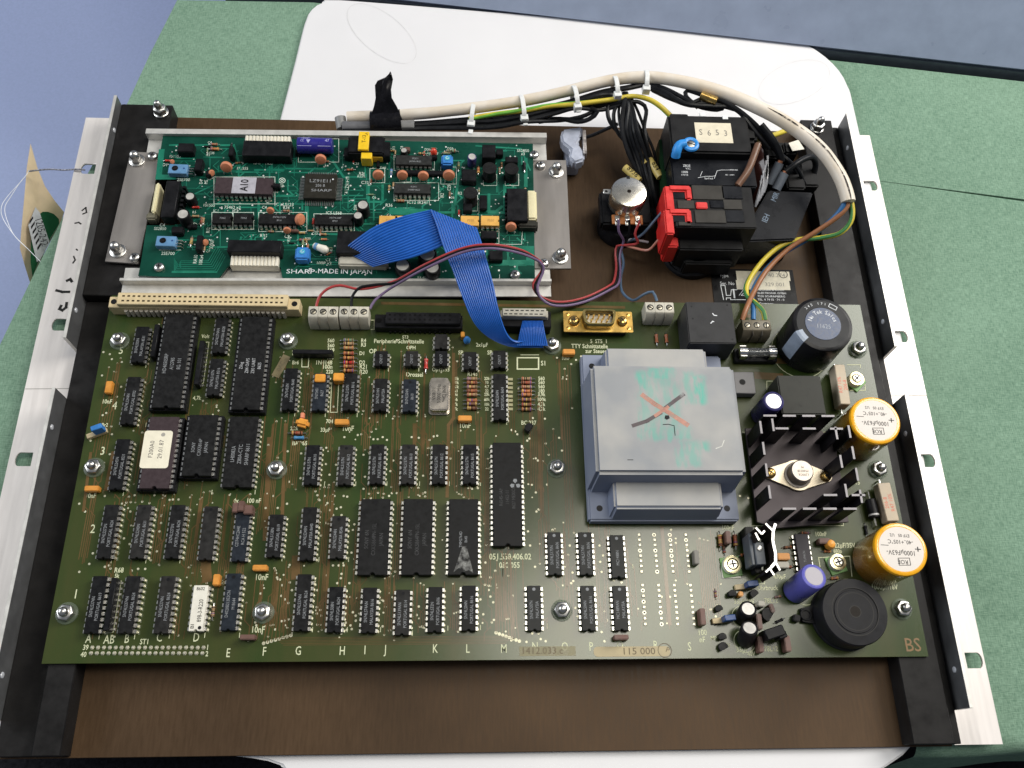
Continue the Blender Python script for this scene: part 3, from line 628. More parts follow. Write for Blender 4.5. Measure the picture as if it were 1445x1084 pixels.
# chips: px, py of the top centre, pins, row width, print
T = 'SN74LS'
CH = [
 (197.5, 486, 16, 7, (T + '00N', 'MALAYSIA 8531')), (311, 473, 16, 7, (T + '74AN', 'MALAYSIA 8528')), (303.5, 532, 16, 7, (T + '107N', 'MALAYSIA 8516')),
 (184, 565, 20, 7, (T + '244N', 'PORTUGAL 8702')), (168.5, 655, 20, 7, (T + '245N', 'PORTUGAL 8531')),
 (409, 549, 18, 7, ('SN75453N', 'PORTUGAL 8640')), (451, 553, 16, 7, ('SN75451', '8627')), (494, 553, 16, 7, (T + '123N', 'PORTUGAL 8616')), (537, 557, 14, 7, (T + '14N', 'MALAYSIA')), (578, 558, 14, 7, (T + '04N', '8610')),
 (705.5, 560, 20, 7, (T + '240N', 'PORTUGAL 8604')),
 (440, 656, 16, 7, (T + '157N', 'PORTUGAL 8610')), (487.5, 656, 16, 7, (T + '157N', 'PORTUGAL 8612')), (532, 655, 16, 7, (T + '157N', 'PORTUGAL 8615')), (576, 655, 16, 7, (T + '157N', 'PORTUGAL 8610')), (619.5, 655, 16, 7, (T + '157N', 'PORTUGAL 8612')), (663, 655, 16, 7, (T + '157N', 'PORTUGAL 8615')),
 (152, 750, 20, 7, (T + '273N', 'PORTUGAL 8624')), (198.5, 750, 20, 7, (T + '240N', 'PORTUGAL 8631')), (246.8, 750, 20, 7, (T + '273N', 'PORTUGAL 8624')), (293.8, 752, 20, 7, ()), (340, 754, 20, 7, ('CD74HC244E', 'RCA H 522')),
 (388, 756, 16, 7, (T + '138N', 'PORTUGAL 8619')), (435, 753, 20, 7, (T + '245N', 'MALAYSIA 8640')), (476.8, 758, 16, 7, (T + '244N', 'MALAYSIA 8546')),
 (135, 853, 20, 7, (T + '374N', 'PORTUGAL 8619')), (182.5, 853, 20, 7, (T + '374N', 'PORTUGAL 8624')), (232.3, 853, 20, 7, (T + '374N', 'PORTUGAL 8624')), (326, 849, 20, 7, ('D40208213E2CN', 'M 8644')),
 (427, 850, 20, 7, (T + '374N', 'PORTUGAL 8624')), (473, 860, 16, 7, (T + '08N', 'PORTUGAL 8624')), (520.8, 861, 16, 7, (T + '74AN', 'MALAYSIA 8616')), (568, 864, 16, 7, (T + '139AN', 'PORTUGAL 8514')), (614, 860, 16, 7, (T + '32N', 'PORTUGAL 8606')), (661.6, 858, 16, 7, (T + '04N', 'PORTUGAL 8616')),
 (754, 858, 16, 7, (T + '07N', 'MALAYSIA')), (830, 858, 16, 7, (T + '04N', 'PORTUGAL 8616')), (875.8, 858, 16, 7, ('MC1489AN', 'MALAYSIA')), (782.7, 781, 16, 7, (T + '175N', 'PORTUGAL 8606')), (826.8, 781, 16, 7, (T + '174N', 'PORTUGAL 8606')), (871.5, 785, 16, 7, ('MC1488N', '')),
 (538, 506, 6, 7, ('CNY17',)), (581, 506, 6, 7, ('CNY17',)), (622.5, 482, 6, 7, ()), (622.5, 506, 6, 7, ('CNY17',)), (663.5, 509, 8, 7, ('CNY17',)), (705, 507, 8, 7, ('CNY17',)),
]
CHV = [BLACK, BLACK, mat('chip_epoxy_worn', (0.030, 0.029, 0.028), .62, var=.3, scale=300, bump=.06), mat('chip_epoxy_shiny', (0.016, 0.0165, 0.018), .30, var=.2, scale=300)]
for px, py, n, w_, ln in CH:
    m_ = BLUEBLACK if (px, py) in ((326, 849), (340, 754), (451, 553), (578, 558)) else random.choice(CHV)
    if py > 770 and px > 740: m_ = GREYCHIP
    c = dip(mbd, B(px, py, 4), n, 7.62, [l for l in ln if l], material=m_, dot=(2 if px > 740 and py > 770 else 1 if n > 8 else 0), th=1.5)
    c.location.z = (0 - WL[mbd.name].z) * S
def big(px, py, n, ln, **k):
    z = 4 + (2.6 if k.get('socket') else 0); p = B(px, py, z); return dip(mbd, (p.x, p.y, 0), n, 15.24, ln, **k)
big(244, 508, 40, ('HD46505RP', 'A1278S', '8G 101'), socket=True); big(354, 511, 40, ('Zilog', 'Z84 OAPS', 'Z80 UART', '8625'), socket=True, th=1.7, ink=mat('chip_print_bright', (0.42, 0.43, 0.44), .7, var=.2))
big(225, 638, 28, ('27128', 'EPROM'), material=CERAM, socket=True, th=1.5, label='brown ceramic memory chip with a cream sticker')
big(282.5, 628, 24, ('SONY', 'CXK5816P', 'JAPAN'), socket=True, th=1.7); big(339.5, 637, 28, ('LH0082A', 'Z80A-CTC', 'SHARP 8611'), socket=False, th=1.9)
big(528, 757, 28, ('SONY 6N', 'CXK5864PN-15L', 'JAPAN'), dot=1, th=1.9, ink=mat('chip_print_dim', (0.085, 0.086, 0.088), .7, var=.3)); big(589, 757, 28, ('SONY 6N', 'CXK5864PN-15L', 'JAPAN'), dot=1, th=1.9, ink=mat('chip_print_dim', (0.085, 0.086, 0.088), .7, var=.3)); big(654, 757, 28, ('TMM2764D', '8640'), th=1.4, dot=1)
big(716, 696, 40, ('R6545-1AP', '11452-11', '8627 MEXICO'), dot=0, th=1.7, ink=mat('chip_print_dim', (0, 0, 0)))
# stain on the third memory chip, emblem on the big controller
p = B(654, 792, 4.2); put('paint_stain', flatmesh(MB().flat([(-4.5, -5), (-2, -3), (0, -5), (2.5, -4), (4.5, -5.5), (3.2, 0), (1.4, 7), (-.6, 7), (-2.4, 1)], 0), 'paint_stain'), stain_mat('pale_paint', (0.55, 0.55, 0.52), 300, .40, .62, .42), mbd, (p.x, p.y, 4.2))
p = B(727, 683, 4.2); em = MB()
for k in range(3):
    a0 = math.radians(90 + 120 * k); em.flat([(.35 * math.cos(a0) + r * math.cos(a0 + d), .35 * math.sin(a0) + r * math.sin(a0 + d)) for r, d in ((0, 0), (1.5, -.75), (2.3, -.3), (2.3, .3), (1.5, .75))], 0)
put('emblem', flatmesh(em, 'emblem'), CHIPINK, mbd, (p.x, p.y, 4.16))
# sticker on the EPROM
p = B(220.5, 634, 6.9)
stk = put('sticker', MB().prism(rounded(-6.6, 6.6, -9.4, 9.4, 1.4), 0, .12).mesh('sticker'), mat('cream_label', (0.78, 0.73, 0.58), .55, var=.05), mbd, (p.x, p.y, 6.72))
for i, s in enumerate(('F200A0', '29.01.87')): text(s, 2.1, mat('typed_ink', (0.10, 0.09, 0.09), .7), stk, (-2.2 + i * 4.3, 0, .16), math.pi / 2, .95, local=True)
put('window_dot', flatmesh(MB().disc(0, 0, 0, 1.0, 12), 'window_dot'), mat('dot_grey', (0.35, 0.33, 0.29), .6), stk, (2.2, 7.4, .16), local=True)
# SIL resistor networks
def sil(px, py, L, rz=0.0, w=2.4, h=6.0, m_=None):
    p = B(px, py, h); b = put('resistor_network', MB().cbox(0, 0, w, L, .5, h).mesh('resistor_network', .3), m_ or BLACK2, mbd, (p.x, p.y, 0), rz)
    pn = MB(); k = int(L / 2.54)
    for i in range(k): pn.cbox(w / 2 + .5, -(k - 1) * 1.27 + i * 2.54, .7, .9, .05, .5)
    put('pins', pn.mesh('pins'), TIN, b, (0, 0, 0), local=True)
sil(218, 480, 18); sil(281, 511, 24); sil(155, 852, 23); sil(441, 496, 20, math.pi / 2)
# white resistor pack
p = B(280, 858, 4); c = dip(mbd, (p.x, p.y, 0), 16, 7.62, (), material=WHITEPL, label='cream white resistor pack 898-3-R220')
text('898-3-R220', 1.9, INKB, c, (1.0, -1.2, 4.16), math.pi / 2, .8, local=True); text('8602', 1.5, INKB, c, (0, 8.4, 4.16), 0, .9, local=True); text('BI', 1.6, INKB, c, (-1.6, -8, 4.16), math.pi / 2, 1.2, local=True)
put('pin_one_dot', flatmesh(MB().disc(0, 0, 0, .8, 12), 'pin_one_dot'), INKB, c, (1.6, -8.6, 4.16), local=True)
# crystal oscillator can
p = B(620, 556, 5); osc = put('crystal_oscillator', MB().prism(rounded(-4.6, 4.6, -8.8, 8.8, 1.6), .4, 5.4).mesh('crystal_oscillator', .5, 3), mat('nickel_can', (0.66, 0.60, 0.52), .26, 1, scale=200), mbd, (p.x, p.y, 0), label='silver metal crystal oscillator can')
put('flange', MB().prism(rounded(-5.3, 5.3, -9.5, 9.5, 1.8), .2, .9).mesh('flange', .2), mat('nickel_can', (0, 0, 0)), osc, (0, 0, 0), local=True)
for i, s in enumerate(('VX8111', '5.0000 MHz', '*HCJ 8606')): text(s, 1.75, INKB, osc, (-2.6 + i * 2.5, 0, 5.46), math.pi / 2, .85, local=True)

# resistor fields
for ys_, xc, kinds, nx in (((480, 485, 491, 498.5, 505, 511.5, 517, 523), 492, ('green', 'tan', 'tan', 'rust', 'orange', 'red', 'rust', 'rust'), 0), ((534.5, 540, 546, 551.5, 557, 565, 570, 576), 666, ('tan', 'rust', 'tan', 'rust', 'tan', 'rust', 'brown', 'brown'), 0), ((534.5, 540, 546, 552, 557, 564, 571, 577.5), 743, ('tan', 'rust', 'tan', 'orange', 'orange', 'brown', 'brown', 'brown'), 0)):
    for y, k in zip(ys_, kinds):
        p = B(xc, y, 1.3); resistor(mbd, (p.x, p.y, 0), 0, k, .86)
for k_, y in enumerate((535, 541, 547, 553, 559, 565, 571, 577)):        # flat pale pads between the fields
    p = B(720, y + .5, .3); put('ceramic_chip', MB().cbox(0, 0, 2.6, 1.5, .05, .6).mesh('ceramic_chip', .15), mat('pale_olive', (0.36, 0.34, 0.19), .6), mbd, (p.x, p.y, 0))
for px, py, rz, k, s_ in ((419, 611, 0, 'rust', .85), (300.5, 863, 1.5708, 'tan', .75)):
    p = B(px, py, 1.2); resistor(mbd, (p.x, p.y, 0), rz, k, s_)
p = B(422, 618, 1); resistor(mbd, (p.x, p.y, 0), 0, 'blue', .8, False, 'diode')
p = B(601, 513, 2); resistor(mbd, (p.x, p.y, 0), 1.5708, 'red', .95, False, 'diode'); 
# small capacitors
for px, py, w, d, h, m_, rz in ((153, 546, 3.2, 6.4, 3.4, ORANGE, 0), (129, 689, 6.6, 2.6, 4, ORANGE, 0), (482, 595, 6.8, 2.9, 4, ORANGE, 0), (656, 590, 6.8, 2.9, 4, ORANGE, 0), (803, 496, 6.2, 3.0, 4.4, ORANGE, 0), (366.5, 801, 6.6, 2.6, 4, ORANGE, 0), (305, 818, 3.0, 5.0, 4.5, ORANGE, 0), (451.5, 533, 5.2, 4.2, 5.5, TANTAL, 0), (477.5, 531.5, 5.2, 4.2, 5.5, TANTAL, 0),
                             (332, 716, 2.9, 4.6, 6, MAROON, 0), (340, 714, 2.9, 5.0, 6.5, MAROON, 0), (350, 719, 4.2, 4.4, 6, MAROON, 0), (349, 899, 6.8, 2.2, 4.5, MAROON, 0), (877, 899, 6.6, 2.2, 5, MAROON, 0), (983, 786, 2.4, 6.6, 5, mat('cap_grey', (0.17, 0.16, 0.14), .5), 0), (992, 870, 2.6, 7.4, 6, MAROON, 0), (1028, 758, 2.6, 6.0, 6, MAROON, 0), (1072, 877, 2.4, 7, 6, MAROON, 0), (1074, 909, 2.4, 7, 6, MAROON, 0), (1112, 908, 2.8, 7, 6, MAROON, 0), (1164, 763, 5.6, 2.6, 5, MAROON, 0), (1106, 785, 6, 3.2, 5, ORANGE, 0), (1105, 797, 6, 3.0, 4, GREYPL, 0)):
    p = B(px, py, h); boxcap(mbd, (p.x, p.y, 0), w, d, h, m_, rz)
for px, py in ((1017, 762), (1038, 762)): 
    p = B(px, py, 3); resistor(mbd, (p.x, p.y, 1), 1.5708, 'rust', .9)
p = B(427, 597, 3); boxcap(mbd, (p.x, p.y, 0), 6.5, 4.2, 4.5, TANTAL, -.25, bev=1.2); p = B(427, 587, 2); boxcap(mbd, (p.x, p.y, 0), 2, 3, 3, mat('salmon_plastic', (0.62, 0.22, 0.12), .5), 0)
p = B(1172, 768, 4); put('tantalum_capacitor', MB().lathe(0, 0, [(.5, .4), (2.2, 1.5), (2.6, 3.4), (1.8, 5.2), (.4, 5.8)], 16).mesh('tantalum_capacitor'), TANTAL, mbd, (p.x, p.y, 0))
p = B(659, 478, 5); put('tantalum_capacitor', MB().lathe(0, 0, [(.5, .4), (1.6, 1.5), (1.9, 3.4), (1.2, 5.6), (.4, 6.4)], 14).mesh('tantalum_capacitor'), BLUEPL, mbd, (p.x, p.y, 0)); p = B(653, 472, 4); boxcap(mbd, (p.x, p.y, 0), 2, 3, 4.5, TANTAL)
# jumpers
for px, py, rz in ((139, 606, 0.4), (1060, 825, 0.1), (1028, 873, 0.1)):
    p = B(px, py, 5); j = put('jumper', MB().cbox(0, 0, 5.2, 2.6, 2.4, 8.2).mesh('jumper', .3), BLUEBR if px > 500 else BLUEPL, mbd, (p.x, p.y, 0), rz)
    put('header', MB().cbox(-2, 0, 9.5, 2.4, .1, 2.3).mesh('header', .2), CREAM, j, (0, 0, 0), local=True)
# small transistor, black round ones
for px, py, r_, h in ((747, 603, 2.3, 4.5), (1034, 838, 1.9, 4), (1065, 838, 2.0, 4), (1015, 859, 1.8, 3), (1020, 899, 1.9, 3.4), (1021, 913, 2.2, 3), (1085, 867, 3.2, 4)):
    p = B(px, py, h); put('transistor', MB().prism([(r_ * math.cos(math.radians(a)), r_ * math.sin(math.radians(a))) for a in range(-30, 211, 20)], .8, h).mesh('transistor', .15), BLACK2, mbd, (p.x, p.y, 0), random.random())
# brown translucent strip by the terminal, dusty labels
a, b = B(405, 502, .2), B(388, 532, .2); d = (b - a); put('adhesive_strip', MB().cbox(0, 0, 4.2, d.length, 0, .35).mesh('adhesive_strip', .1), mat('old_glue', (0.24, 0.20, 0.11), .5, alpha=.75), mbd, ((a.x + b.x) / 2, (a.y + b.y) / 2, .05), math.atan2(d.y, d.x) - math.pi / 2)
text('0AC', 2.4, mat('glue_text', (0.12, 0.10, 0.06), .6), mbd, ((a.x + b.x) / 2, (a.y + b.y) / 2, .45), math.atan2(-d.y, -d.x), .9)

# silkscreen -------------------------------------------------------------
def silk(s, px, py, h, rz=0.0, al='CENTER', m_=None, sx=.8):
    if h < 2.5: h *= 1.18
    p = B(px, py); return text(s, h, m_ or SILK, mbd, (p.x, p.y, .07), rz, sx, al, bold=.05 if h < 3 else .03)
for s, px, py in (('A', 125, 902), ('AB', 154, 903), ('B', 179, 902), ('C', 225, 900), ('D', 277, 900), ('E', 322, 922), ('F', 373, 920), ('G', 421, 919), ('H', 483, 919), ('I', 515, 918), ('J', 544, 917), ('K', 614, 916), ('L', 660, 916), ('M', 711, 916), ('N', 755, 913), ('O', 797, 913), ('P', 834, 913), ('Q', 875, 911), ('R', 925, 911), ('S', 973, 913)):
    silk(s, px, py, 3.9, sx=.7)
for s, px, py in (('1', 107, 839), ('2', 131, 747), ('3', 145, 637), ('4', 162, 573), ('5', 171, 495)): silk(s, px, py, 4.2)
for s, px, py, h in (('10nF', 151, 567, 1.9), ('10nF', 128, 700, 1.9), ('10nF', 491, 605, 2.3), ('10nF', 656, 601, 2.3), ('10nF', 369, 815, 2.4), ('10nF', 364, 889, 2.4), ('10nF', 798, 506, 1.7), ('15nF', 314.5, 822, 1.6), ('100 nF', 358, 707, 1.9), ('4x', 333, 707, 1.9), ('33µF', 459, 607, 1.8), ('BAT 85', 423, 626, 1.8), ('2,2k', 415, 605, 1.7), ('ST1', 204, 906, 2.0), ('R68', 168, 805, 2.0), ('5k', 165, 813, 1.6), ('39', 121, 914, 1.9), ('40', 118, 924, 1.9), ('1', 293, 914, 1.9), ('2', 292, 923, 1.9),
                     ('051.550.406.02', 720, 786, 2.9), ('080 055', 719, 798, 2.7), ('Peripherie-Schnittstelle', 563, 482, 2.1), ('ST3', 572, 476, 1.6), ('560', 467, 481, 1.8), ('560', 467, 488, 1.8), ('180', 466, 505, 1.8), ('1N4148', 457, 512, 2.0), ('100n', 462, 518, 2.0), ('220', 465, 525, 1.8), ('R4', 513, 481, 1.9), ('R3', 513, 487, 1.9), ('D1', 511, 499, 1.8), ('D2', 511, 512, 1.9), ('R21', 513, 518, 2.0), ('R20', 513, 525, 2.0), ('OP', 526, 496, 2.2), ('OPH', 580, 491, 1.8), ('Drossel', 585, 529, 2.1), ('Op12193', 622, 522, 1.8), ('SP', 650, 498, 2.0), ('SP', 691, 498, 2.0), ('2x1µF', 680, 487, 1.9), ('S1', 767, 513, 2.3), ('R14', 665, 528, 1.9), ('BC 237', 746, 597, 1.9), ('Br6', 417, 512, 1.8), ('Volt', 290, 475, 1.8), ('4,7k', 278, 562, 1.8), ('Br2', 148, 600, 1.6), ('704', 465, 595, 1.8),
                     ('TTY Schnittstelle', 832, 489, 2.1), ('zur Steuerung', 846, 496, 2.0), ('5  ST5  1', 845, 482, 1.9), ('100', 991, 893, 2.6), ('nF', 991, 903, 2.6), ('33µF', 1047, 917, 2.1), ('40V', 1060, 923, 1.7), ('33µF/40V', 1050, 849, 1.9), ('78L12', 1088, 848, 2.0), ('78L12', 1088, 916, 2.0), ('100nF', 1027, 745, 1.9), ('100nF', 1158, 754, 1.8), ('22µF/35V', 1192, 770, 2.0), ('680p', 1182, 778, 1.6), ('1000µF/16V', 1248, 829, 2.0), ('470µF', 1100, 814, 1.8), ('Uhrbruck', 1083, 830, 1.9), ('IC15', 1206, 681, 2.1), ('MP', 1007, 901, 1.7), ('5V', 1027, 911, 1.7), ('C4', 1013, 856, 1.5), ('560', 467, 494, 1.8)):
    silk(s, px, py, h)
for i, y in enumerate((534.5, 540, 546, 552, 557, 564, 571, 577.5)):
    silk(('560', '560', '560', '180', '3,9k', '100k', '4,7k', '4,7k')[i], 764, y, 1.7, al='CENTER'); silk(('60k', '60k', '60k', '68', '3k', '56', '7k', '7k')[i], 643, y, 1.6); silk(('22k', '10', '4,7', '22', '22k', '10k', '10k', '22')[i], 687, y, 1.4)
for px, py in ((206, 517), (184 + 22, 600), (174, 697), (246, 696), (299, 695), (360, 695), (157, 792), (206, 792), (254, 792), (302, 792), (350, 790), (140, 899), (190, 899), (239, 898), (289, 897), (338, 897), (398, 789), (450, 790), (492, 790), (441, 889), (490, 889), (537, 889), (582, 894), (632, 887), (678, 886), (772, 884), (893, 800), (458, 683), (502, 683), (546, 683), (592, 683), (634, 683), (678, 683), (416, 585), (459, 586), (504, 586), (545, 586), (589, 587), (715, 597), (548, 522), (591, 522), (674, 522), (715, 522), (678, 811)):
    silk('1', px, py, 1.9)
ln = MB()
def pl(P, w=.3): ln.line([(B(*p).x, B(*p).y) for p in P], w, .065)
pl([(295, 483), (287, 541), (278, 541)], .35); pl([(291, 483), (295, 483)], .35); pl([(171, 820), (160, 892), (148, 894)], .4); pl([(164, 819), (171, 820)], .4)
pl([(413, 501), (470, 501), (470, 493)], .35); pl([(413, 501), (413, 495)], .35); pl([(426, 503), (436, 503), (435, 518), (426, 518), (426, 503)], .4)
pl([(468, 540), (466, 582), (476, 582), (478, 540)], .4); pl([(730, 505), (760, 505), (760, 521), (730, 521), (730, 505)], .7); pl([(735, 501), (760, 501)], .4); pl([(524, 452), (528, 452), (528, 465), (524, 465)], .4)
pl([(1048, 610), (1168, 610), (1171, 636)], .35); pl([(1060, 742), (1190, 742), (1190, 728)], .35); pl([(1196, 515), (1214, 515), (1214, 519)], .4); pl([(1200, 551), (1221, 551), (1220, 537)], .4); pl([(1155, 787), (1199, 785), (1202, 813)], .4); pl([(1155, 787), (1157, 800)], .4); pl([(430, 682), (450, 682)], .35); pl([(1079, 815), (1079, 824), (1066, 824)], .3); pl([(1082, 538), (1082, 550)], .3); pl([(1082, 538), (1090, 538)], .3); pl([(1050, 512), (1094, 512), (1094, 490)], .3)
put('silk_outlines', flatmesh(ln, 'silk_outlines'), SILK, mbd, (0, 0, 0))['kind'] = 'stuff'
for r_, cx, cy in ((5.0, 1048, 871), (5.0, 1051, 905), (14.8, 1128, 497), (6.2, 1135, 835)):
    p = B(cx, cy); put('silk_ring', flatmesh(MB().ring(0, 0, 0, r_ - .15, r_ + .15, 32), 'silk_ring'), SILK, mbd, (p.x, p.y, .065))
silk('BS', 1288, 911, 6.2, m_=mat('brown_letters', (0.20, 0.11, 0.035), .5), sx=.9)
# aged tape labels along the lower edge
a, b = B(733, 926), B(812, 912); put('tape_label', MB().box(0, b.x - a.x, 0, b.y - a.y, 0, .1).mesh('tape_label'), mat('clear_tape_aged', (0.32, 0.29, 0.17), .4, alpha=.55), mbd, (a.x, a.y, .03))
text('1412.033.c', 3.0, mat('stamp_brown', (0.12, 0.09, 0.05), .6), mbd, (B(735, 919).x, B(735, 919).y, .16), 0, 1.05, 'LEFT')
a, b = B(838, 927), B(945, 912); pl_ = put('tape_label', MB().prism(rounded(0, b.x - a.x, 0, b.y - a.y, 1.8), 0, .12).mesh('tape_label'), mat('paper_tape', (0.42, 0.35, 0.21), .6, var=.1, scale=120), mbd, (a.x, a.y, .03))
text('115 000', 3.1, mat('stamp_brown', (0, 0, 0)), mbd, (B(901, 919.5).x, B(901, 919.5).y, .17), 0, 1.1); text('P', 2.4, mat('stamp_brown', (0, 0, 0)), mbd, (B(944 - 2, 917.5).x, B(942, 917.5).y, .17), -.4, 1)
put('stamp_ring', flatmesh(MB().ring(0, 0, 0, 2.9, 3.2, 24), 'stamp_ring'), mat('stamp_brown', (0, 0, 0)), mbd, (B(938, 918).x, B(938, 918).y, .165))
# ------------------------------------------------------------------ connectors along the far edge of the main board
# 64-pole strip
a, b = B(173, 417, 11.5), B(398.8, 421.5, 11.5); L = 78.74; cx = (a.x + b.x) / 2; cy = (a.y + b.y) / 2 - 1.27
din = put('edge_connector', MB().box(-L / 2 - 3, L / 2 + 3, -3.2, 3.6, 3.0, 11.2).box(-L / 2 - 8, L / 2 + 8.5, -3.4, 2.8, .2, 8.2).mesh('edge_connector', .35), CREAM, mbd, (cx, cy, 0), label='long cream two-row connector strip')
hb = MB(); rb = MB()
for i in range(32):
    x = -L / 2 + i * 2.54
    for y in (-1.2, 1.5): hb.add([(x - .65, y - .45, 11.24), (x + .65, y - .45, 11.24), (x + .65, y + .45, 11.24), (x - .65, y + .45, 11.24)], [(0, 1, 2, 3)])
    rb.cyl(x, -3.6, .2, 5.6, 1.0, 8)
put('contact_holes', flatmesh(hb, 'contact_holes'), mat('hole_dark', (0.05, 0.035, 0.02), .7), din, (0, 0, 0), local=True)
put('rear_ribs', rb.mesh('rear_ribs'), mat('connector_grey', (0.46, 0.42, 0.36), .5), din, (0, 0, 0), local=True)
for x in (-L / 2 - 5.6, L / 2 + 5.9): put('hole', flatmesh(MB().disc(0, 0, 0, 1.5, 14), 'hole'), INKB, din, (x, -.2, 8.24), local=True)
text('61,0001', 1.4, INKB, din, (-4, -3.27, 9.4), 0, .9, local=True).rotation_euler = (math.pi / 2, 0, 0)
# screw terminals
def terminal(px, py, n, material, name='terminal_block', w=4.95, h=10.5, label=None):
    p = B(px, py, h); L = n * w
    poly = [(-3.9, 0.1), (4.6, 0.1), (4.6, h - 1.0), (3.9, h), (-1.8, h), (-2.4, h - 1.2), (-3.9, h - 4.0)]       # side profile in y, z
    me = MB(); k = len(poly); V = [(-L / 2, y, z) for y, z in poly] + [(L / 2, y, z) for y, z in poly]
    me.add(V, [tuple(range(k - 1, -1, -1)), tuple(range(k, 2 * k))] + [(i, (i + 1) % k, k + (i + 1) % k, k + i) for i in range(k)])
    t = put(name, me.mesh(name, .25), material, mbd, (p.x, p.y - 1.0, 0), label=label)
    for i in range(n):
        x = -L / 2 + w * (i + .5)
        put('screw_well', flatmesh(MB().disc(0, 0, 0, 1.75, 16), 'screw_well'), INKB, t, (x, 1.05, h + .03), local=True)
        s_ = put('screw_head', MB().lathe(0, 0, [(1.3, 0), (1.3, .1), (1.1, .2)], 14).mesh('screw_head'), mat('terminal_screw', (.36, .33, .26), .4, .7), t, (x, .9, h + .03), random.random() * 3, local=True)
        put('slot', flatmesh(MB().flat([(-1.4, -.25), (1.4, -.25), (1.4, .25), (-1.4, .25)], .33), 'slot'), INKB, s_, (0, 0, 0), local=True)
        if i: put('seam', MB().cbox(0, 0, .12, 8.6, .1, h + .02).mesh('seam'), mat('seam_dark', (0.12, 0.11, 0.09), .7), t, (x - w / 2, -.2, 0), local=True)
    return t
terminal(456, 440, 3, TERM, label='pale grey three-pole screw terminal, red wire in it'); terminal(499.5, 440, 3, TERM); terminal(931, 434, 3, TERM); terminal(1068, 459, 3, TERMD, label='brown three-pole mains terminal')
# black header strip
a, b = B(538, 447, 8), B(650, 450, 8); hx = (a.x + b.x) / 2; hy = (a.y + b.y) / 2; hL = (b.x - a.x)
hd = put('black_header', MB().box(-hL / 2 - 3.5, hL / 2 + 1, -4.6, 3.2, .2, 5.5).box(-hL / 2 + 2.2, hL / 2, -3.6, 3.0, .2, 8.4).mesh('black_header', .4), BLACK2, mbd, (hx, hy, 0))
pn = MB(); hh = MB()
for i in range(13):
    for y in (-1.3, 1.3): hh.disc(-hL / 2 + 4.4 + i * 2.54, y, 8.43, .62, 8)
    pn.cbox(-hL / 2 + 4.4 + i * 2.54, -4.9, .8, .8, .1, 2.2)
put('contact_holes', flatmesh(hh, 'contact_holes'), mat('hole_black', (0.003, 0.003, 0.003), .9), hd, (0, 0, 0), local=True); put('pins', pn.mesh('pins'), BLACK2, hd, (0, 0, 0), local=True)
put('hole', flatmesh(MB().disc(0, 0, 0, 1.5, 14), 'hole'), mat('hole_black', (0, 0, 0)), hd, (-hL / 2 - 1.4, -.6, 5.53), local=True)
# flat-cable plug in its box header
p = B(740, 442, 12)
fh = put('cable_header', MB().cbox(1, -1.2, 26, 9, .2, 8).mesh('cable_header', .4), BLACK2, mbd, (p.x, p.y, 0))
fp = put('cable_plug', MB().cbox(0, .6, 22.5, 4.6, 7.5, 12).box(-12.2, -10.5, -1.8, 2.2, 6, 11).box(10.5, 12.2, -1.8, 2.2, 6, 11).mesh('cable_plug', .3), GREYPL, fh, (p.x, p.y, 0))
hh = MB()
for i in range(8):
    for y, dx in ((-.5, 0), (1.5, .7)): hh.add([(-9.6 + i * 2.6 + dx + u, y + v, 12.03) for u, v in ((-.85, -.3), (.85, -.3), (.85, .3), (-.85, .3))], [(0, 1, 2, 3)])
put('contact_holes', flatmesh(hh, 'contact_holes'), INKB, fp, (0, 0, 0), local=True)
# gold nine-pole socket
p = B(844, 454, 6); ds = put('gold_socket', sheet('gold_socket', rounded(-18, 18, -6.0, 6.0, .5), [], 5.2, 6.0), GOLD, mbd, (p.x, p.y, 0), label='gold nine-pole socket with two cross-head screws')
put('socket_body', MB().cbox(0, 0, 30, 10.5, .2, 5.1).mesh('socket_body', .4), BLACK2, ds, (0, 0, 0), local=True)
def dshell(k, z0, z1): 
    P = [(-8.6 * k - .3, 4.2 * k), (8.6 * k + .3, 4.2 * k), (7.4 * k, -4.2 * k), (-7.4 * k, -4.2 * k)]; out = []
    for i in range(4):
        a, b, c = Vector(P[i - 1]), Vector(P[i]), Vector(P[(i + 1) % 4]); r = 2.3 * k
        s0 = b + (a - b).normalized() * r; s1 = b + (c - b).normalized() * r
        for t in range(6):
            t /= 5; q = s0.lerp(b, t).lerp(b.lerp(s1, t), t); out.append((q.x, q.y))
    return out
put('shell', sheet('shell', dshell(1.0, 0, 0), [dshell(.86, 0, 0)], 6.0, 11.5), mat('shell_dark_gold', (0.28, 0.22, 0.09), .3, 1), ds, (0, 0, 0), local=True)
put('insert', MB().prism(dshell(.85, 0, 0), 6.0, 6.4).mesh('insert'), WHITEPL, ds, (0, 0, 0), local=True)
pn = MB()
for i in range(5): pn.cyl(-5.4 + i * 2.7, 1.4, 6.3, 10.5, .5, 8)
for i in range(4): pn.cyl(-4.05 + i * 2.7, -1.4, 6.3, 10.5, .5, 8)
put('contact_pins', pn.mesh('contact_pins'), GOLD, ds, (0, 0, 0), local=True)
for x in (-12.6, 12.6): panscrew(ds, (p.x + x, p.y, 6.0), BRASS, 1.05)
for x in (-15.8, 15.8):
    for y in (-4, 4): put('rivet', MB().lathe(0, 0, [(1.0, 6), (.9, 6.4), (.5, 6.5)], 12).mesh('rivet'), GOLD, ds, (x, y, 0), local=True)
# two glass diodes behind the transformer
for px in (927, 941):
    p = B(px, 477, 2); resistor(mbd, (p.x, p.y, 0), 1.5708, 'rust', .8, False, 'diode')

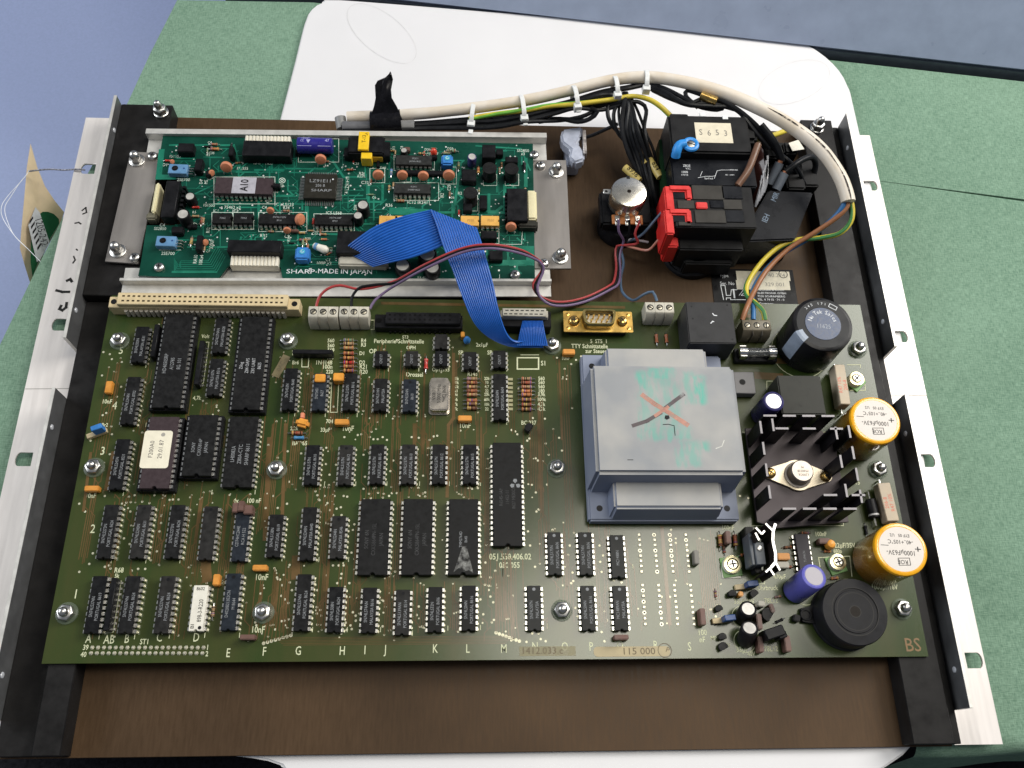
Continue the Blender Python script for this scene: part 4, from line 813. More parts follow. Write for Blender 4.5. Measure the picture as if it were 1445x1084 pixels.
# ------------------------------------------------------------------ power section
# transformer
TRG = mat('transformer_grey', (0.185, 0.215, 0.300), 0.60, scale=70, bump=0.03, col2=(0.225, 0.250, 0.320))
tf = put('transformer', MB().box(-35.8, 35.6, -29.2, 28.8, 4, 30.5, 1.2, 1.9).mesh('transformer', 1.6, 4), TRG, mbd, (277, 104.5, 0), label='grey potted transformer marked with a faded X')
put('base_flange', MB().box(-35.8, 36.0, -43.2, 43.4, .3, 7).mesh('base_flange', .9, 2), TRG, tf, (277, 104.8, 0))
put('winding_cover', MB().box(-26.6, 26.4, -43.3, -22, .5, 19.5, 1.2, 2.9).mesh('winding_cover', 1.2, 3), TRG, tf, (277, 104.6, 0)); put('winding_cover', MB().box(-26, 25.8, 26, 42.2, 5, 19.5, 0.8, 0.9).mesh('winding_cover', 1.2, 3), TRG, tf, (277, 104.6, 0))
for x, y in ((-30.5, -37), (30.5, -37), (-30.5, 37)): put('mounting_hole', flatmesh(MB().disc(0, 0, 0, 1.5, 16), 'mounting_hole'), INKB, tf, (277 + x, 104.6 + y, 7.04))
TEAL = stain_mat('teal_paint_rest', (0.36, 0.66, 0.58), 110, .34, .80, .22); PINK = stain_mat('red_marker_faded', (0.56, 0.27, 0.20), 200, .2, .55, .8); DARK = stain_mat('dark_marker_faded', (0.10, 0.075, 0.08), 300, .25, .5, .85)
def tflat(pts, ma, name): q = [at(x, y, 30.58) for x, y in pts]; put(name, flatmesh(MB().flat([(v.x - 277, v.y - 104.5) for v in q], 0), name), ma, tf, (277, 104.5, 30.60 + random.random() * .02))
Z = lambda u, v: (780 + u / 4.817, 470 + v / 4.817)
def teal_mask(nt):
    """rests of an old teal stamp: streaky rectangles, in millimetres of the top face"""
    tc = nt.nodes.new('ShaderNodeTexCoord'); sx = nt.nodes.new('ShaderNodeSeparateXYZ'); nt.links.new(tc.outputs['Object'], sx.inputs[0])
    mp = nt.nodes.new('ShaderNodeMapping'); mp.inputs['Scale'].default_value = (1, .3, 1); nz = nt.nodes.new('ShaderNodeTexNoise'); nz.inputs['Scale'].default_value = 420; nz.inputs['Detail'].default_value = 5
    nt.links.new(tc.outputs['Object'], mp.inputs['Vector']); nt.links.new(mp.outputs[0], nz.inputs['Vector'])
    def M(op, a, b_=None):
        n = nt.nodes.new('ShaderNodeMath'); n.operation = op
        for i, v in enumerate((a, b_)):
            if v is None: continue
            if isinstance(v, (int, float)): n.inputs[i].default_value = v
            else: nt.links.new(v, n.inputs[i])
        return n.outputs[0]
    def edge(v, lo_, hi_, soft):
        r = nt.nodes.new('ShaderNodeMapRange'); r.interpolation_type = 'SMOOTHSTEP'; nt.links.new(v, r.inputs['Value'])
        for k, val in (('From Min', lo_), ('From Max', hi_)): r.inputs[k].default_value = val
        return r.outputs[0]
    tot = None
    for (u0, v0, u1, v1, wgt) in ((578, 255, 640, 385, .8), (660, 225, 830, 310, .75), (905, 262, 965, 480, .55), (965, 290, 1032, 475, 1.0), (595, 630, 940, 725, .6), (845, 730, 1000, 900, .55), (1015, 735, 1062, 805, .8), (590, 390, 860, 640, .45), (600, 300, 860, 420, .45)):
        p0, p1 = at(*Z(u0, v1), 30.6), at(*Z(u1, v0), 30.6); s_ = .0016; X, Y = sx.outputs[0], sx.outputs[1]
        x0, x1, y0, y1 = (p0.x - 277) * S, (p1.x - 277) * S, (p0.y - 104.5) * S, (p1.y - 104.5) * S
        wob = M('MULTIPLY', M('SUBTRACT', nz.outputs['Fac'], .5), .006)
        Xw, Yw = M('ADD', X, wob), M('ADD', Y, wob)
        m_ = M('MULTIPLY', M('MULTIPLY', edge(Xw, x0 - s_, x0 + s_, 0), edge(Xw, x1 + s_, x1 - s_, 0)), M('MULTIPLY', edge(Yw, y0 - s_, y0 + s_, 0), edge(Yw, y1 + s_, y1 - s_, 0)))
        m_ = M('MULTIPLY', m_, wgt); tot = m_ if tot is None else M('MAXIMUM', tot, m_)
    return M('MULTIPLY', tot, edge(nz.outputs['Fac'], .30, .62, 0))
def dusty(name, stamped):
    """transformer plastic whose upward faces carry a film of pale dust"""
    m_ = TRG.copy(); m_.name = name; nt = m_.node_tree; b_ = nt.nodes['Principled BSDF']; src = b_.inputs['Base Color'].links[0].from_socket
    ge = nt.nodes.new('ShaderNodeNewGeometry'); sz = nt.nodes.new('ShaderNodeSeparateXYZ'); nt.links.new(ge.outputs['Normal'], sz.inputs[0])
    up = nt.nodes.new('ShaderNodeMapRange'); up.inputs['From Min'].default_value = .70; up.inputs['From Max'].default_value = .98; nt.links.new(sz.outputs[2], up.inputs['Value'])
    tc = nt.nodes.new('ShaderNodeTexCoord'); nz = nt.nodes.new('ShaderNodeTexNoise'); nz.inputs['Scale'].default_value = 34; nz.inputs['Detail'].default_value = 8; nt.links.new(tc.outputs['Object'], nz.inputs['Vector'])
    cr = nt.nodes.new('ShaderNodeValToRGB'); cr.color_ramp.elements[0].position = .36; cr.color_ramp.elements[0].color = (0.262, 0.272, 0.285, 1); cr.color_ramp.elements[1].position = .66; cr.color_ramp.elements[1].color = (0.375, 0.365, 0.345, 1); nt.links.new(nz.outputs['Fac'], cr.inputs[0])
    m1 = nt.nodes.new('ShaderNodeMix'); m1.data_type = 'RGBA'; nt.links.new(src, m1.inputs['A']); nt.links.new(cr.outputs[0], m1.inputs['B']); nt.links.new(up.outputs[0], m1.inputs['Factor']); res = m1.outputs['Result']
    if stamped:
        m2 = nt.nodes.new('ShaderNodeMix'); m2.data_type = 'RGBA'; m2.inputs['B'].default_value = (0.10, 0.39, 0.31, 1); nt.links.new(res, m2.inputs['A']); nt.links.new(teal_mask(nt), m2.inputs['Factor']); res = m2.outputs['Result']
    nt.links.new(res, b_.inputs['Base Color']); return m_
tf.data.materials[0] = dusty('transformer_dusty_stamped', True); TRD_ = dusty('transformer_dusty', False)
for o in tf.children:
    if o.name.startswith('winding_cover'): o.data.materials[0] = TRD_
def stroke(P, w, ma, name):
    q = [at(x, y, 30.58) for x, y in P]; put(name, flatmesh(MB().line([(v.x - 277, v.y - 104.5) for v in q], w, 0), name), ma, tf, (277, 104.5, 30.53 + random.random() * .02))
stroke([Z(615, 425), Z(690, 480), Z(780, 535), Z(910, 620)], 2.3, PINK, 'marker_cross'); stroke([Z(550, 628), Z(640, 598), Z(730, 545)], 1.8, DARK, 'marker_cross'); stroke([Z(770, 505), Z(830, 460), Z(885, 420)], 1.8, DARK, 'marker_cross'); stroke([Z(700, 560), Z(780, 505)], 1.6, PINK, 'marker_cross')
stroke([Z(750, 622), Z(785, 620), Z(825, 630), Z(832, 695)], .35, INKB, 'scratch'); stroke([Z(510, 862), Z(545, 862)], .3, INKB, 'scratch'); stroke([Z(1165, 730), Z(1150, 770), Z(1110, 785)], .4, mat('scratch_pale', (0.6, 0.6, 0.55), .6), 'scratch')
tflat([Z(765, 560), Z(790, 560), Z(795, 580), Z(775, 590), Z(760, 580)], INKB, 'ink_dot')
# relay cube
p = B(1003, 455, 19); rl = put('relay', MB().box(-12.2, 12.2, -12, 12, .3, 19, .2, .2).mesh('relay', .5, 2), mat('relay_black', (0.050, 0.050, 0.052), .55, var=.12, scale=200), mbd, (p.x, p.y, 0), label='black relay cube behind the transformer')
for x, y in ((-9, 9), (9.5, 10), (-9, 2), (10, -9.5)): put('pinhole', flatmesh(MB().disc(0, 0, 0, .5, 8), 'pinhole'), INKB, rl, (x, y, 19.03), local=True)
stt = MB().line([(1.5, 5), (2.2, 4), (3.4, 3.9)], .5, 0).line([(0, -.5), (1, .6), (1.5, .4)], .5, 0); put('scratch', flatmesh(stt, 'scratch'), INKW, rl, (0, 0, 19.04), local=True)
# second relay
p = B(1131, 557, 15); r2 = put('relay', MB().box(-11, 11, -10.5, 10.5, .3, 15).mesh('relay', .6, 2), mat('relay_olive', (0.042, 0.043, 0.036), .36, var=.15, scale=200), mbd, (p.x, p.y, 0), label='dark olive relay beside the large black capacitor')
# rectifier, fuse
p = B(1051, 540, 5.5); br = put('bridge_rectifier', MB().box(-5.4, 5.2, -6, 6, .5, 5.5).mesh('bridge_rectifier', .4), mat('rectifier_grey', (0.16, 0.155, 0.155), .6), mbd, (p.x, p.y, 0))
put('hole', flatmesh(MB().disc(0, 0, 0, 1.6, 18), 'hole'), mat('hole_black', (0, 0, 0)), br, (-1.2, .3, 5.53), local=True)
p = B(1069, 497, 7)
fu = put('fuse', MB().tube([(-8, 0, 7), (8, 0, 7)], 2.1, 16).mesh('fuse'), GLASS, mbd, (p.x, p.y, 0), label='glass fuse in its clips')
for s in (-1, 1):
    put('end_cap', MB().tube([(s * 5.6, 0, 7), (s * 9.6, 0, 7)], 2.45, 16).mesh('end_cap'), mat('fuse_nickel', (0.82, 0.80, 0.76), .16, 1), fu, (0, 0, 0), local=True)
    put('clip', MB().box(s * 7.6 - 1.6, s * 7.6 + 1.6, -3.0, -2.6, 1.5, 8.4).box(s * 7.6 - 1.6, s * 7.6 + 1.6, 2.6, 3.0, 1.5, 8.4).mesh('clip'), TIN, fu, (0, 0, 0), local=True)
put('fuse_holder', MB().cbox(0, 0, 22, 7.5, .2, 3.6).mesh('fuse_holder', .4), BLACK2, fu, (0, 0, 0), local=True)
put('fuse_wire', MB().tube([(-6, 0, 7), (6, .3, 6.8)], .15, 5).mesh('fuse_wire'), TIN, fu, (0, 0, 0), local=True)
# large black capacitor with printed rim and blue disc
bc = put('large_capacitor', MB().lathe(0, 0, [(15, .1), (15.4, 1), (15.4, 24.2), (14.9, 25.6), (13.6, 26)], 56).mesh('large_capacitor'), mat('sleeve_black', (0.014, 0.014, 0.016), .30, var=.2, scale=120), mbd, (361, 157.2, 0), label='tall black capacitor with a dark blue printed top')
put('top_label', MB().lathe(0, 0, [(9.1, 25.9), (9.0, 26.15)], 40).mesh('top_label'), mat('navy_label', (0.022, 0.045, 0.105), .35, var=.3, scale=900), bc, (0, 0, 0), local=True)
put('rim_stripe', flatmesh(MB().ring(0, 0, 26.02, 13.3, 9.3, 40), 'rim_stripe'), mat('rim_grey', (0.035, 0.036, 0.038), .4), bc, (0, 0, 0), local=True)
gs = MB(); A0, A1 = math.radians(196), math.radians(222)
for i in range(8):
    a, b = A0 + (A1 - A0) * i / 8, A0 + (A1 - A0) * (i + 1) / 8
    gs.add([(15.46 * math.cos(a), 15.46 * math.sin(a), 6), (15.46 * math.cos(b), 15.46 * math.sin(b), 6), (15.46 * math.cos(b), 15.46 * math.sin(b), 24.2), (15.46 * math.cos(a), 15.46 * math.sin(a), 24.2)], [(0, 1, 2, 3)])
    for (r0, z0), (r1, z1) in (((15.46, 24.2), (15.0, 25.68)), ((15.0, 25.68), (13.5, 26.09)), ((13.5, 26.09), (11.4, 26.09))):
        gs.add([(r0 * math.cos(a), r0 * math.sin(a), z0), (r0 * math.cos(b), r0 * math.sin(b), z0), (r1 * math.cos(b), r1 * math.sin(b), z1), (r1 * math.cos(a), r1 * math.sin(a), z1)], [(0, 1, 2, 3)])
put('polarity_stripe', flatmesh(gs, 'polarity_stripe'), mat('stripe_blue_grey', (0.27, 0.32, 0.40), .4), bc, (0, 0, 0), local=True)
def arc_text(s, r, a0, step, h, ma, par, z, flip=False):
    for i, c_ in enumerate(s):
        if c_ == ' ': continue
        a = math.radians(a0 - step * i); text(c_, h, ma, par, (r * math.cos(a), r * math.sin(a), z), a - math.pi / 2, .9, local=True, name='letter')
arc_text('Nu Tek Sales', 6.6, 158, 13, 2.3, INKW, bc, 26.2); text('11625', 2.4, mat('label_grey', (.35, .38, .42), .6), bc, (0, -1.6, 26.2), -.08, .9, local=True); arc_text('245 171', 11.4, 130, 9, 1.5, INKW, bc, 26.08)
put('vent_mark', flatmesh(MB().line([(-2, -1), (2, -1), (2, 1), (-2, 1), (-2, -1)], .3, 0), 'vent_mark'), INKW, bc, (6.5, 9.6, 26.08), -.55, local=True)
# gold capacitors
GOLDS = mat('amber_sleeve', (0.26, 0.110, 0.006), .20, var=.10, scale=90, coat=.6, coat_rough=.08); AMB = mat('amber_rim', (0.80, 0.38, 0.010), .22, var=.06, coat=.6, coat_rough=.1)
for cx, cy, lb in ((378.8, 105.9, 'gold capacitor below the ceramic resistor'), (379.2, 43.6, 'gold capacitor beside the buzzer')):
    g = put('gold_capacitor', MB().lathe(0, 0, [(11.6, .1), (12.2, .9), (12.2, 24.0)], 56).mesh('gold_capacitor'), GOLDS, mbd, (cx, cy, 0), label=lb)
    put('rim', MB().lathe(0, 0, [(12.22, 23.6), (12.25, 24.2), (11.9, 25.1), (11.2, 25.5), (10.3, 25.4)], 56).mesh('rim'), AMB, g, (0, 0, 0), local=True)
    put('top_label', MB().lathe(0, 0, [(10.2, 25.2), (10.2, 25.45)], 48).mesh('top_label'), mat('label_white', (0.66, 0.61, 0.56), .5, var=.05), g, (0, 0, 0), local=True)
    r0 = math.pi - .06
    def gt(s, u, v, h, sx=.9): a = r0; text(s, h, INKB, g, (u * math.cos(a) - v * math.sin(a), u * math.sin(a) + v * math.cos(a), 25.5), r0, sx, local=True)
    gt('1000µF63V-', .3, 1.6, 2.3, .85); gt('-40..+105°C', 0, -3.3, 1.9); gt('EYF 05   U2', 0, -6.3, 1.5); gt('ROE', 0, 5.8, 2.0)
    put('logo_frame', flatmesh(MB().line([(-2.6, -1.6), (2.6, -1.6), (2.6, 1.6), (-2.6, 1.6), (-2.6, -1.6)], .22, 0), 'logo_frame'), INKB, g, (0.3, -5.7, 25.49), local=True)
    gt('+', -7.6, -.6, 3.4, 1.2); gt('—', 7.4, -1.2, 2.8, .9)
# buzzer
p = B(1207, 863, 14)
bz = put('buzzer', MB().lathe(0, 0, [(15.6, .1), (15.6, 1.2), (15.0, 1.6), (15.0, 13), (14.6, 13.8), (10.6, 14.0), (10.4, 13.6), (9.6, 13.6), (9.4, 14.0), (2.0, 14.0), (1.9, 13.9)], 64).mesh('buzzer', ang=22), mat('buzzer_black', (0.020, 0.020, 0.023), .42, var=.25, scale=200, bump=.04), mbd, (p.x, p.y, 0), label='round black buzzer with a small centre hole')
put('sound_hole', flatmesh(MB().disc(0, 0, 0, 2.4, 20), 'sound_hole'), mat('hole_brown', (0.012, 0.008, 0.005), .9), bz, (0, 0, 14.05), local=True)
for r_ in (2.55, 8.3, 10.6): put('moulded_ring', flatmesh(MB().ring(0, 0, 0, r_ - .16, r_ + .16, 48), 'moulded_ring'), mat('ring_grey', (0.050, 0.048, 0.045), .5), bz, (0, 0, 14.06), local=True)
put('fixing_lug', sheet('fixing_lug', [(-4, -3), (0, -3.8)] + [(3.8 * math.cos(math.radians(a)) * -1 - 3.2, 3.8 * math.sin(math.radians(a))) for a in range(-80, 81, 20)][:0] + [(5, -4), (5, 4), (0, 3.8), (-4, 3)], [], .3, 3.0), BLACK2, bz, (-16.5, .5, 0), local=True)
put('lug_ring', MB().tube([(2.3 * math.cos(t * math.pi / 8), 2.3 * math.sin(t * math.pi / 8), 0) for t in range(17)], .5, 6).mesh('lug_ring'), BLACK2, bz, (-18.6, .4, 3.2), local=True)
# violet capacitors (they lean a little)
VIO = mat('violet_sleeve', (0.105, 0.105, 0.42), .34, var=.08, scale=100); VIOD = mat('violet_sleeve_dark', (0.030, 0.026, 0.110), .28, var=.15, scale=100); CTOP = mat('capacitor_top', (0.36, 0.34, 0.37), .6, .1); 
def lean_cap(b0, t0, zt, r, sleeve, top, label, name='electrolytic_capacitor', zb=0.3):
    a = Vector((B(*b0).x, B(*b0).y, zb)); e = at(*t0, zt); M = frame(a, e); h = (e - a).length
    c = put(name, MB().lathe(0, 0, [(r * .92, 0), (r, .8), (r, h - 1.0), (r * .96, h - .3), (r * .84, h), (r * .72, h - .25)], 36).mesh(name), sleeve, mbd, a, label=label); c.rotation_euler = M.to_euler()
    put('cap_top', MB().lathe(0, 0, [(r * .72, h - .6), (r * .72, h - .1)], 30).mesh('cap_top'), top, c, (0, 0, 0), local=True)
    return c
lean_cap((1121, 835), (1149, 813), 20, 5.9, VIO, CTOP, 'violet electrolytic capacitor leaning by the buzzer')
lean_cap((1073, 587), (1092, 566), 19, 5.3, VIOD, mat('capacitor_top_highlight', (0.86, 0.85, 0.86), .45, .3), 'dark violet electrolytic capacitor with a painted top highlight')  # top is painted near white, its blown highlight put into the colour
for b0, t0 in (((1048, 872), (1056, 859), ), ((1051, 905), (1058, 886))):
    lean_cap(b0, t0, 11, 3.9, BLACK2, mat('capacitor_top_tin', (0.56, 0.54, 0.50), .42, .4), 'small black electrolytic capacitor with a grey stripe')
# ceramic power resistors
for (px, py, w, d, z, lines, lb) in ((1189, 542, 5.4, 22, 10, ('R47 10%', '206-8'), 'cream ceramic resistor beside the far trimmer'), (1254, 708, 6.2, 19, 8, ('206-8', 'R47 10%'), 'cream ceramic resistor between the gold capacitors')):
    p = B(px, py, z); cr_ = put('ceramic_resistor', MB().cbox(0, 0, w, d, 2.0, z).mesh('ceramic_resistor', .4), mat('ceramic_beige', (0.50, 0.42, 0.31), .6, var=.08), mbd, (p.x, p.y, 0), .06 if py > 600 else -.02, label=lb)
    for i, s in enumerate(lines): text(s, 1.9, INKR, cr_, (-1.3 + i * 2.6, -.5, z + .04), math.pi / 2, .95, local=True)
    put('leads', MB().tube([(0, d / 2, 4), (0, d / 2 + 2.4, 4), (0, d / 2 + 2.6, 0)], .4, 6).tube([(0, -d / 2, 4), (0, -d / 2 - 2.4, 4), (0, -d / 2 - 2.6, 0)], .4, 6).mesh('leads'), TIN, cr_, (0, 0, 0), local=True)
for px, py in ((1209, 534), (1034, 796), (1183, 793)):
    p = B(px, py, 4); trimmer(mbd, (p.x, p.y, 0), 3.9 if px > 1100 else 4.3, rz=random.random())
p = B(1031, 803, .3); put('trimmer_foot', MB().cbox(0, 0, 9, 9, .05, .5).mesh('trimmer_foot', .2), WHITEPL, mbd, (p.x, p.y, 0))
# big diode
p = B(1231, 718, 3.5); dd = put('power_diode', MB().tube([(0, -4.6, 3.4), (0, 4.6, 3.4)], 2.5, 18).mesh('power_diode', .3), BLACK2, mbd, (p.x, p.y, 0), .06)
put('leads', MB().tube([(0, -9, 0), (0, -8.4, 3.2), (0, 8.4, 3.2), (0, 9, 0)], .5, 8).mesh('leads'), TIN, dd, (0, 0, 0), local=True); put('band', MB().tube([(0, -3.6, 3.4), (0, -2.8, 3.4)], 2.54, 18).mesh('band'), mat('band_silver', (.5, .5, .5), .4), dd, (0, 0, 0), local=True)
# finger heat sink with metal-can transistor
zt = 24.0
yT = B(1138, 587, zt).y; yB = B(1157, 718, zt).y; xL = B(1080, 650, zt).x; xR = B(1205, 645, zt).x; hc = Vector(((xL + xR) / 2, (yT + yB) / 2, 0)); hwx = (xR - xL) / 2; hwy = (yT - yB) / 2
HSK = mat('black_anodised', (0.016, 0.015, 0.018), .36, .2, var=.2, scale=150); HSP = mat('anodised_violet_grey', (0.098, 0.083, 0.088), .45, .2, var=.08, scale=90)
hs = put('heat_sink', MB().prism([(-hwx - 1, -hwy - 1), (-hwx + 8, -hwy - 4), (hwx + 1, -hwy - 1), (hwx + 1, hwy - 6), (hwx - 6, hwy + 1), (-hwx - 1, hwy + 1)], 3.0, 4.6).mesh('heat_sink', .2), HSP, mbd, hc, label='black finger heat sink carrying a metal can transistor')
def finger(x, y, horizontal):
    w, t = 6.4, 1.1
    o = put('fin', MB().cbox(0, 0, w if horizontal else t, t if horizontal else w, 4.4, zt).mesh('fin', .12), HSK, hs, (x, y, 0), local=True)
    put('fin_edge', MB().cbox(0, 0, (w if horizontal else t) - .1, (t if horizontal else w) - .1, zt, zt + .12).mesh('fin_edge'), mat('worn_edge', (.20, .19, .20), .45, .4), hs, (x, y, 0), local=True)
for i in range(4):
    u = -1 + 2 * (i + .35) / 3.7
    finger(hwx * u * .82 - 2, hwy, True); finger(hwx * u * .82 + 1, -hwy, True); finger(-hwx, hwy * u * .86 + 1, False); finger(hwx, hwy * u * .86 - 1, False)
for i in range(3):
    u = -0.62 + .62 * i
    finger(hwx * u + 2, hwy - 6.5, True); finger(hwx * u + 7, -hwy + 6.5, True) if i else None; finger(hwx - 6.5, hwy * u, False); finger(-hwx + 6, hwy * u + 4, False) if i == 2 else None
p = B(1125, 671, 5.4); M_ = math.radians(2)
fl_ = []
for a in range(0, 360, 8):
    t = math.radians(a); r = 7.6 if abs(math.cos(t)) < .55 else 0
    fl_.append((t, a))
dia = [(7.9 * math.cos(math.radians(a)), 7.9 * math.sin(math.radians(a))) for a in range(55, 126, 10)] + [(-14.5 + 2.6 * math.cos(math.radians(a)), 2.6 * math.sin(math.radians(a))) for a in range(120, 241, 20)] + [(7.9 * math.cos(math.radians(a)), 7.9 * math.sin(math.radians(a))) for a in range(235, 306, 10)] + [(14.5 + 2.6 * math.cos(math.radians(a)), 2.6 * math.sin(math.radians(a))) for a in range(-60, 61, 20)]
to = put('can_transistor', MB().prism(dia, 4.6, 6.0).mesh('can_transistor', .2), mat('nickel_warm', (0.50, 0.44, 0.34), .38, .85, scale=200), hs, (p.x, p.y, 0), -.06, label='metal can power transistor with two brass screws')
CANM = mat('can_nickel', (0.40, 0.36, 0.32), .42, .8, scale=250)
can = MB().lathe(0, 0, [(6.6, 5.9), (6.6, 6.6), (5.6, 6.9), (5.5, 12.2), (5.0, 12.8)], 40).mesh('can'); put('can', can, CANM, hs, (p.x, p.y, 0))
for i, s in enumerate(('L200CK', 'PS30528', 'M')): text(s, 1.25, INKB, hs, (p.x + .2, p.y - 2 + 1.9 * i, 12.85), math.pi, .9)
for s in (-1, 1): panscrew(hs, (p.x + s * 13.6, p.y - s * .8, 6.0), BRASS, 1.0)
# power transistor in a folded clip heat sink
zt = 20.0; seg = MB(); edge = MB()
Q = lambda u, v: at(1040 + u / 4.817, 740 + v / 4.817, zt)
def blade(P, w=.9):
    for a, b in zip(P, P[1:]):
        a, b = Q(*a), Q(*b); d = (b - a); d.z = 0; d.normalize(); n = Vector((-d.y, d.x, 0)) * (w / 2)
        q = [(a + n), (a - n), (b - n), (b + n)]; seg.prism([(v.x, v.y) for v in q][::-1], 4, zt); n2 = n * .92
        q = [(a + n2), (a - n2), (b - n2), (b + n2)]; edge.prism([(v.x, v.y) for v in q][::-1], zt, zt + .12)
blade([(262, -5), (246, 45), (243, 110), (262, 200), (262, 258), (232, 292)], 1.3); blade([(195, -5), (240, 40)]); blade([(128, 22), (168, 66), (188, 44)]); blade([(125, 58), (150, 108)]); blade([(262, 258), (292, 312)]); blade([(225, 305), (252, 345)]); blade([(232, 292), (195, 325)])
hc2 = Q(240, 180)
cl = put('clip_heat_sink', seg.orient(Matrix.Translation((-hc2.x, -hc2.y, 0))).mesh('clip_heat_sink'), mat('clip_brown', (0.035, 0.026, 0.024), .4, .3), mbd, (hc2.x, hc2.y, 0), label='folded clip heat sink with bare white metal edges')
put('fin_edge', edge.orient(Matrix.Translation((-hc2.x, -hc2.y, 0))).mesh('fin_edge'), mat('bare_edge', (.88, .86, .84), .35, .6), cl, (0, 0, 0), local=True)
a_ = at(1040 + 155 / 4.817, 740 + 180 / 4.817, 14)
put('plastic_transistor', MB().box(-4.2, -2.4, -6.5, 8.5, 3, 13.4).box(-2.4, 2.2, -6.5, 4.0, 3, 14.5).mesh('plastic_transistor', .4), mat('to220_grey', (0.075, 0.085, 0.100), .45), cl, (a_.x, a_.y, 0))
put('fixing_screw', MB().lathe(0, 0, [(1.4, 14.5), (1.2, 15.0), (.5, 15.2)], 14).mesh('fixing_screw'), ZINC, cl, (a_.x - .2, a_.y + 1, 0))
# black plastic transistor pair by the buzzer
p = at(1092, 893, 10); put('plastic_transistor', MB().cbox(0, 0, 9, 4.6, 2.5, 12).cbox(3.5, -2, 4, 3, 2.5, 10).mesh('plastic_transistor', .4), BLACK2, mbd, (p.x, p.y, 0), .3)
# upright chip seen from the back beside the clip
p = B(1135, 783, 4); dip(mbd, (p.x, p.y, 0), 16, 7.62, ('TL494CN',), material=mat('chip_violet_grey', (0.075, 0.070, 0.078), .5), th=1.2)

# small parts crowded round the regulator
for px, py, rz, k, s_ in ((1022, 775, 1.5708, 'brown', .6), (1050, 782, .3, 'rust', .55), (1112, 800, 0, 'rust', .6), (1112, 772, .1, 'brown', .6), (1168, 778, 0, 'orange', .55), (1178, 816, .1, 'orange', .6), (1066, 858, 1.2, 'tan', .5), (1100, 876, .4, 'black', .6), (1010, 838, 1.5708, 'brown', .5), (1013, 880, .2, 'black', .5), (1136, 752, 0, 'brown', .6), (1222, 748, 1.5708, 'black', .7), (1060, 760, .8, 'black', .6), (1098, 842, .2, 'tan', .5)):
    p = B(px, py, 1); resistor(mbd, (p.x, p.y, 0), rz, k, s_, k != 'black')
for px, py, w, d, h, m_ in ((1058, 752, 4, 6, 9, BLACK2), (1070, 800, 3, 5, 8, BLACK2), (1046, 838, 2.2, 2.2, 5, TANTAL), (1075, 852, 3.4, 2.4, 5, GREYPL), (1090, 858, 2, 4, 5, MAROON), (1125, 872, 3, 3, 4, BLACK2)):
    p = B(px, py, h); boxcap(mbd, (p.x, p.y, 0), w, d, h, m_, random.uniform(-.3, .3), name='component')
# ------------------------------------------------------------------ display driver board on its aluminium frame
ZU = 4.0
U = lambda px, py, z=0.0: at(px, py, ZU + z)
fr = root('mounting_frame', (116, 238, -1.6), 'aluminium rails and end plates that carry the teal board', 'frame')
def rail(p0, p1, prof, name, label):
    """profile (offset towards the viewer, height) swept from p0 to p1 along the board"""
    d = (p1 - p0); d.z = 0; Ln = d.length; a = math.atan2(d.y, d.x)
    k = len(prof); V = [(0, y, z) for y, z in prof] + [(Ln, y, z) for y, z in prof]
    mb_ = MB().add(V, [tuple(range(k)), tuple(range(2 * k - 1, k - 1, -1))] + [(i, k + i, k + (i + 1) % k, (i + 1) % k) for i in range(k)])
    return put(name, mb_.mesh(name, .12), ALU, fr, (p0.x, p0.y, 0), a, label=label)
pa, pb = at(170, 418, 0), at(778, 418.5, 0)
rail(Vector((pa.x, pa.y, 0)), Vector((pb.x, pb.y, 0)), [(0, -1.2), (0, 0), (6.6, 0), (6.6, 4.6), (8.2, 4.6), (8.2, 0), (17, 0), (17, -1.2)], 'rail', 'near aluminium rail in front of the teal board')
pa, pb = at(207, 183, 5), at(771, 189, 5)
rail(Vector((pa.x, pa.y, 0)), Vector((pb.x, pb.y, 0)), [(0, -1.2), (0, 6.0), (-3.4, 6.0), (-3.4, 0.2), (-16, 0.2), (-16, -1.2)], 'rail', 'far aluminium rail behind the teal board')
for P, lb in ((((184, 214), (228, 216), (195, 372), (148, 369)), 'left'), (((748, 226), (799, 226), (806, 379), (752, 379)), 'right')):
    q = [at(x, y, .9) for x, y in P]; c = sum(q, Vector()) / 4
    put('end_plate', MB().prism([(v.x - c.x, v.y - c.y) for v in q][::-1], -1.4, 0).mesh('end_plate', .15), ALUPLATE, fr, (c.x, c.y, .95), label='brushed end plate with two domed nuts, %s of the teal board' % lb)
ACORN = MB().lathe(0, 0, [(3.2, .8), (3.2, 3.6)], 6).lathe(0, 0, [(2.7, 3.4), (2.7, 5.2), (2.2, 6.6), (1.2, 7.4), (.3, 7.6)], 18).mesh('acorn_nut')
for px, py in ((192, 224), (165, 352), (785, 240), (791, 361)):
    p = at(px, py, 3); n_ = put('acorn_nut', ACORN, ZINC, fr, (p.x, p.y, .95), random.random()); put('washer', WASHM, ZINC, n_, (0, 0, 0), local=True)
for px, py in ((215, 220), (190, 363), (763, 233), (768, 371)): p = at(px, py, 2); panscrew(fr, (p.x, p.y, .95), None, 1.05)

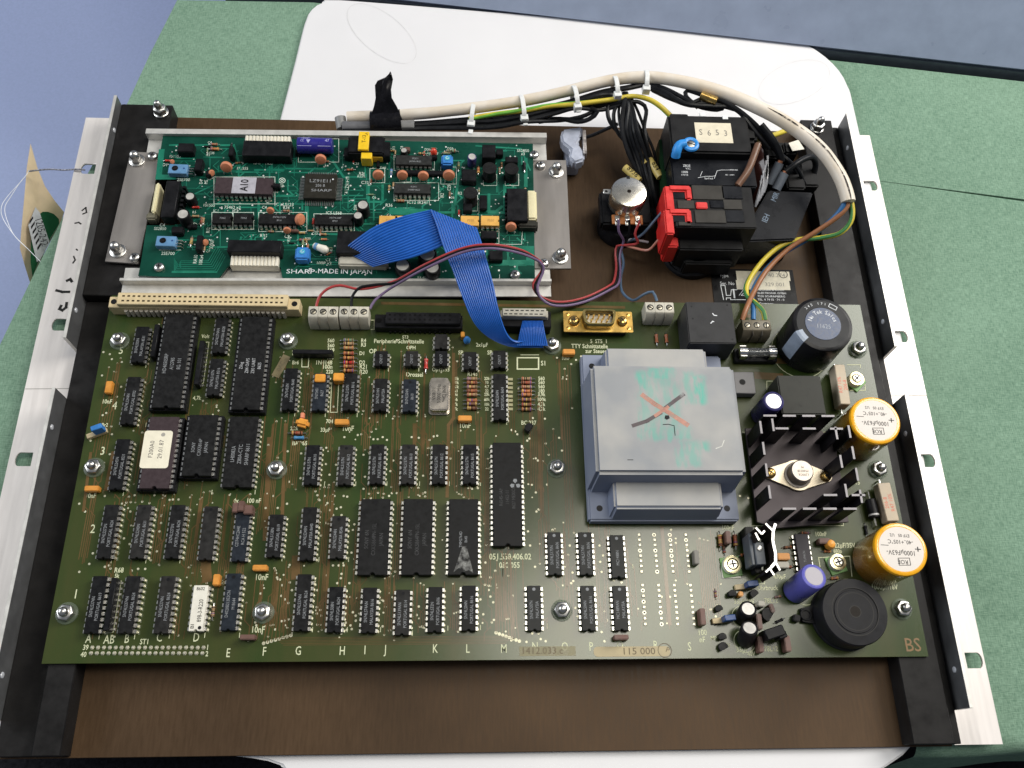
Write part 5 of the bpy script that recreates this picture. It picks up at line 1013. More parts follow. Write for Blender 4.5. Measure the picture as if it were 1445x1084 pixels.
ub = root('display_driver_board', (116, 238, ZU - 1.6), 'teal green circuit board with flat square chip and orange disc capacitors', 'circuit board')
TEALP = mat('pcb_teal', (0.0030, 0.048, 0.031), .30, scale=60, col2=(0.006, 0.078, 0.052), coat=.25, coat_rough=.3, detail=6, lo=.3, hi=.7)
TRG2 = mat('teal_trace', (0.008, 0.160, 0.100), .32, var=.25, scale=120, coat=.25, coat_rough=.3); TRD = mat('teal_gap', (0.002, 0.022, 0.016), .35, var=.2)
out = [(230, 192), (752, 203), (755, 397), (528, 396), (404, 394), (398, 391), (396, 377), (322, 375), (308, 393), (195, 389), (199, 370), (207, 318), (254, 318), (256, 252), (219, 252)]
q = [U(x, y) for x, y in out]; c = Vector((116, 238, 0))
put('board', sheet('board', [(v.x - c.x, v.y - c.y) for v in q], [], -1.6, 0), TEALP, ub, (c.x, c.y, ZU), label='dark teal printed circuit board')
tm = MB()
def ut(P, w, z=.03): tm.line([(U(*p).x - c.x, U(*p).y - c.y) for p in P], w, z)
for k in range(420):       # meandering signal traces
    x, y = random.uniform(235, 745), random.uniform(205, 385); P = [(x, y)]
    for j in range(random.randint(1, 3)):
        dx, dy = random.choice(((random.uniform(8, 40), 0), (-random.uniform(8, 40), 0), (0, random.uniform(5, 26)), (0, -random.uniform(5, 26)), (8, 7), (-8, 7), (8, -7)))
        x2, y2 = P[-1][0] + dx, P[-1][1] + dy
        if not (240 < x2 < 745 and 206 < y2 < 386): break
        if y2 > 355 and x2 < 405: break
        P.append((x2, y2))
    if len(P) > 1: ut(P, random.choice((.3, .3, .4, .4, .9)))
for k in range(7):
    ut([(246 + k * 1.5, 365 + k * 2.2), (246 + k * 1.5, 384 - k * 2.6), (306 - k * 2, 384 - k * 2.6), (318 - k * 2, 362 - k * 2.4)], .34)
for poly, w in (([(228, 214), (224, 250), (244, 250)], 3.2), ([(244, 384), (305, 384)], 1.2), ([(720, 352), (748, 352), (748, 370)], 4.2), ([(700, 372), (748, 370)], 3.0), ([(450, 330), (520, 332)], 1.2), ([(240, 290), (300, 262)], .8), ([(555, 298), (600, 300)], 4.5), ([(650, 232), (640, 300), (620, 300)], 1.5), ([(690, 275), (690, 300), (712, 300), (712, 262)], 1.6), ([(520, 262), (520, 285), (540, 285), (540, 262)], 1.4), ([(470, 228), (485, 250), (510, 250)], 1.3), ([(365, 280), (365, 320)], 1.4), ([(360, 240), (400, 240)], 1.2), ([(240, 205), (330, 205), (340, 240)], 1.2), ([(672, 206), (735, 210), (748, 240)], .9), ([(742, 225), (742, 262)], 2.0)):
    ut(poly, w, .035)
put('green_traces', flatmesh(tm, 'green_traces'), TRG2, ub, (c.x, c.y, ZU))['kind'] = 'stuff'
vm = MB()
for k in range(430):
    x, y = random.uniform(236, 746), random.uniform(204, 388)
    if y > 352 and x < 408: continue
    v = U(x, y); vm.disc(v.x - c.x, v.y - c.y, .05, random.uniform(.3, .6), 7)
put('solder_dots', flatmesh(vm, 'solder_dots'), mat('solder_bright', (.80, .82, .78), .35, .5), ub, (c.x, c.y, ZU))['kind'] = 'stuff'
def us(s, px, py, h, rz=0.0, m_=None, sx=.85, al='CENTER'):
    if h < 2: h *= 1.25
    p = U(px, py); return text(s, h, m_ or SILKW, ub, (p.x, p.y, ZU + .07), rz, sx, al)
us('SHARP', 424, 383.5, 2.7, sx=1.35, m_=INKW).data; us('MADE IN JAPAN', 487, 383.5, 2.9, sx=1.0, m_=INKW)
for s, px, py, h, rz in (('IC1', 305, 298, 1.5, 0), ('IC2', 332, 298, 1.5, 0), ('75462 x2', 328, 293, 1.6, 0), ('1S1555', 295, 290, 1.5, 0), ('IC3 LS123', 401, 289, 1.7, 0), ('R34', 404, 293.5, 1.5, 0), ('C4', 373, 293, 1.5, 0), ('IC5 LS68', 471, 301, 1.6, 0), ('TP', 397, 263, 1.6, 0), ('R33', 372, 333, 1.7, 0), ('C9', 405, 334, 1.6, 0), ('R1', 294, 219, 1.4, 0), ('RA1   1Kx7', 372, 230.5, 1.6, 0), ('1S1555', 342, 238, 1.5, 0), ('1S1555', 247, 221, 1.5, 0), ('D1', 233, 233, 1.6, 0), ('2SE700', 259, 254, 1.6, 0), ('C4 LZ91E11', 490, 263, 1.8, 1.57), ('C32', 515, 258, 1.7, 0), ('R27k', 510, 249, 1.5, 0), ('R26', 511, 245, 1.5, 0), ('TLP550 x', 570, 296, 1.7, 0), ('IC12 IR2411', 591, 286, 1.7, 0), ('R36', 549, 290, 1.7, 0), ('S52850', 738, 213, 1.6, 0), ('x3', 738, 217.5, 1.6, 0), ('R2', 649, 273, 1.5, 0), ('C29', 634, 265, 1.6, 1.57), ('IR2', 624, 276, 1.6, 1.57), ('C6', 667, 308, 1.6, 0), ('C4', 696, 307, 1.6, 0), ('C6', 549, 304, 1.5, 0), ('SS2850', 226, 323, 1.5, 0), ('C4', 229, 318, 1.6, 0), ('2SE700', 237, 358, 1.6, 0), ('RA10', 276, 366, 1.6, 1.57), ('10Kx4', 284, 367, 1.6, 1.57), ('3300P', 299, 345, 1.6, 1.57), ('R12', 294, 325, 1.5, 1.57), ('100P x2', 457, 372, 1.7, 0), ('C1', 463, 367, 1.5, 0), ('R7', 276, 317, 1.6, 1.57), ('D4', 284, 257, 1.5, 1.57), ('M5', 291, 257, 1.5, 1.57), ('C2', 299, 250, 1.5, 1.57), ('D10', 567, 311, 1.4, 0), ('RD6', 612, 213, 1.4, 0), ('2SA', 640, 212, 1.4, 0), ('J', 705, 390, 1.6, 0), ('K4 4DC', 597, 392, 1.2, 0)):
    us(s, px, py, h, rz)
ul = MB()
def ulp(P, w=.28): ul.line([(U(*p).x - c.x, U(*p).y - c.y) for p in P], w, .065)
def ubox(x0, y0, x1, y1): ulp([(x0, y0), (x1, y0), (x1, y1), (x0, y1), (x0, y0)])
ubox(299, 300, 328, 324); ubox(329, 300, 358, 324); ubox(365, 300, 433, 327); ubox(443, 302, 500, 327); ubox(302, 250, 388, 288); ubox(556, 222, 613, 241); ubox(556, 258, 619, 283); ubox(421, 196, 478, 229); ubox(522, 238, 543, 258); ubox(564, 236, 580, 257); ubox(622, 236, 644, 260); ubox(682, 246, 701, 262); ubox(713, 246, 732, 262); ubox(655, 268, 674, 298); ubox(680, 306, 704, 344); ulp([(225, 353), (255, 353)]); ulp([(709, 310), (738, 310), (736, 345), (706, 345)]); ulp([(676, 282), (676, 300)])
put('silk_outlines', flatmesh(ul, 'silk_outlines'), SILKW, ub, (c.x, c.y, ZU))['kind'] = 'stuff'
p = U(398, 255); put('test_ring', flatmesh(MB().ring(0, 0, 0, 1.5, 1.9, 16).ring(0, 0, 0, .5, .9, 12), 'test_ring'), SILKW, ub, (p.x, p.y, ZU + .07))

R90 = math.pi / 2
def udip(px, py, n, lines, ma=None, th=1.15, roww=7.62, flip=True):
    p = U(px, py, 4); d_ = dip(ub, (p.x, p.y, ZU), n, roww, lines, rz=R90, material=ma, th=th, flip=True); return d_
for px, py, n, ln, m_ in ((313, 308, 8, ('75462',), BLACK), (343, 308, 8, ('75462',), BLACK), (392, 309, 16, ('SN74LS123N', '8516'), BLACK), (471, 310, 16, ('HD74LS68P', '8M21'), BLACK), (584, 226, 16, ('IR2E31', 'JAPAN 8623'), GREYCHIP), (582, 266, 16, ('IR2411', 'SHARP 8623'), GREYCHIP)):
    udip(px, py, n, ln, m_)
p = U(344, 262, 5); e_ = dip(ub, (p.x, p.y, ZU), 24, 15.24, (), rz=R90, material=CERAM, label='brown ceramic chip with a grey A10 label')
e_.scale = (.78, 1, 1.25)
lb = put('sticker', MB().cbox(0, 0, 12.5, 10.4, 0, .1).mesh('sticker'), mat('label_silver', (0.36, 0.35, 0.39), .5), ub, (p.x + .2, p.y, ZU + 5.2)); text('A10', 4.2, INKB, lb, (.3, 0, .15), R90, .8, local=True, bold=.12)
# flat square chip
p = U(452, 263, 3); qf = put('square_chip', MB().cbox(0, 0, 17.4, 16.2, .5, 3.4).mesh('square_chip', .35), mat('chip_olive_black', (0.030, 0.028, 0.022), .5, scale=400), ub, (p.x, p.y, ZU), label='black square flat chip with pins on four sides')
pn = MB()
for i in range(16):
    x = -7.5 + i * 1.0
    for s in (-1, 1): pn.cbox(x, s * 9.3, .42, 2.6, .1 + .5, .9); pn.cbox(x, s * 10.6, .42, .9, .08, .5)
for i in range(15):
    y = -7 + i * 1.0
    for s in (-1, 1): pn.cbox(s * 9.9, y, 2.6, .42, .6, .9); pn.cbox(s * 11.2, y, .9, .42, .08, .5)
put('pins', pn.mesh('pins'), TIN, qf, (0, 0, 0), local=True)
text('LZ91E11', 2.1, CHIPINK, qf, (0, 3.2, 3.45), 0, 1.15, local=True); text('206 B', 1.8, CHIPINK, qf, (0, 0.2, 3.45), 0, .9, local=True); text('SHARP', 1.7, CHIPINK, qf, (.8, -3.0, 3.45), 0, 1.6, local=True)
put('pin_one_dot', DOT, INKW, qf, (6.6, 4.5, 3.45), local=True).scale = (.6, .6, 1)
# connectors with bundles of cream tubing
def conn(x0, y0, x1, y1, h, label=None):
    a, b = U(x0, y1, h), U(x1, y0, h); cc = (a + b) / 2; w, d = b.x - a.x, b.y - a.y
    return put('plug', MB().cbox(0, 0, w, d, .2, h).mesh('plug', .4), BLACK2, ub, (cc.x, cc.y, ZU), label=label)
def teeth(par, w, d, h, n, vertical, side):
    t = MB()
    for i in range(n):
        f = -.5 + (i + .5) / n
        if vertical: t.cbox(side * (w / 2 + .5), f * d, 1.6, d / n * .5, .3, h * .8)
        else: t.cbox(f * w, side * (d / 2 + .5), w / n * .5, 1.6, .3, h * .8)
    put('contacts', t.mesh('contacts'), BLACK2, par, (0, 0, 0), local=True)
k1 = conn(226, 255, 254, 306, 7); teeth(k1, 10.5, 20, 7, 7, True, 1); k2 = conn(716, 266, 744, 311, 7); teeth(k2, 10.5, 18, 7, 7, True, -1); k3 = conn(320, 339, 398, 355, 7); k4 = conn(341, 199, 412, 219, 7); teeth(k4, 27, 8, 5, 12, False, -1)
CRT = mat('cream_silicone', (0.72, 0.66, 0.42), .5, var=.05, scale=90, sub=.2); CRW = mat('cream_bundle', (0.66, 0.62, 0.52), .5, var=.06, scale=90)
def block(px0, py0, px1, py1, z0, z1, ma, name, ribs=0, label=None):
    a, b = at(px0, py1, ZU + z1), at(px1, py0, ZU + z1); cc = (a + b) / 2; w, d = b.x - a.x, b.y - a.y; mb_ = MB()
    if ribs:
        for i in range(ribs): mb_.tube([(-w / 2 + w * (i + .5) / ribs, -d / 2, z1 - w / ribs * .5), (-w / 2 + w * (i + .5) / ribs, d / 2, z1 - w / ribs * .5)], w / ribs * .52, 10)
        mb_.cbox(0, 0, w, d * .98, z0, z1 - w / ribs * .62)
    else: mb_.cbox(0, 0, w, d, z0, z1)
    return put(name, mb_.mesh(name, 0 if ribs else .9, 3), ma, ub, (cc.x, cc.y, ZU), label=label)
block(212, 257, 226, 299, -3, 5, CRT, 'silicone_pad'); block(744, 268, 757, 309, -3, 5, CRT, 'silicone_pad'); block(205, 299, 222, 309, -3, 2.5, mat('pad_end_olive', (.14, .13, .09), .6), 'pad_end'); block(731, 310, 759, 320, -2, 4.5, mat('pad_end_dark', (.05, .048, .04), .45), 'pad_end')
block(324, 358, 394, 374, -3, 3, CRW, 'tube_bundle', 13); block(345, 192.5, 410, 198, -1, 6, CRW, 'tube_bundle', 13)
k5 = conn(474, 326, 525, 357, 8); gb = block(477, 357, 548, 374, -1, 4.5, GREYPL, 'cable_clamp')
# yellow-taped coil and blue capacitor
p = U(517, 207, 6); co = put('coil_core', MB().cbox(0, 0, 20, 12, .3, 8).mesh('coil_core', .8, 2), BLACK2, ub, (p.x, p.y, ZU), label='black coil wrapped in yellow tape')
put('yellow_tape', MB().cbox(-1.2, 1.4, 5.8, 12.4, .4, 9.6).cbox(.6, -6.0, 6, 6.6, .6, 7.5).mesh('yellow_tape', .3), YELTAPE, co, (0, 0, 0), local=True)
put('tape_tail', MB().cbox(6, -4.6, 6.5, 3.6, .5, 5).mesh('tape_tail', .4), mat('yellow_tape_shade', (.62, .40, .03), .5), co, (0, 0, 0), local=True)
text('T-13', 2.2, INKB, co, (-1.0, 2.4, 9.65), R90, .9, local=True); text('Y', 2.0, INKB, co, (.4, 5.6, 9.65), .5, .9, local=True)
p = U(445, 206, 4.5); bl = put('blue_capacitor', MB().tube([(-9.6, 0, 4.6), (9.6, 0, 4.6)], 4.4, 24).mesh('blue_capacitor', .5), mat('sleeve_indigo', (0.022, 0.018, 0.20), .3, var=.1), ub, (p.x, p.y, ZU), label='lying indigo blue capacitor with white print')
for s, x, y, h in (('16V47', -5, 1.6, 1.5), ('CE', -6.6, -.1, 1.4), ('47', 7, .2, 2.0)): text(s, h, mat('pale_violet_ink', (.42, .42, .66), .5), bl, (x, y, 9.05 - abs(y) * .18), 0, .85, local=True)
put('emblem', flatmesh(MB().flat([(-1.2, 1), (1.2, 1), (0, -1.4)], 0), 'emblem'), mat('pale_violet_ink', (0, 0, 0)), bl, (-3.2, -.3, 9.06), local=True)
put('stripe', MB().tube([(-9.4, 0, 4.6), (-2, 0, 4.6)], 4.44, 24).mesh('stripe'), mat('sleeve_indigo', (0, 0, 0)), bl, (0, 0, 0), local=True)
for x0, x1 in ((-9.0, -1.5), (2.0, 9)): put('polarity_bar', MB().box(x0, x1, -2.9, -2.2, 7.6, 8.0).mesh('polarity_bar'), mat('pale_violet_ink', (0, 0, 0)), bl, (0, 0, .05), local=True)
# trimmers, coils, discs, electrolytics
for px, py, w, d, h in ((251, 238, 10.2, 6.2, 4), (234, 340, 10.2, 6.2, 4)):
    p = U(px, py, h); t_ = put('blue_switch', MB().cbox(0, 0, w, d, .3, h).mesh('blue_switch', .3), mat('pale_blue_plastic', (0.105, 0.24, 0.42), .45), ub, (p.x, p.y, ZU), -.02)
    put('actuator', MB().lathe(0, 0, [(1.7, h - .2), (1.7, h + .1)], 16).mesh('actuator'), BLACK2, t_, (-1.6, .2, 0), local=True); put('key', MB().cbox(-1.4, .2, 1.2, 2.4, h, h + .6).mesh('key', .1), BLACK2, t_, (0, 0, 0), local=True); put('dot', DOT, BLUEBR, t_, (3.2, .3, h + .04), local=True).scale = (.7, .7, 1)
    wl = MB()
    for i in range(3): wl.tube([(w / 2, -1.8 + i * 1.8, 2), (w / 2 + 2.4, -1.8 + i * 1.8, 2), (w / 2 + 3, -1.8 + i * 1.8, .1)], .3, 6)
    put('leads', wl.mesh('leads'), TIN, t_, (0, 0, 0), local=True)
for px, py, w, d in ((631, 225, 6.4, 6.8), (426.4, 357, 7.4, 7.6)):
    p = U(px, py, 6); t_ = put('trimmer', MB().cbox(0, 0, w, d, .3, 6.2).mesh('trimmer', .9, 2), BLUEPL, ub, (p.x, p.y, ZU)); put('rotor', MB().lathe(0, 0, [(1.6, 6.1), (1.5, 6.5)], 18).mesh('rotor'), mat('rotor_teal', (.06, .36, .50), .4), t_, (0, .6, 0), local=True); text('C', 1.8, INKW, t_, (0, .6, 6.55), .6, 1, local=True)
for px, py, r_, h in ((691, 237, 4.0, 8.5), (722, 238, 4.0, 8.5), (664, 272, 4.0, 8.5)):
    p = U(px, py, h); c_ = put('coil', MB().lathe(0, 0, [(r_, .2), (r_, .9), (r_ * .93, 1.3), (r_ * .93, h - .8), (r_, h - .5), (r_ * .96, h)], 28).mesh('coil'), mat('coil_black', (0.022, 0.022, 0.022), .25, var=.2), ub, (p.x, p.y, ZU)); put('slot', flatmesh(MB().line([(-2, -.6), (2, .6)], .5, 0), 'slot'), INKB, c_, (0, 0, h + .03), local=True)
for px, py, s_, k in ((568, 249, 1.15, 0), (597.5, 250, 1.15, 0), (633.5, 250, 1.3, 0), (534, 249, 1.2, 0), (453, 227, 1.2, 0), (320.5, 238, 1.25, 0), (381.5, 297, .8, 0), (405, 325, .8, 0), (721, 322, 1.15, 0)):
    p = U(px, py, 3); disccap(ub, (p.x, p.y, ZU), random.uniform(-.15, .15), s_)
p = U(424, 312, 3); d_ = disccap(ub, (p.x, p.y, ZU), 1.1, 1.25)
for px, py, s_ in ((299, 245, .7), (290, 343, .7), (243, 228, .5)): p = U(px, py, 2); disccap(ub, (p.x, p.y, ZU), .9, s_)
for px, py, r_, h, sl in ((268, 277, 2.7, 7, BLACK2), (258, 302, 3.3, 9, BLACK2), (512, 289, 3.2, 9, BLACK2), (505, 304, 2.6, 7, BLACK2), (666, 221, 2.5, 8, VIOD), (570, 212, 1.9, 5, BLACK2), (603, 358, 5.0, 9, BLACK2), (568, 374, 4.2, 7, BLACK2), (610, 377, 4.2, 7, BLACK2)):
    p = U(px, py, h); ecap(ub, (p.x, p.y, ZU), r_, h, sl, mat('capacitor_top_tin', (0, 0, 0)))
p = U(612, 215, 3); put('tantalum_capacitor', MB().lathe(0, 0, [(.4, .4), (1.6, 1.5), (1.9, 3.6), (1.2, 5.2), (.3, 5.8)], 14).mesh('tantalum_capacitor'), mat('bead_red', (.62, .05, .02), .35), ub, (p.x, p.y, ZU))
p = U(452, 350, 3); wc = put('film_capacitor', MB().lathe(0, 0, [(.5, -4.4), (1.6, -3.6), (1.9, 0), (2.3, 2.6), (1.4, 4.4), (.4, 4.8)], 16).orient(Matrix.Rotation(R90, 4, 'Y')).mesh('film_capacitor'), WHITEPL, ub, (p.x, p.y, ZU + 3), -.4); put('blue_band', MB().lathe(0, 0, [(1.75, -3.2), (2.0, -1.6)], 16).orient(Matrix.Rotation(R90, 4, 'Y')).mesh('blue_band'), mat('pale_blue_plastic', (0, 0, 0)), wc, (0, 0, 0), local=True)
# yellow optocouplers
for i, px in enumerate((548, 570, 612, 663, 691.5)):
    p = U(px, 311.5, 4); o_ = dip(ub, (p.x, p.y, ZU), 8, 7.62, ('P550',), rz=R90, material=mat('opto_yellow', (0.66, 0.36, 0.075), .5, var=.1), th=1.6, ink=mat('opto_print', (.32, .17, .05), .6), flip=True, name='optocoupler')
for px, py, w, d, h in ((262, 208, 8.6, 6, 5), (662, 247, 8, 8, 5), (690, 213, 7.5, 9, 8), (705, 214, 4, 4, 4), (722, 225, 7, 4, 4), (280, 232, 4, 8, 5), (281, 342, 3.2, 9, 5), (250, 324, 6, 4, 4), (326, 213, 2.6, 6, 6), (690, 331, 8.5, 5, 5), (700, 360, 7, 6, 4), (660, 292, 5, 5, 4), (682, 285, 4, 9, 3), (420, 214, 2.5, 3, 3), (490, 214, 3.5, 6, 5), (545, 210, 4, 10, 6), (597, 243, 30, 3, 2.5), (545, 324, 2.4, 9, 4)):
    p = U(px, py, h); boxcap(ub, (p.x, p.y, ZU), w, d, h, BLACK2, name='component')
for px, py, rz, k, s_ in ((302, 203, 0, 'tan', .6), (303, 210, 0, 'orange', .75), (326, 207, R90, 'black', .6), (237, 226, 0, 'red', .55), (336, 229, .2, 'brown', .5), (276, 292, 0, 'red', .6), (284, 312, R90, 'brown', .7), (270, 340, R90, 'tan', .7), (442, 312, R90, 'red', .6), (382, 326, 0, 'tan', .5), (426, 328, 0, 'tan', .55), (427, 338, 0, 'rust', .6), (456, 330, 0, 'tan', .55), (457, 337, 0, 'orange', .5), (404, 297, 0, 'tan', .55), (552, 243, R90, 'blue', .7), (549, 265, R90, 'tan', .55), (565, 283, 0, 'tan', .7), (595, 216, 0, 'tan', .6), (637, 213, 0, 'green', .8), (647, 234, R90, 'green', .7), (675, 240, R90, 'orange', .7), (494, 239, .1, 'rust', .6), (552, 212, 0, 'brown', .5), (676, 268, R90, 'green', .5), (705, 240, R90, 'green', .6), (708, 232, R90, 'tan', .5), (740, 235, R90, 'black', .8), (464, 357, .6, 'rust', .5), (460, 227, 0, 'brown', .5)):
    p = U(px, py, 1.2); resistor(ub, (p.x, p.y, ZU), rz, k, s_, k not in ('red', 'black'))
for px, py in ((224.5, 377), (727, 387), (754, 218)): p = U(px, py, 1); panscrew(ub, (p.x, p.y, ZU), None, 1.0)

for k in range(46):
    x, y = random.choice(((random.uniform(262, 300), random.uniform(205, 250)), (random.uniform(258, 300), random.uniform(300, 360)), (random.uniform(360, 415), random.uniform(225, 285)), (random.uniform(480, 560), random.uniform(225, 300)), (random.uniform(540, 660), random.uniform(208, 218)), (random.uniform(610, 745), random.uniform(215, 300)), (random.uniform(410, 470), random.uniform(318, 350)), (random.uniform(650, 745), random.uniform(325, 385))))
    p = U(x, y, 1); rz = random.choice((0, R90))
    if random.random() < .6: resistor(ub, (p.x, p.y, ZU), rz, random.choice(('tan', 'brown', 'green', 'rust', 'red', 'black')), random.uniform(.4, .6), False)
    else: boxcap(ub, (p.x, p.y, ZU), random.uniform(1.5, 3), random.uniform(2.5, 5), random.uniform(1.5, 4), random.choice((BLACK2, BLACK2, MAROON, SALMON)), rz, name='component')
    if random.random() < .7: us(random.choice(('R%d', 'C%d', 'D%d')) % random.randint(2, 48), x + random.uniform(-8, 8), y + random.choice((-5, 5)), 1.3, random.choice((0, 0, R90)))
# ------------------------------------------------------------------ flat blue cable
RIB = mat('ribbon_blue', (0.012, 0.105, 0.44), .34, var=.10, scale=120); RIBD = RIB
def ribbon(name, parent, left, right, n=16, thick=.62, label=None):
    def rs(P, m):
        Wp = spline(pxs(P), 1.0); L = [0]
        for a, b in zip(Wp, Wp[1:]): L.append(L[-1] + (b - a).length)
        out = []; j = 0
        for i in range(m):
            s = L[-1] * i / (m - 1)
            while j < len(L) - 2 and L[j + 1] < s: j += 1
            t = (s - L[j]) / max(1e-9, L[j + 1] - L[j]); out.append(Wp[j].lerp(Wp[j + 1], min(1, t)))
        return out
    m = 48; A, Bp = rs(left, m), rs(right, m); o0 = (A[0] + Bp[0]) / 2; k = n * 4 + 1; V = []; F = []
    prev = None
    for side in (1, -1):
        for i in range(m):
            t = (A[min(i + 1, m - 1)] + Bp[min(i + 1, m - 1)] - A[max(i - 1, 0)] - Bp[max(i - 1, 0)]).normalized(); nn = t.cross(Bp[i] - A[i]).normalized()
            if nn.z < 0 and prev is None: nn = -nn
            if prev is not None and nn.dot(prev) < 0: nn = -nn
            prev = nn
            for j in range(k):
                u = j / (k - 1); bump = thick * (.02 + .98 * abs(math.sin(math.pi * n * u)) ** .7)
                V.append(A[i].lerp(Bp[i], u) + nn * (bump * side) - o0)
        prev = None
    for s in (0, 1):
        for i in range(m - 1):
            for j in range(k - 1):
                q = s * m * k + i * k + j; F.append((q, q + 1, q + k + 1, q + k))
    mb_ = MB().add(V, F); return put(name, mb_.mesh(name, ang=70), RIB, parent, o0, label=label)
rc = root('ribbon_cable', at(620, 330, 20), 'folded blue flat ribbon cable linking the teal and the large board', 'cable')
ribbon('ribbon', rc, [(484, 352, 9.5), (503, 337, 15), (530, 319, 19), (565, 306, 22), (607, 296, 23.6)], [(527, 377, 8.5), (552, 371, 14), (585, 363, 18), (625, 347, 21.5), (673, 323, 23.6)], label='upper run of the blue ribbon')
ribbon('ribbon', rc, [(607, 296, 25), (615, 316, 25.5), (626, 350, 25), (640, 386, 22), (653, 421, 19), (667, 453, 14), (684, 472, 9), (708, 485, 6), (730, 490, 4.5), (766, 491, 4.5)], [(673, 322, 25), (681, 346, 25.5), (690, 378, 25), (697, 405, 22), (703, 434, 19), (712, 463, 14), (721, 478, 10), (731, 482, 7.5), (745, 480, 6.5), (769, 479, 6)], label='lower run of the blue ribbon')
ribbon('ribbon', rc, [(729, 488, 5.5), (733, 470, 8), (737, 453, 9)], [(773, 488, 5.5), (769, 470, 8), (766, 453, 9)], label='short end of the blue ribbon in its plug')

# ------------------------------------------------------------------ thin hook-up wires
WR = lambda n, c_: mat('wire_' + n, c_, .42, var=.06, scale=300)
RED, VIOL, BLK, SLATE, SALM = WR('red', (.36, .04, .04)), WR('violet', (.15, .10, .19)), WR('black', (.014, .014, .016)), WR('slate', (.07, .12, .19)), WR('salmon', (.52, .22, .16))
hk = root('hookup_wires', at(700, 350, 20), 'thin red, black and violet wires arching over the blue ribbon', 'wires')
CP = [(560, 398, 14), (600, 376, 26), (650, 354, 31), (690, 348, 33), (730, 354, 27), (757, 366, 18), (766, 377, 15), (762, 389, 13), (755, 402, 12), (758, 415, 10), (775, 427, 8), (800, 428.5, 5), (830, 421, 1), (860, 406, -4), (869, 398, -6), (872, 380, -8), (871, 362, -8), (873, 350, -6)]
sh = lambda dy, dx=0, a=0: [(x + dx + (2.6 * dy / 3 if 760 > x > 752 or x > 864 else 0), y + dy, z) for x, y, z in CP[a:]]
wire('wire', hk, RED, [(446, 434, 8), (450, 420, 10), (462, 408, 12), (480, 403, 12), (505, 408, 11), (530, 405, 11)] + sh(-2.6) + [(884, 346, -3), (900, 343, 0), (896, 330, 5), (903, 312, 10)], .72, label='red wire')
wire('wire', hk, BLK, [(496, 434, 8), (497, 419, 10), (508, 406, 12), (530, 402, 12)] + sh(0) + [(884, 340, -2), (888, 325, 5), (888, 311, 10)], .72, label='black wire')
wire('wire', hk, VIOL, [(522, 436, 8), (529, 424, 9), (545, 411, 10)] + sh(2.8, 1) + [(880, 340, -2), (873, 326, 5), (873, 310, 10)], .72, label='violet wire')
wire('wire', hk, SLATE, [(876, 352, -7), (880, 372, -8), (876, 392, -8), (878, 412, -6), (893, 424, 0), (908, 416, 6), (921, 412, 9), (927, 425, 8)], .75, label='slate blue wire')
wire('wire', hk, SALM, [(878, 345, -4), (895, 350, -3), (915, 353, 0), (928, 340, 6), (946, 325, 12)], .7, label='pale red wire'); wire('wire', hk, SLATE, [(884, 342, -4), (905, 332, 2), (925, 310, 10), (940, 292, 16)], .75)
wire('wire', hk, mat('wire_grey', (.4, .39, .42), .4), [(880, 343, -4), (890, 338, -2), (905, 340, -2), (915, 342, -2)], .7)

# ------------------------------------------------------------------ cream mains cable with its three cores
cc_ = root('mains_cable', at(900, 110, 20), 'thick cream sheathed cable curving over the far edge', 'cable')
SHEATH = mat('cream_sheath', (0.66, 0.57, 0.45), .45, scale=60, col2=(0.74, 0.68, 0.60), var=.08, bump=.03)
SP = [(490, 165.5, 3), (540, 163.5, 4), (600, 160, 5), (660, 153.5, 8), (740, 142, 12), (800, 129, 17), (860, 114, 22), (910, 109, 25), (960, 115, 28), (1020, 131, 30), (1080, 157, 31), (1125, 184, 31), (1160, 213, 31), (1184, 247, 30), (1194, 272, 29), (1197, 285, 28)]
wire('sheath', cc_, SHEATH, SP, lambda t: 3.2 + .55 * min(1, max(0, t - .45) * 3) + .05 * math.sin(60 * t), 3, 16, 'cream outer sheath')
gr_ = MB(); Wg = spline(pxs(SP), 3)
gsel = [(p + Vector((0, -.6, 3.62))) for p in Wg if 345 < p.x < 398]
o0 = gsel[0]; put('grime_streak', MB().tube([p - o0 for p in gsel], lambda t: .45 * (.3 + abs(math.sin(9 * t)) * .9), 6).mesh('grime_streak'), stain_mat('cable_grime', (.06, .05, .045), 400, .35, .55, .9), cc_, o0)
BRN, BLU, YEL, GRN = WR('brown', (.30, .125, .055)), WR('blue', (.03, .14, .33)), WR('yellow', (.60, .48, .05)), WR('green', (.05, .20, .06))
wire('core', cc_, BRN, [(1195, 276, 28), (1196, 290, 26), (1182, 306, 22), (1150, 328, 14), (1112, 352, 7), (1082, 382, 4), (1064, 412, 6), (1053, 436, 10), (1047, 452, 9)], 1.35, 2, 10, 'brown core')
wire('core', cc_, BLU, [(1192, 276, 28), (1190, 290, 26), (1176, 308, 20), (1145, 334, 10), (1105, 358, 4), (1078, 384, 2), (1062, 412, 4), (1063, 436, 8), (1063, 452, 9)], 1.35, 2, 10, 'blue core')
YG = [(1199, 277, 27), (1203, 296, 24), (1200, 314, 21), (1184, 330, 17), (1155, 336, 12), (1128, 338, 9), (1100, 348, 6), (1075, 370, 4), (1056, 398, 3), (1054, 416, 4), (1066, 428, 8), (1077, 440, 10), (1079, 452, 9)]
wire('core', cc_, YEL, YG, 1.35, 2, 10, 'yellow and green core'); 
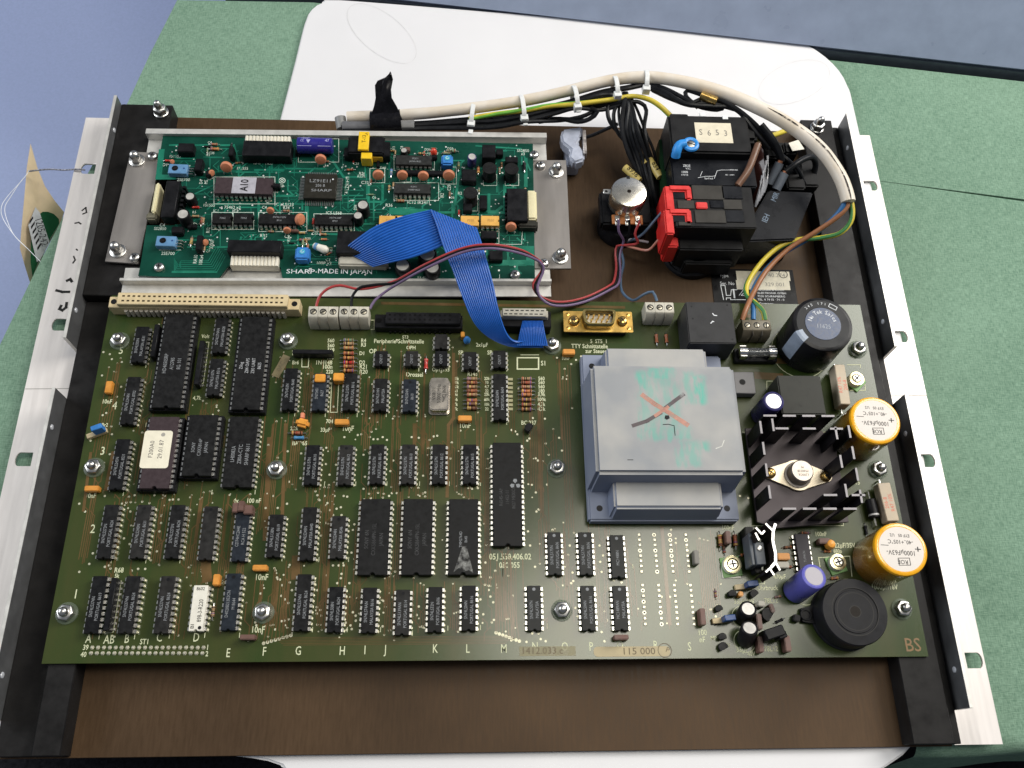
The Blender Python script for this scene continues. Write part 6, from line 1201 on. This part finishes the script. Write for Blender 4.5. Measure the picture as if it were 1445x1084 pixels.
def stripe(P, r, par, ma, turns=2.0, world=None):
    Wp = world or spline(pxs(P), 2); o0 = Wp[0]; V = []
    for i, p in enumerate(Wp):
        t = (Wp[min(i + 1, len(Wp) - 1)] - Wp[max(i - 1, 0)]).normalized(); s = t.cross(Vector((0, 0, 1))).normalized(); u = s.cross(t); a = turns * 2 * math.pi * i / len(Wp)
        V.append(p - o0 + (s * math.cos(a) + u * math.sin(a)) * (r * .42))
    put('green_stripe', MB().tube(V, r * .78, 9).mesh('green_stripe'), ma, par, o0)
stripe(YG, 1.35, cc_, GRN, 1.3)

# ------------------------------------------------------------------ black wiring harness with ties and tape
hn = root('wiring_harness', at(760, 170, 5), 'bundle of black wires tied under the cream cable', 'wires')
BW = mat('wire_jacket_black', (.016, .017, .020), .34, var=.2, scale=200)
HB = [(482, 180, 0), (540, 179, 1), (600, 177, 1), (660, 174, 3), (700, 172, 5), (740, 165, 8), (780, 155, 11), (811, 147, 14), (850, 135, 18), (885, 127, 21), (912, 122, 22)]
def hb(k, cut=11): return [(x + (k % 2) * 2, y + (k - 2.5) * (2.3 if 640 < x < 860 else 1.5), z + (k % 3) * 1.6 - 1) for x, y, z in HB[:cut]]
wire('wire', hn, BW, hb(0) + [(938, 130, 24), (955, 142, 26), (972, 147, 27), (998, 138, 29), (1030, 148, 30), (1060, 170, 27), (1084, 196, 22), (1098, 220, 17), (1102, 234, 14)], 1.25)
wire('wire', hn, BW, hb(1) + [(935, 124, 24), (960, 136, 26), (985, 150, 26), (1012, 155, 26), (1022, 150, 27), (1010, 142, 28), (985, 132, 27), (970, 128, 26), (968, 136, 26), (985, 152, 25)], 1.25)
wire('wire', hn, BW, hb(2, 9) + [(874, 135, 18), (884, 132, 20), (880, 148, 20), (878, 180, 16), (886, 214, 10), (903, 250, 2), (920, 285, -6)], 1.3)
wire('wire', hn, BW, hb(3, 9) + [(868, 138, 17), (858, 150, 16), (860, 170, 13), (875, 188, 8), (895, 193, 6), (910, 205, 4), (914, 240, 0), (918, 270, -6)], 1.2)
wire('wire', hn, BW, hb(4, 8) + [(840, 150, 15), (870, 145, 18), (886, 146, 20), (884, 180, 16), (890, 215, 8), (898, 245, 2)], 1.3)
wire('wire', hn, BW, hb(5, 8) + [(850, 155, 15), (890, 144, 19), (905, 146, 19), (912, 156, 17), (909, 185, 12), (918, 225, 6), (926, 265, -4)], 1.15)
wire('wire', hn, BW, hb(5.6, 6) + [(790, 170, 8), (820, 165, 12), (838, 157, 14)], 1.2); wire('wire', hn, BW, hb(3.6, 6) + [(800, 168, 6), (825, 170, 6), (838, 162, 10), (834, 156, 13)], 1.1)
wire('wire', hn, BW, [(806, 198, 0), (818, 196, 2), (836, 191, 4), (856, 182, 8), (872, 175, 12)], 1.0)
GY = [(662, 167, 6), (700, 161, 9), (740, 156, 12), (775, 150, 15), (812, 147, 18), (860, 141, 20), (892, 136, 21), (915, 140, 22), (932, 150, 22), (946, 163, 20)]
wire('earth_wire', hn, YEL, GY, 1.35, 2, 10, 'yellow and green earth wire'); stripe(GY, 1.35, hn, mat('wire_lime', (.16, .42, .05), .4), .9)
for k in range(5):
    o = random.uniform(-3, 3); wire('wire', hn, BW, [(862 + 4 * k, 146 + o, 16), (876 + 2 * k, 140, 19), (884 + 2 * k, 152, 19), (880 + 5 * k, 186, 14 + k), (889 + 6 * k, 222 + o, 8), (903 + 5 * k, 256 + 4 * k, 1), (915 + 4 * k, 290 + 3 * k, -8)], random.uniform(.95, 1.35))
for k in range(4): wire('wire', hn, BW, [(912 + 3 * k, 121 + 2 * k, 23), (940 + 3 * k, 131 + 3 * k, 25), (965 + 5 * k, 146 + k, 27), (1003 + 4 * k, 150 - 3 * k, 28), (1036 + 3 * k, 153 + 2 * k, 28), (1066 - 2 * k, 178 + 2 * k, 25), (1092 - 3 * k, 206 + 2 * k, 19)][:7 - (k % 2) * 2], random.uniform(1.1, 1.5))
wire('wire', hn, BW, [(760, 172, 6), (790, 168, 9), (815, 172, 10), (832, 168, 12), (843, 158, 15), (833, 152, 16)], 1.3)
wire('wire', hn, BW, [(948, 350, -8), (940, 366, -9), (952, 382, -10), (975, 388, -10), (1000, 380, -9)], 1.6)
for k in range(6):
    a = random.uniform(-6, 6); wire('wire', hn, BW, [(876 + 3 * k, 138 + a * .3, 18), (866 + 7 * k, 158 + a, 15), (872 + 8 * k, 190 - a, 10), (898 + 5 * k, 214 + a, 6), (912 + 3 * k, 246, 0), (920 + 3 * k, 300 + 5 * k, -9)], random.uniform(.8, 1.2))
for k in range(4): wire('wire', hn, BW, [(1062 + 6 * k, 190 - 3 * k, 14), (1078 + 8 * k, 200 + 6 * k, 18 - k), (1096 + 9 * k, 214 + 7 * k, 16), (1112 + 7 * k, 236 + 6 * k, 8), (1120 + 6 * k, 258 + 2 * k, -2)], random.uniform(.9, 1.4))
# grey sleeve ends and black tape
wire('grey_sleeve', hn, mat('sleeve_grey', (.22, .22, .22), .5), [(480, 166, 2), (481.5, 174, 1), (483, 182, 0)], 3.2, 1, 14)
wire('grey_sleeve', hn, mat('sleeve_grey_dark', (.13, .13, .14), .38), [(484, 180, 1), (520, 180, 1.5), (580, 179, 2)], 3.6, 2, 14); wire('grey_sleeve', hn, mat('sleeve_grey', (0, 0, 0)), [(564, 180, 2), (585, 179, 2.4)], 4.0, 2, 14)
TAPE = mat('black_tape', (.011, .011, .014), .26, var=.2, scale=300, bump=.25)
wire('tape_wrap', hn, TAPE, [(524, 174, 4), (545, 173, 4.6), (566, 171, 5)], 6.6, 2, 16, 'black tape wrap')
rows = [((522, 168), (568, 168), 9), ((528, 150), (560, 152), 13), ((530, 136), (553, 140), 17), ((529, 122), (552, 126), 20), ((533, 114), (554, 113), 22), ((546, 106.5), (553, 108), 23), ((550.5, 103), (551.5, 103.5), 23.5)]
V = []; F = []; nn = 9
for (l, r, z) in rows:
    for j in range(nn):
        u = j / (nn - 1); p = at(l[0] + (r[0] - l[0]) * u, l[1] + (r[1] - l[1]) * u, z); V.append(p + Vector((random.uniform(-.2, .2), random.uniform(-.5, .5), 1.1 * math.sin(u * 9 + z) + random.uniform(-.3, .3))))
o0 = V[0].copy(); nV = len(V); V = [v - o0 for v in V] + [v - o0 + Vector((0, .5, -.3)) for v in V]
for i in range(len(rows) - 1):
    for j in range(nn - 1):
        q = i * nn + j; F.append((q, q + 1, q + nn + 1, q + nn)); F.append((nV + q, nV + q + nn, nV + q + nn + 1, nV + q + 1))
for i in range(len(rows) - 1):
    q = i * nn; F.append((q, q + nn, nV + q + nn, nV + q)); q += nn - 1; F.append((q, nV + q, nV + q + nn, q + nn))
put('tape_flag', MB().add(V, F).mesh('tape_flag', ang=60), TAPE, hn, o0, label='loose black tape end standing up')
# cable ties
def tie(px, py, z, ang, ra=7.5, rb=5.6, tail=None):
    p = at(px, py, z); P = []
    for i in range(29):
        t = 2 * math.pi * i / 28; P.append(Vector((0, ra * math.cos(t), rb * math.sin(t))))
    V = []; F = []
    for q in P:
        nrm = Vector((0, q.y / ra, q.z / rb)).normalized()
        for dx, dn in ((-1.25, 0), (1.25, 0), (1.25, .8), (-1.25, .8)): V.append(q + Vector((dx, 0, 0)) + nrm * dn)
    for i in range(28):
        for k in range(4): a = i * 4 + k; b = i * 4 + (k + 1) % 4; F.append((a, b, b + 4, a + 4))
    mb_ = MB().add(V, F).cbox(0, -ra - .2, 4.2, 3.6, -1.5, 3)
    if tail: mb_.cbox(.3, -ra - tail / 2, 2.6, tail, -.6, .5)
    o = put('cable_tie', mb_.mesh('cable_tie', .2), NYLON, hn, (p.x, p.y, p.z), ang); return o
tie(667, 163, 6, -.12, 7.4, 5.4, 6); tie(737, 154, 11, .12, 7.8, 5.6, 4); tie(811, 139, 17, .16, 7.0, 5.5, 3); tie(868, 124, 21, .12, 6.4, 5.2); tie(911, 116, 24, -.05, 6.0, 5.0)
b_ = at(1000, 139, 30); put('crimp_barrel', MB().tube([(-4.8, 0, 0), (4.8, 0, 0)], 2.6, 14).mesh('crimp_barrel', .3), BRASS, hn, b_, -.45, label='brass crimp sleeve')
# printed wire markers
MKR = mat('marker_yellow', (.52, .40, .12), .45, var=.08)
for px, py, z, a, L_, s in ((892, 246, 5, -.87, 12, '8936'), (924, 238, 6, -1.15, 13, '654'), (906, 226, 6, -1.0, 7, '')):
    p = at(px, py, z); k = put('wire_marker', MB().tube([(-L_ / 2, 0, 0), (L_ / 2, 0, 0)], 2.2, 14).mesh('wire_marker'), MKR, hn, p, a)
    if s: text(s, 3.0, INKB, k, (0, 0, 2.25), 0, .95, local=True)
# nylon clip
p = at(812, 205, 3); nc = put('nylon_clip', MB().prism([(1.2 * a, 1.2 * b) for a, b in ((-6, 9), (4, 11), (3, 5), (1, 1), (4, -4), (4, -9), (-1, -11), (-3.5, -8), (-2.5, -3), (-6.5, 1), (-7, 5))], 0, 8).mesh('nylon_clip', 1.2, 3), mat('nylon_bluish', (.40, .43, .52), .45, sub=.15), None, (p.x, p.y, -12.9 + 9))
tag(nc, 'pale bluish nylon wire clip beside the end plate', 'clip')
put('foot', MB().box(-5, 2.6, -9.5, 9.5, -9, .2).mesh('foot', .8, 2), mat('nylon_bluish', (0, 0, 0)), nc, (0, 0, 0), local=True); put('metal_strip', MB().box(4.2, 6.2, -7, 10, 3, 8.6).mesh('metal_strip', .3), mat('worn_metal', (.5, .46, .44), .4, .8, var=.4, scale=500), nc, (0, 0, 0), local=True)

# ------------------------------------------------------------------ potentiometer
zc = 16.0; p = at(888, 270, zc); px0, py0 = p.x, p.y
po = root('potentiometer', (px0, py0 - 4, -13), 'round silver potentiometer can on a black mount with three soldered lugs', 'potentiometer')
put('collar', MB().lathe(0, 0, [(13, 0), (13, 3), (11.5, 6), (11.0, 9)], 32).mesh('collar'), BLACK2, po, (px0 - 1, py0 - 5, -12.98)); put('mount', MB().cbox(0, 0, 28, 22, -5, 2.5).mesh('mount', 1.2, 2), BLACK2, po, (px0, py0 - 1, 0))
pc = put('can', MB().lathe(0, 0, [(9.9, 5), (9.9, zc - 1.2), (9.5, zc - .3), (8.8, zc)], 48).mesh('can'), mat('pot_nickel', (.72, .68, .60), .26, 1, scale=160, var=.14), po, (px0, py0, 0))
put('centre_hole', flatmesh(MB().disc(0, 0, 0, 1.1, 16), 'centre_hole'), mat('hole_brown', (0, 0, 0)), pc, (0, 0, zc + .04), local=True); put('notch', MB().cbox(0, 9.2, 1.8, 2.0, zc - 4, zc + .05).mesh('notch'), INKB, pc, (0, 0, 0), local=True)
tb = put('solder_lug', MB().box(-13.5, -8, 1.2, 4.4, 11, 11.8).mesh('solder_lug', .3), TIN, po, (px0, py0, 0)); put('hole', flatmesh(MB().disc(0, 0, 0, .8, 12), 'hole'), INKB, tb, (-11.8, 2.8, 11.85), local=True)
lg_ = put('lug_board', MB().box(-8.5, 8.5, -14, -8, 4.4, 5.6).mesh('lug_board', .3), mat('phenol_orange', (.42, .15, .04), .5), po, (px0, py0, 0))
for x in (-5.6, 0, 5.6): put('lug', MB().box(x - 1.4, x + 1.4, -15.5, -9, 5.6, 6.3).lathe(x, -12.4, [(1.5, 6.2), (1.2, 7.4), (.4, 8)], 10).mesh('lug', .2), TIN, lg_, (0, 0, 0), local=True)

# ------------------------------------------------------------------ contact block assembly
zb = 27.0
sw = root('contact_block', at(1000, 300, -13), 'black switch contact blocks with red clips and a cream S653 label', 'switch')
p = at(968, 352, -6); put('collar', MB().lathe(0, 0, [(15.5, -13), (15.5, -9), (14, -7.5), (14, 0), (12.5, 2)], 40).mesh('collar'), BLACK2, sw, (p.x + 4, p.y, 0))
def sbox(x0, y0, x1, y1, z0, z1, ma, name, bev=.5, lb=None, par=None):
    a, b = at(x0, y1, z1), at(x1, y0, z1); c_ = (a + b) / 2; return put(name, MB().cbox(0, 0, b.x - a.x, b.y - a.y, z0, z1).mesh(name, bev, 2), ma, par or sw, (c_.x, c_.y, 0), label=lb)
SG = mat('switch_black', (.018, .018, .019), .42, var=.2, scale=150, bump=.03); SGG = mat('switch_grey', (.060, .056, .050), .5, var=.12, scale=200); SGL = mat('switch_gloss', (.010, .011, .014), .30, var=.2, scale=100, spec=.12)
sbox(953, 264, 1060, 320, -2, 24, SG, 'front_block'); sbox(958, 318, 1045, 352, -6, 12, SG, 'front_step', .8); sbox(966, 342, 1030, 372, -10, 2, SG, 'front_foot', .8)
sbox(950, 216, 1062, 262, -6, 22, SGL, 'middle_block', .8); sbox(948, 164, 1054, 214, -8, 28, SG, 'rear_block', 1.0); sbox(946, 158, 975, 196, -8, 26, SG, 'rear_shoulder', 2.0); sbox(1030, 166, 1066, 198, -8, 25, SG, 'rear_shoulder', 2.0)
for x0, y0, x1, y1, ma in ((978, 262, 1020, 281, SGG), (957, 283, 979, 294, SGG), (1022, 282, 1046, 295, SGG), (982, 297, 1023, 314, SGG), (958, 313, 975, 318, SGG), (1020, 263, 1046, 280, SGL), (1003, 283, 1021, 293, SGL), (1025, 297, 1049, 313, SGL)):
    sbox(x0, y0, x1, y1, 23, 24.6, ma, 'tile', .15)
sbox(983, 285, 998, 294, 23, 25.0, REDPL, 'red_button', .4)
for dy in (0, 33):
    r_ = sbox(940, 262 + dy, 949, 297 + dy, 4, 25, REDPL, 'red_clip', .8); sbox(944, 261 + dy, 975, 269 + dy, 18, 25.6, REDPL, 'red_clip_arm', .9); sbox(968, 264 + dy, 975.5, 281 + dy, 18, 25.5, REDPL, 'red_clip_arm', .9); sbox(950, 271 + dy, 967, 280 + dy, 22, 24.3, SGL, 'clip_recess', .2)
sbox(941, 328, 956, 348, -2, 14, REDPL, 'red_clip', .8)
sbox(937, 196, 949, 268, -10, 10, mat('green_bracket', (.012, .045, .018), .5), 'green_bracket', .6)
sk = sbox(983, 174, 1031, 201, 28, 28.25, mat('label_cream', (.66, .60, .46), .55, var=.07), 'sticker', .05)
for i, ch_ in enumerate('S653'): text(ch_, 4.0, mat('stamp_grey', (.16, .15, .13), .6), sk, (-7.2 + i * 4.6, -.4 * (i % 2), 28.3), 0, .8, local=True)
lug = wire('blue_lug', sw, BLUELUG, [(968, 203, 29), (959, 205, 28.5), (955, 213, 27), (953.5, 221, 24)], 2.6, 1, 12, 'bright blue ring lug'); p = at(974, 206, 27.5)
put('lug_ring', MB().tube([(3.4 * math.cos(math.pi * 2 * i / 20), 3.4 * math.sin(math.pi * 2 * i / 20), 0) for i in range(21)], 1.3, 8).mesh('lug_ring'), BLUELUG, sw, (p.x, p.y, 28.6)); s_ = put('screw_head', MB().lathe(0, 0, [(2.6, 0), (2.6, 1), (2, 1.4)], 18).mesh('screw_head'), mat('dull_steel', (.30, .29, .26), .4, .9), sw, (p.x, p.y, 28.0)); put('slot', flatmesh(MB().line([(-2.4, .9), (2.4, -.9)], .6, 1.45), 'slot'), INKB, s_, (0, 0, 0), local=True)
def sprint(s, px, py, h, z=22.1, sx=.9): p = at(px, py, z); text(s, h, INKW, sw, (p.x, p.y, z), 0, sx)
sprint('02', 971, 219, 1.5); sprint('ZB2E', 969, 234, 1.5); sprint('V3C', 971, 238, 1.2); sprint('1000', 966, 243, 1.5); sprint('17V10', 966, 247, 1.2); sprint('Surf Ind', 1000, 252, 1.2); sprint('AC 1 500V', 1030, 247, .9); sprint('TUV 10A', 1036, 240, .9)
dg = MB(); 
for P in ([(988, 249), (991, 242)], [(985, 251), (995, 249), (1005, 249), (1010, 248)], [(1008, 252), (1012, 241), (1018, 240), (1040, 240)]): dg.line([(at(x, y, 22.1).x - p.x, at(x, y, 22.1).y - p.y) for x, y in P], .22, 0)
put('printed_diagram', flatmesh(dg, 'printed_diagram'), INKW, sw, (p.x, p.y, 22.1))
for x, y in ((988, 163), (1020, 167)):
    q_ = sbox(x, y - 4, x + 7, y + 1, 27, 28.3, mat('window_pale', (.75, .76, .76), .5), 'window', .1)
lv = [at(1070, 204, 30), at(1056, 240, 27), at(1041, 262, 24)]; wire('lever', sw, mat('lever_brown', (.15, .075, .045), .4), lv, 1.9, 1.5, 10, world=True)
wire('earth_wire', sw, YEL, [(1050, 200, 20), (1066, 197, 20), (1085, 193, 18), (1108, 185, 12)], 1.5, 2, 10)

# ------------------------------------------------------------------ second black device with spade terminals
dv = root('filter_module', at(1090, 305, -13), 'slanted black module with grey sleeved spade terminals', 'module')
q = [at(x, y, 11) for x, y in ((1085, 268), (1148, 271), (1122, 338), (1042, 341))]; c_ = sum(q, Vector()) / 4
put('housing', MB().prism([(v.x - c_.x, v.y - c_.y) for v in q][::-1], -24, 0).mesh('housing', .8, 2), SGL, dv, (c_.x, c_.y, 11)); 
for s, px, py in (('MIR', 1094, 278), ('IEH', 1081, 308)): p = at(px, py, 11.1); text(s, 3.2, mat('print_blue_grey', (.20, .27, .36), .6), dv, (p.x, p.y, 11.1), 1.1, .9)
for x0, y0, x1, y1, z1 in ((1076, 200, 1108, 222, 12), (1108, 200, 1124, 216, 14), (1084, 222, 1104, 262, 6), (1112, 232, 1132, 266, 10), (1134, 225, 1150, 262, 4)): sbox(x0, y0, x1, y1, -12.9, z1, SG, 'contact_carrier', 1.0, None, dv)
for a, b in (((1100, 230, 16), (1086, 260, 8)), ((1107, 245, 15), (1095, 268, 10))):
    wire('spade_sleeve', dv, mat('sleeve_blue_grey', (.13, .15, .18), .5), [a, b], 2.5, 1, 12); A = at(*a); wire('copper_strands', dv, COPPER, [(a[0] + 1.5, a[1] - 3.5, a[2] + 1), a], 1.6, 1, 8)
wire('wire', dv, BW, [(1108, 243, 16), (1118, 235, 17), (1132, 226, 16), (1145, 222, 14), (1151, 232, 8), (1146, 252, 0), (1138, 262, -4)], 1.7, 2, 10); wire('wire', dv, BW, [(1103, 228, 16), (1100, 214, 20), (1090, 196, 24), (1074, 176, 27)], 1.8, 2, 10)
# crumpled clear film over a brown core
q = [at(*t) for t in ((1072, 200, 26), (1078, 212, 25), (1080, 235, 20), (1076, 262, 16), (1068, 288, 10), (1062, 288, 6), (1060, 250, 14), (1064, 215, 22))]; c_ = sum(q, Vector()) / 8; V = [v - c_ for v in q] + [v - c_ - Vector((1.5, 0, 9)) for v in q]; n = 8
put('brown_core', MB().add(V, [tuple(range(n)), tuple(range(2 * n - 1, n - 1, -1))] + [(i, n + i, n + (i + 1) % n, (i + 1) % n) for i in range(n)]).mesh('brown_core', .6), mat('core_brown', (.07, .025, .02), .2, coat=.6), dv, c_)
for k in range(6): 
    a = at(1066 + k * 2.4, 292 - k * 4, 12); b = at(1074 + k * 1.8, 255 - k * 7, 20); wire('film_fold', dv, mat('film_clear', (.55, .56, .60), .12, var=.2, alpha=.55), [a, (a + b) / 2 + Vector((random.uniform(-1, 1), 0, 1)), b], lambda t: .5 + .4 * math.sin(7 * t), 2, 6, world=True)
p = at(1124, 206, 15); put('paper_flag', MB().prism([(-3, -4), (4, -2.5), (1.5, 4), (-4.5, 1.5)], 0, .5).mesh('paper_flag'), WHITEPL, dv, (p.x, p.y, 15)); p = at(1139, 266, -4); put('ring_terminal', MB().tube([(2.6 * math.cos(math.pi * 2 * i / 18), 2.6 * math.sin(math.pi * 2 * i / 18), 0) for i in range(19)], .8, 8).mesh('ring_terminal'), BRASS, dv, p)

# ------------------------------------------------------------------ paper tag hanging at the table edge
tg = root('paper_tag', at(50, 300, -40), 'brown paper tag with green disc and barcode wired to the ear', 'tag')
KR = mat('kraft_paper', (.62, .49, .32), .75, var=.07, scale=150)
TP = [(43, 203, -22), (52, 235, -27), (63, 262, -31), (77, 283, -36), (90, 299, -42), (86, 312, -46), (64, 352, -46), (43, 401, -44), (34, 372, -34), (28, 350, -28), (30, 325, -25), (35, 270, -22), (38, 235, -21)]
q = [at(*t) for t in TP]; c_ = sum(q, Vector()) / len(q); V = [v - c_ for v in q] + [Vector((0, 0, 0))]; n = len(q); F = [(i, (i + 1) % n, n) for i in range(n)]
V2 = V + [v - Vector((0, 0, .5)) for v in V]; F2 = F + [(a + n + 1, c2 + n + 1, b + n + 1) for a, b, c2 in [(f[0], f[1], f[2]) for f in F]] + [(i, n + 1 + i, n + 1 + (i + 1) % n, (i + 1) % n) for i in range(n)]
put('tag_paper', MB().add(V2, F2).mesh('tag_paper', ang=60), KR, tg, c_, label='brown kraft paper tag')
def ontag(pts, dz, ma, name): 
    qq = []
    for x, y in pts:
        u = (x - 30) / 55.0; qq.append(at(x, y, -25.5 - 17.5 * max(0, min(1.1, u)) + dz))
    cc = sum(qq, Vector()) / len(qq); put(name, flatmesh(MB().add([v - cc for v in qq], [tuple(range(len(qq)))]), name), ma, tg, cc)
ontag([(55, 303), (60, 299), (68, 299), (76, 302), (83, 309), (84, 315), (70, 338), (55, 366), (46, 392), (43, 370), (44, 340)], 1.3, mat('tag_green', (.012, .09, .035), .5), 'green_disc')
ontag([(50, 292), (56, 300), (70, 342), (57, 366), (52, 370), (46, 345), (40, 318)], 2.2, mat('barcode_paper', (.42, .43, .45), .6), 'barcode_label')
for k in range(6): ontag([(41.5 + k * 2.2, 312 + k * 7.5), (46.5 + k * 2.2, 305 + k * 7.5), (47.0 + k * 2.2, 308 + k * 7.5), (42 + k * 2.2, 316 + k * 7.5)], 2.5, INKB, 'bar')
p = at(58, 330, -30.5); text('1205-242', 4.0, INKB, tg, (p.x + 1.0, p.y, p.z + 2.2), -1.18, .95)
wire('tie_wire', tg, mat('wire_twist', (.30, .30, .34), .4, .5, var=.6, scale=900), [(40, 242, -17), (56, 240, -17), (72, 239, -16), (90, 240, -14.5), (108, 239, -12.5), (120, 240, -13)], .5, 1.5, 6); 
for off in (0, 5): wire('string', tg, mat('string_white', (.80, .82, .85), .4), [(41, 240, -16), (38, 246, -16), (28, 258, -18), (10 + off, 278, -22), (2 + off, 292, -24), (4 + off, 308, -26), (20, 332, -26), (40, 352, -22), (57, 369, -17)], .17, 2, 6)
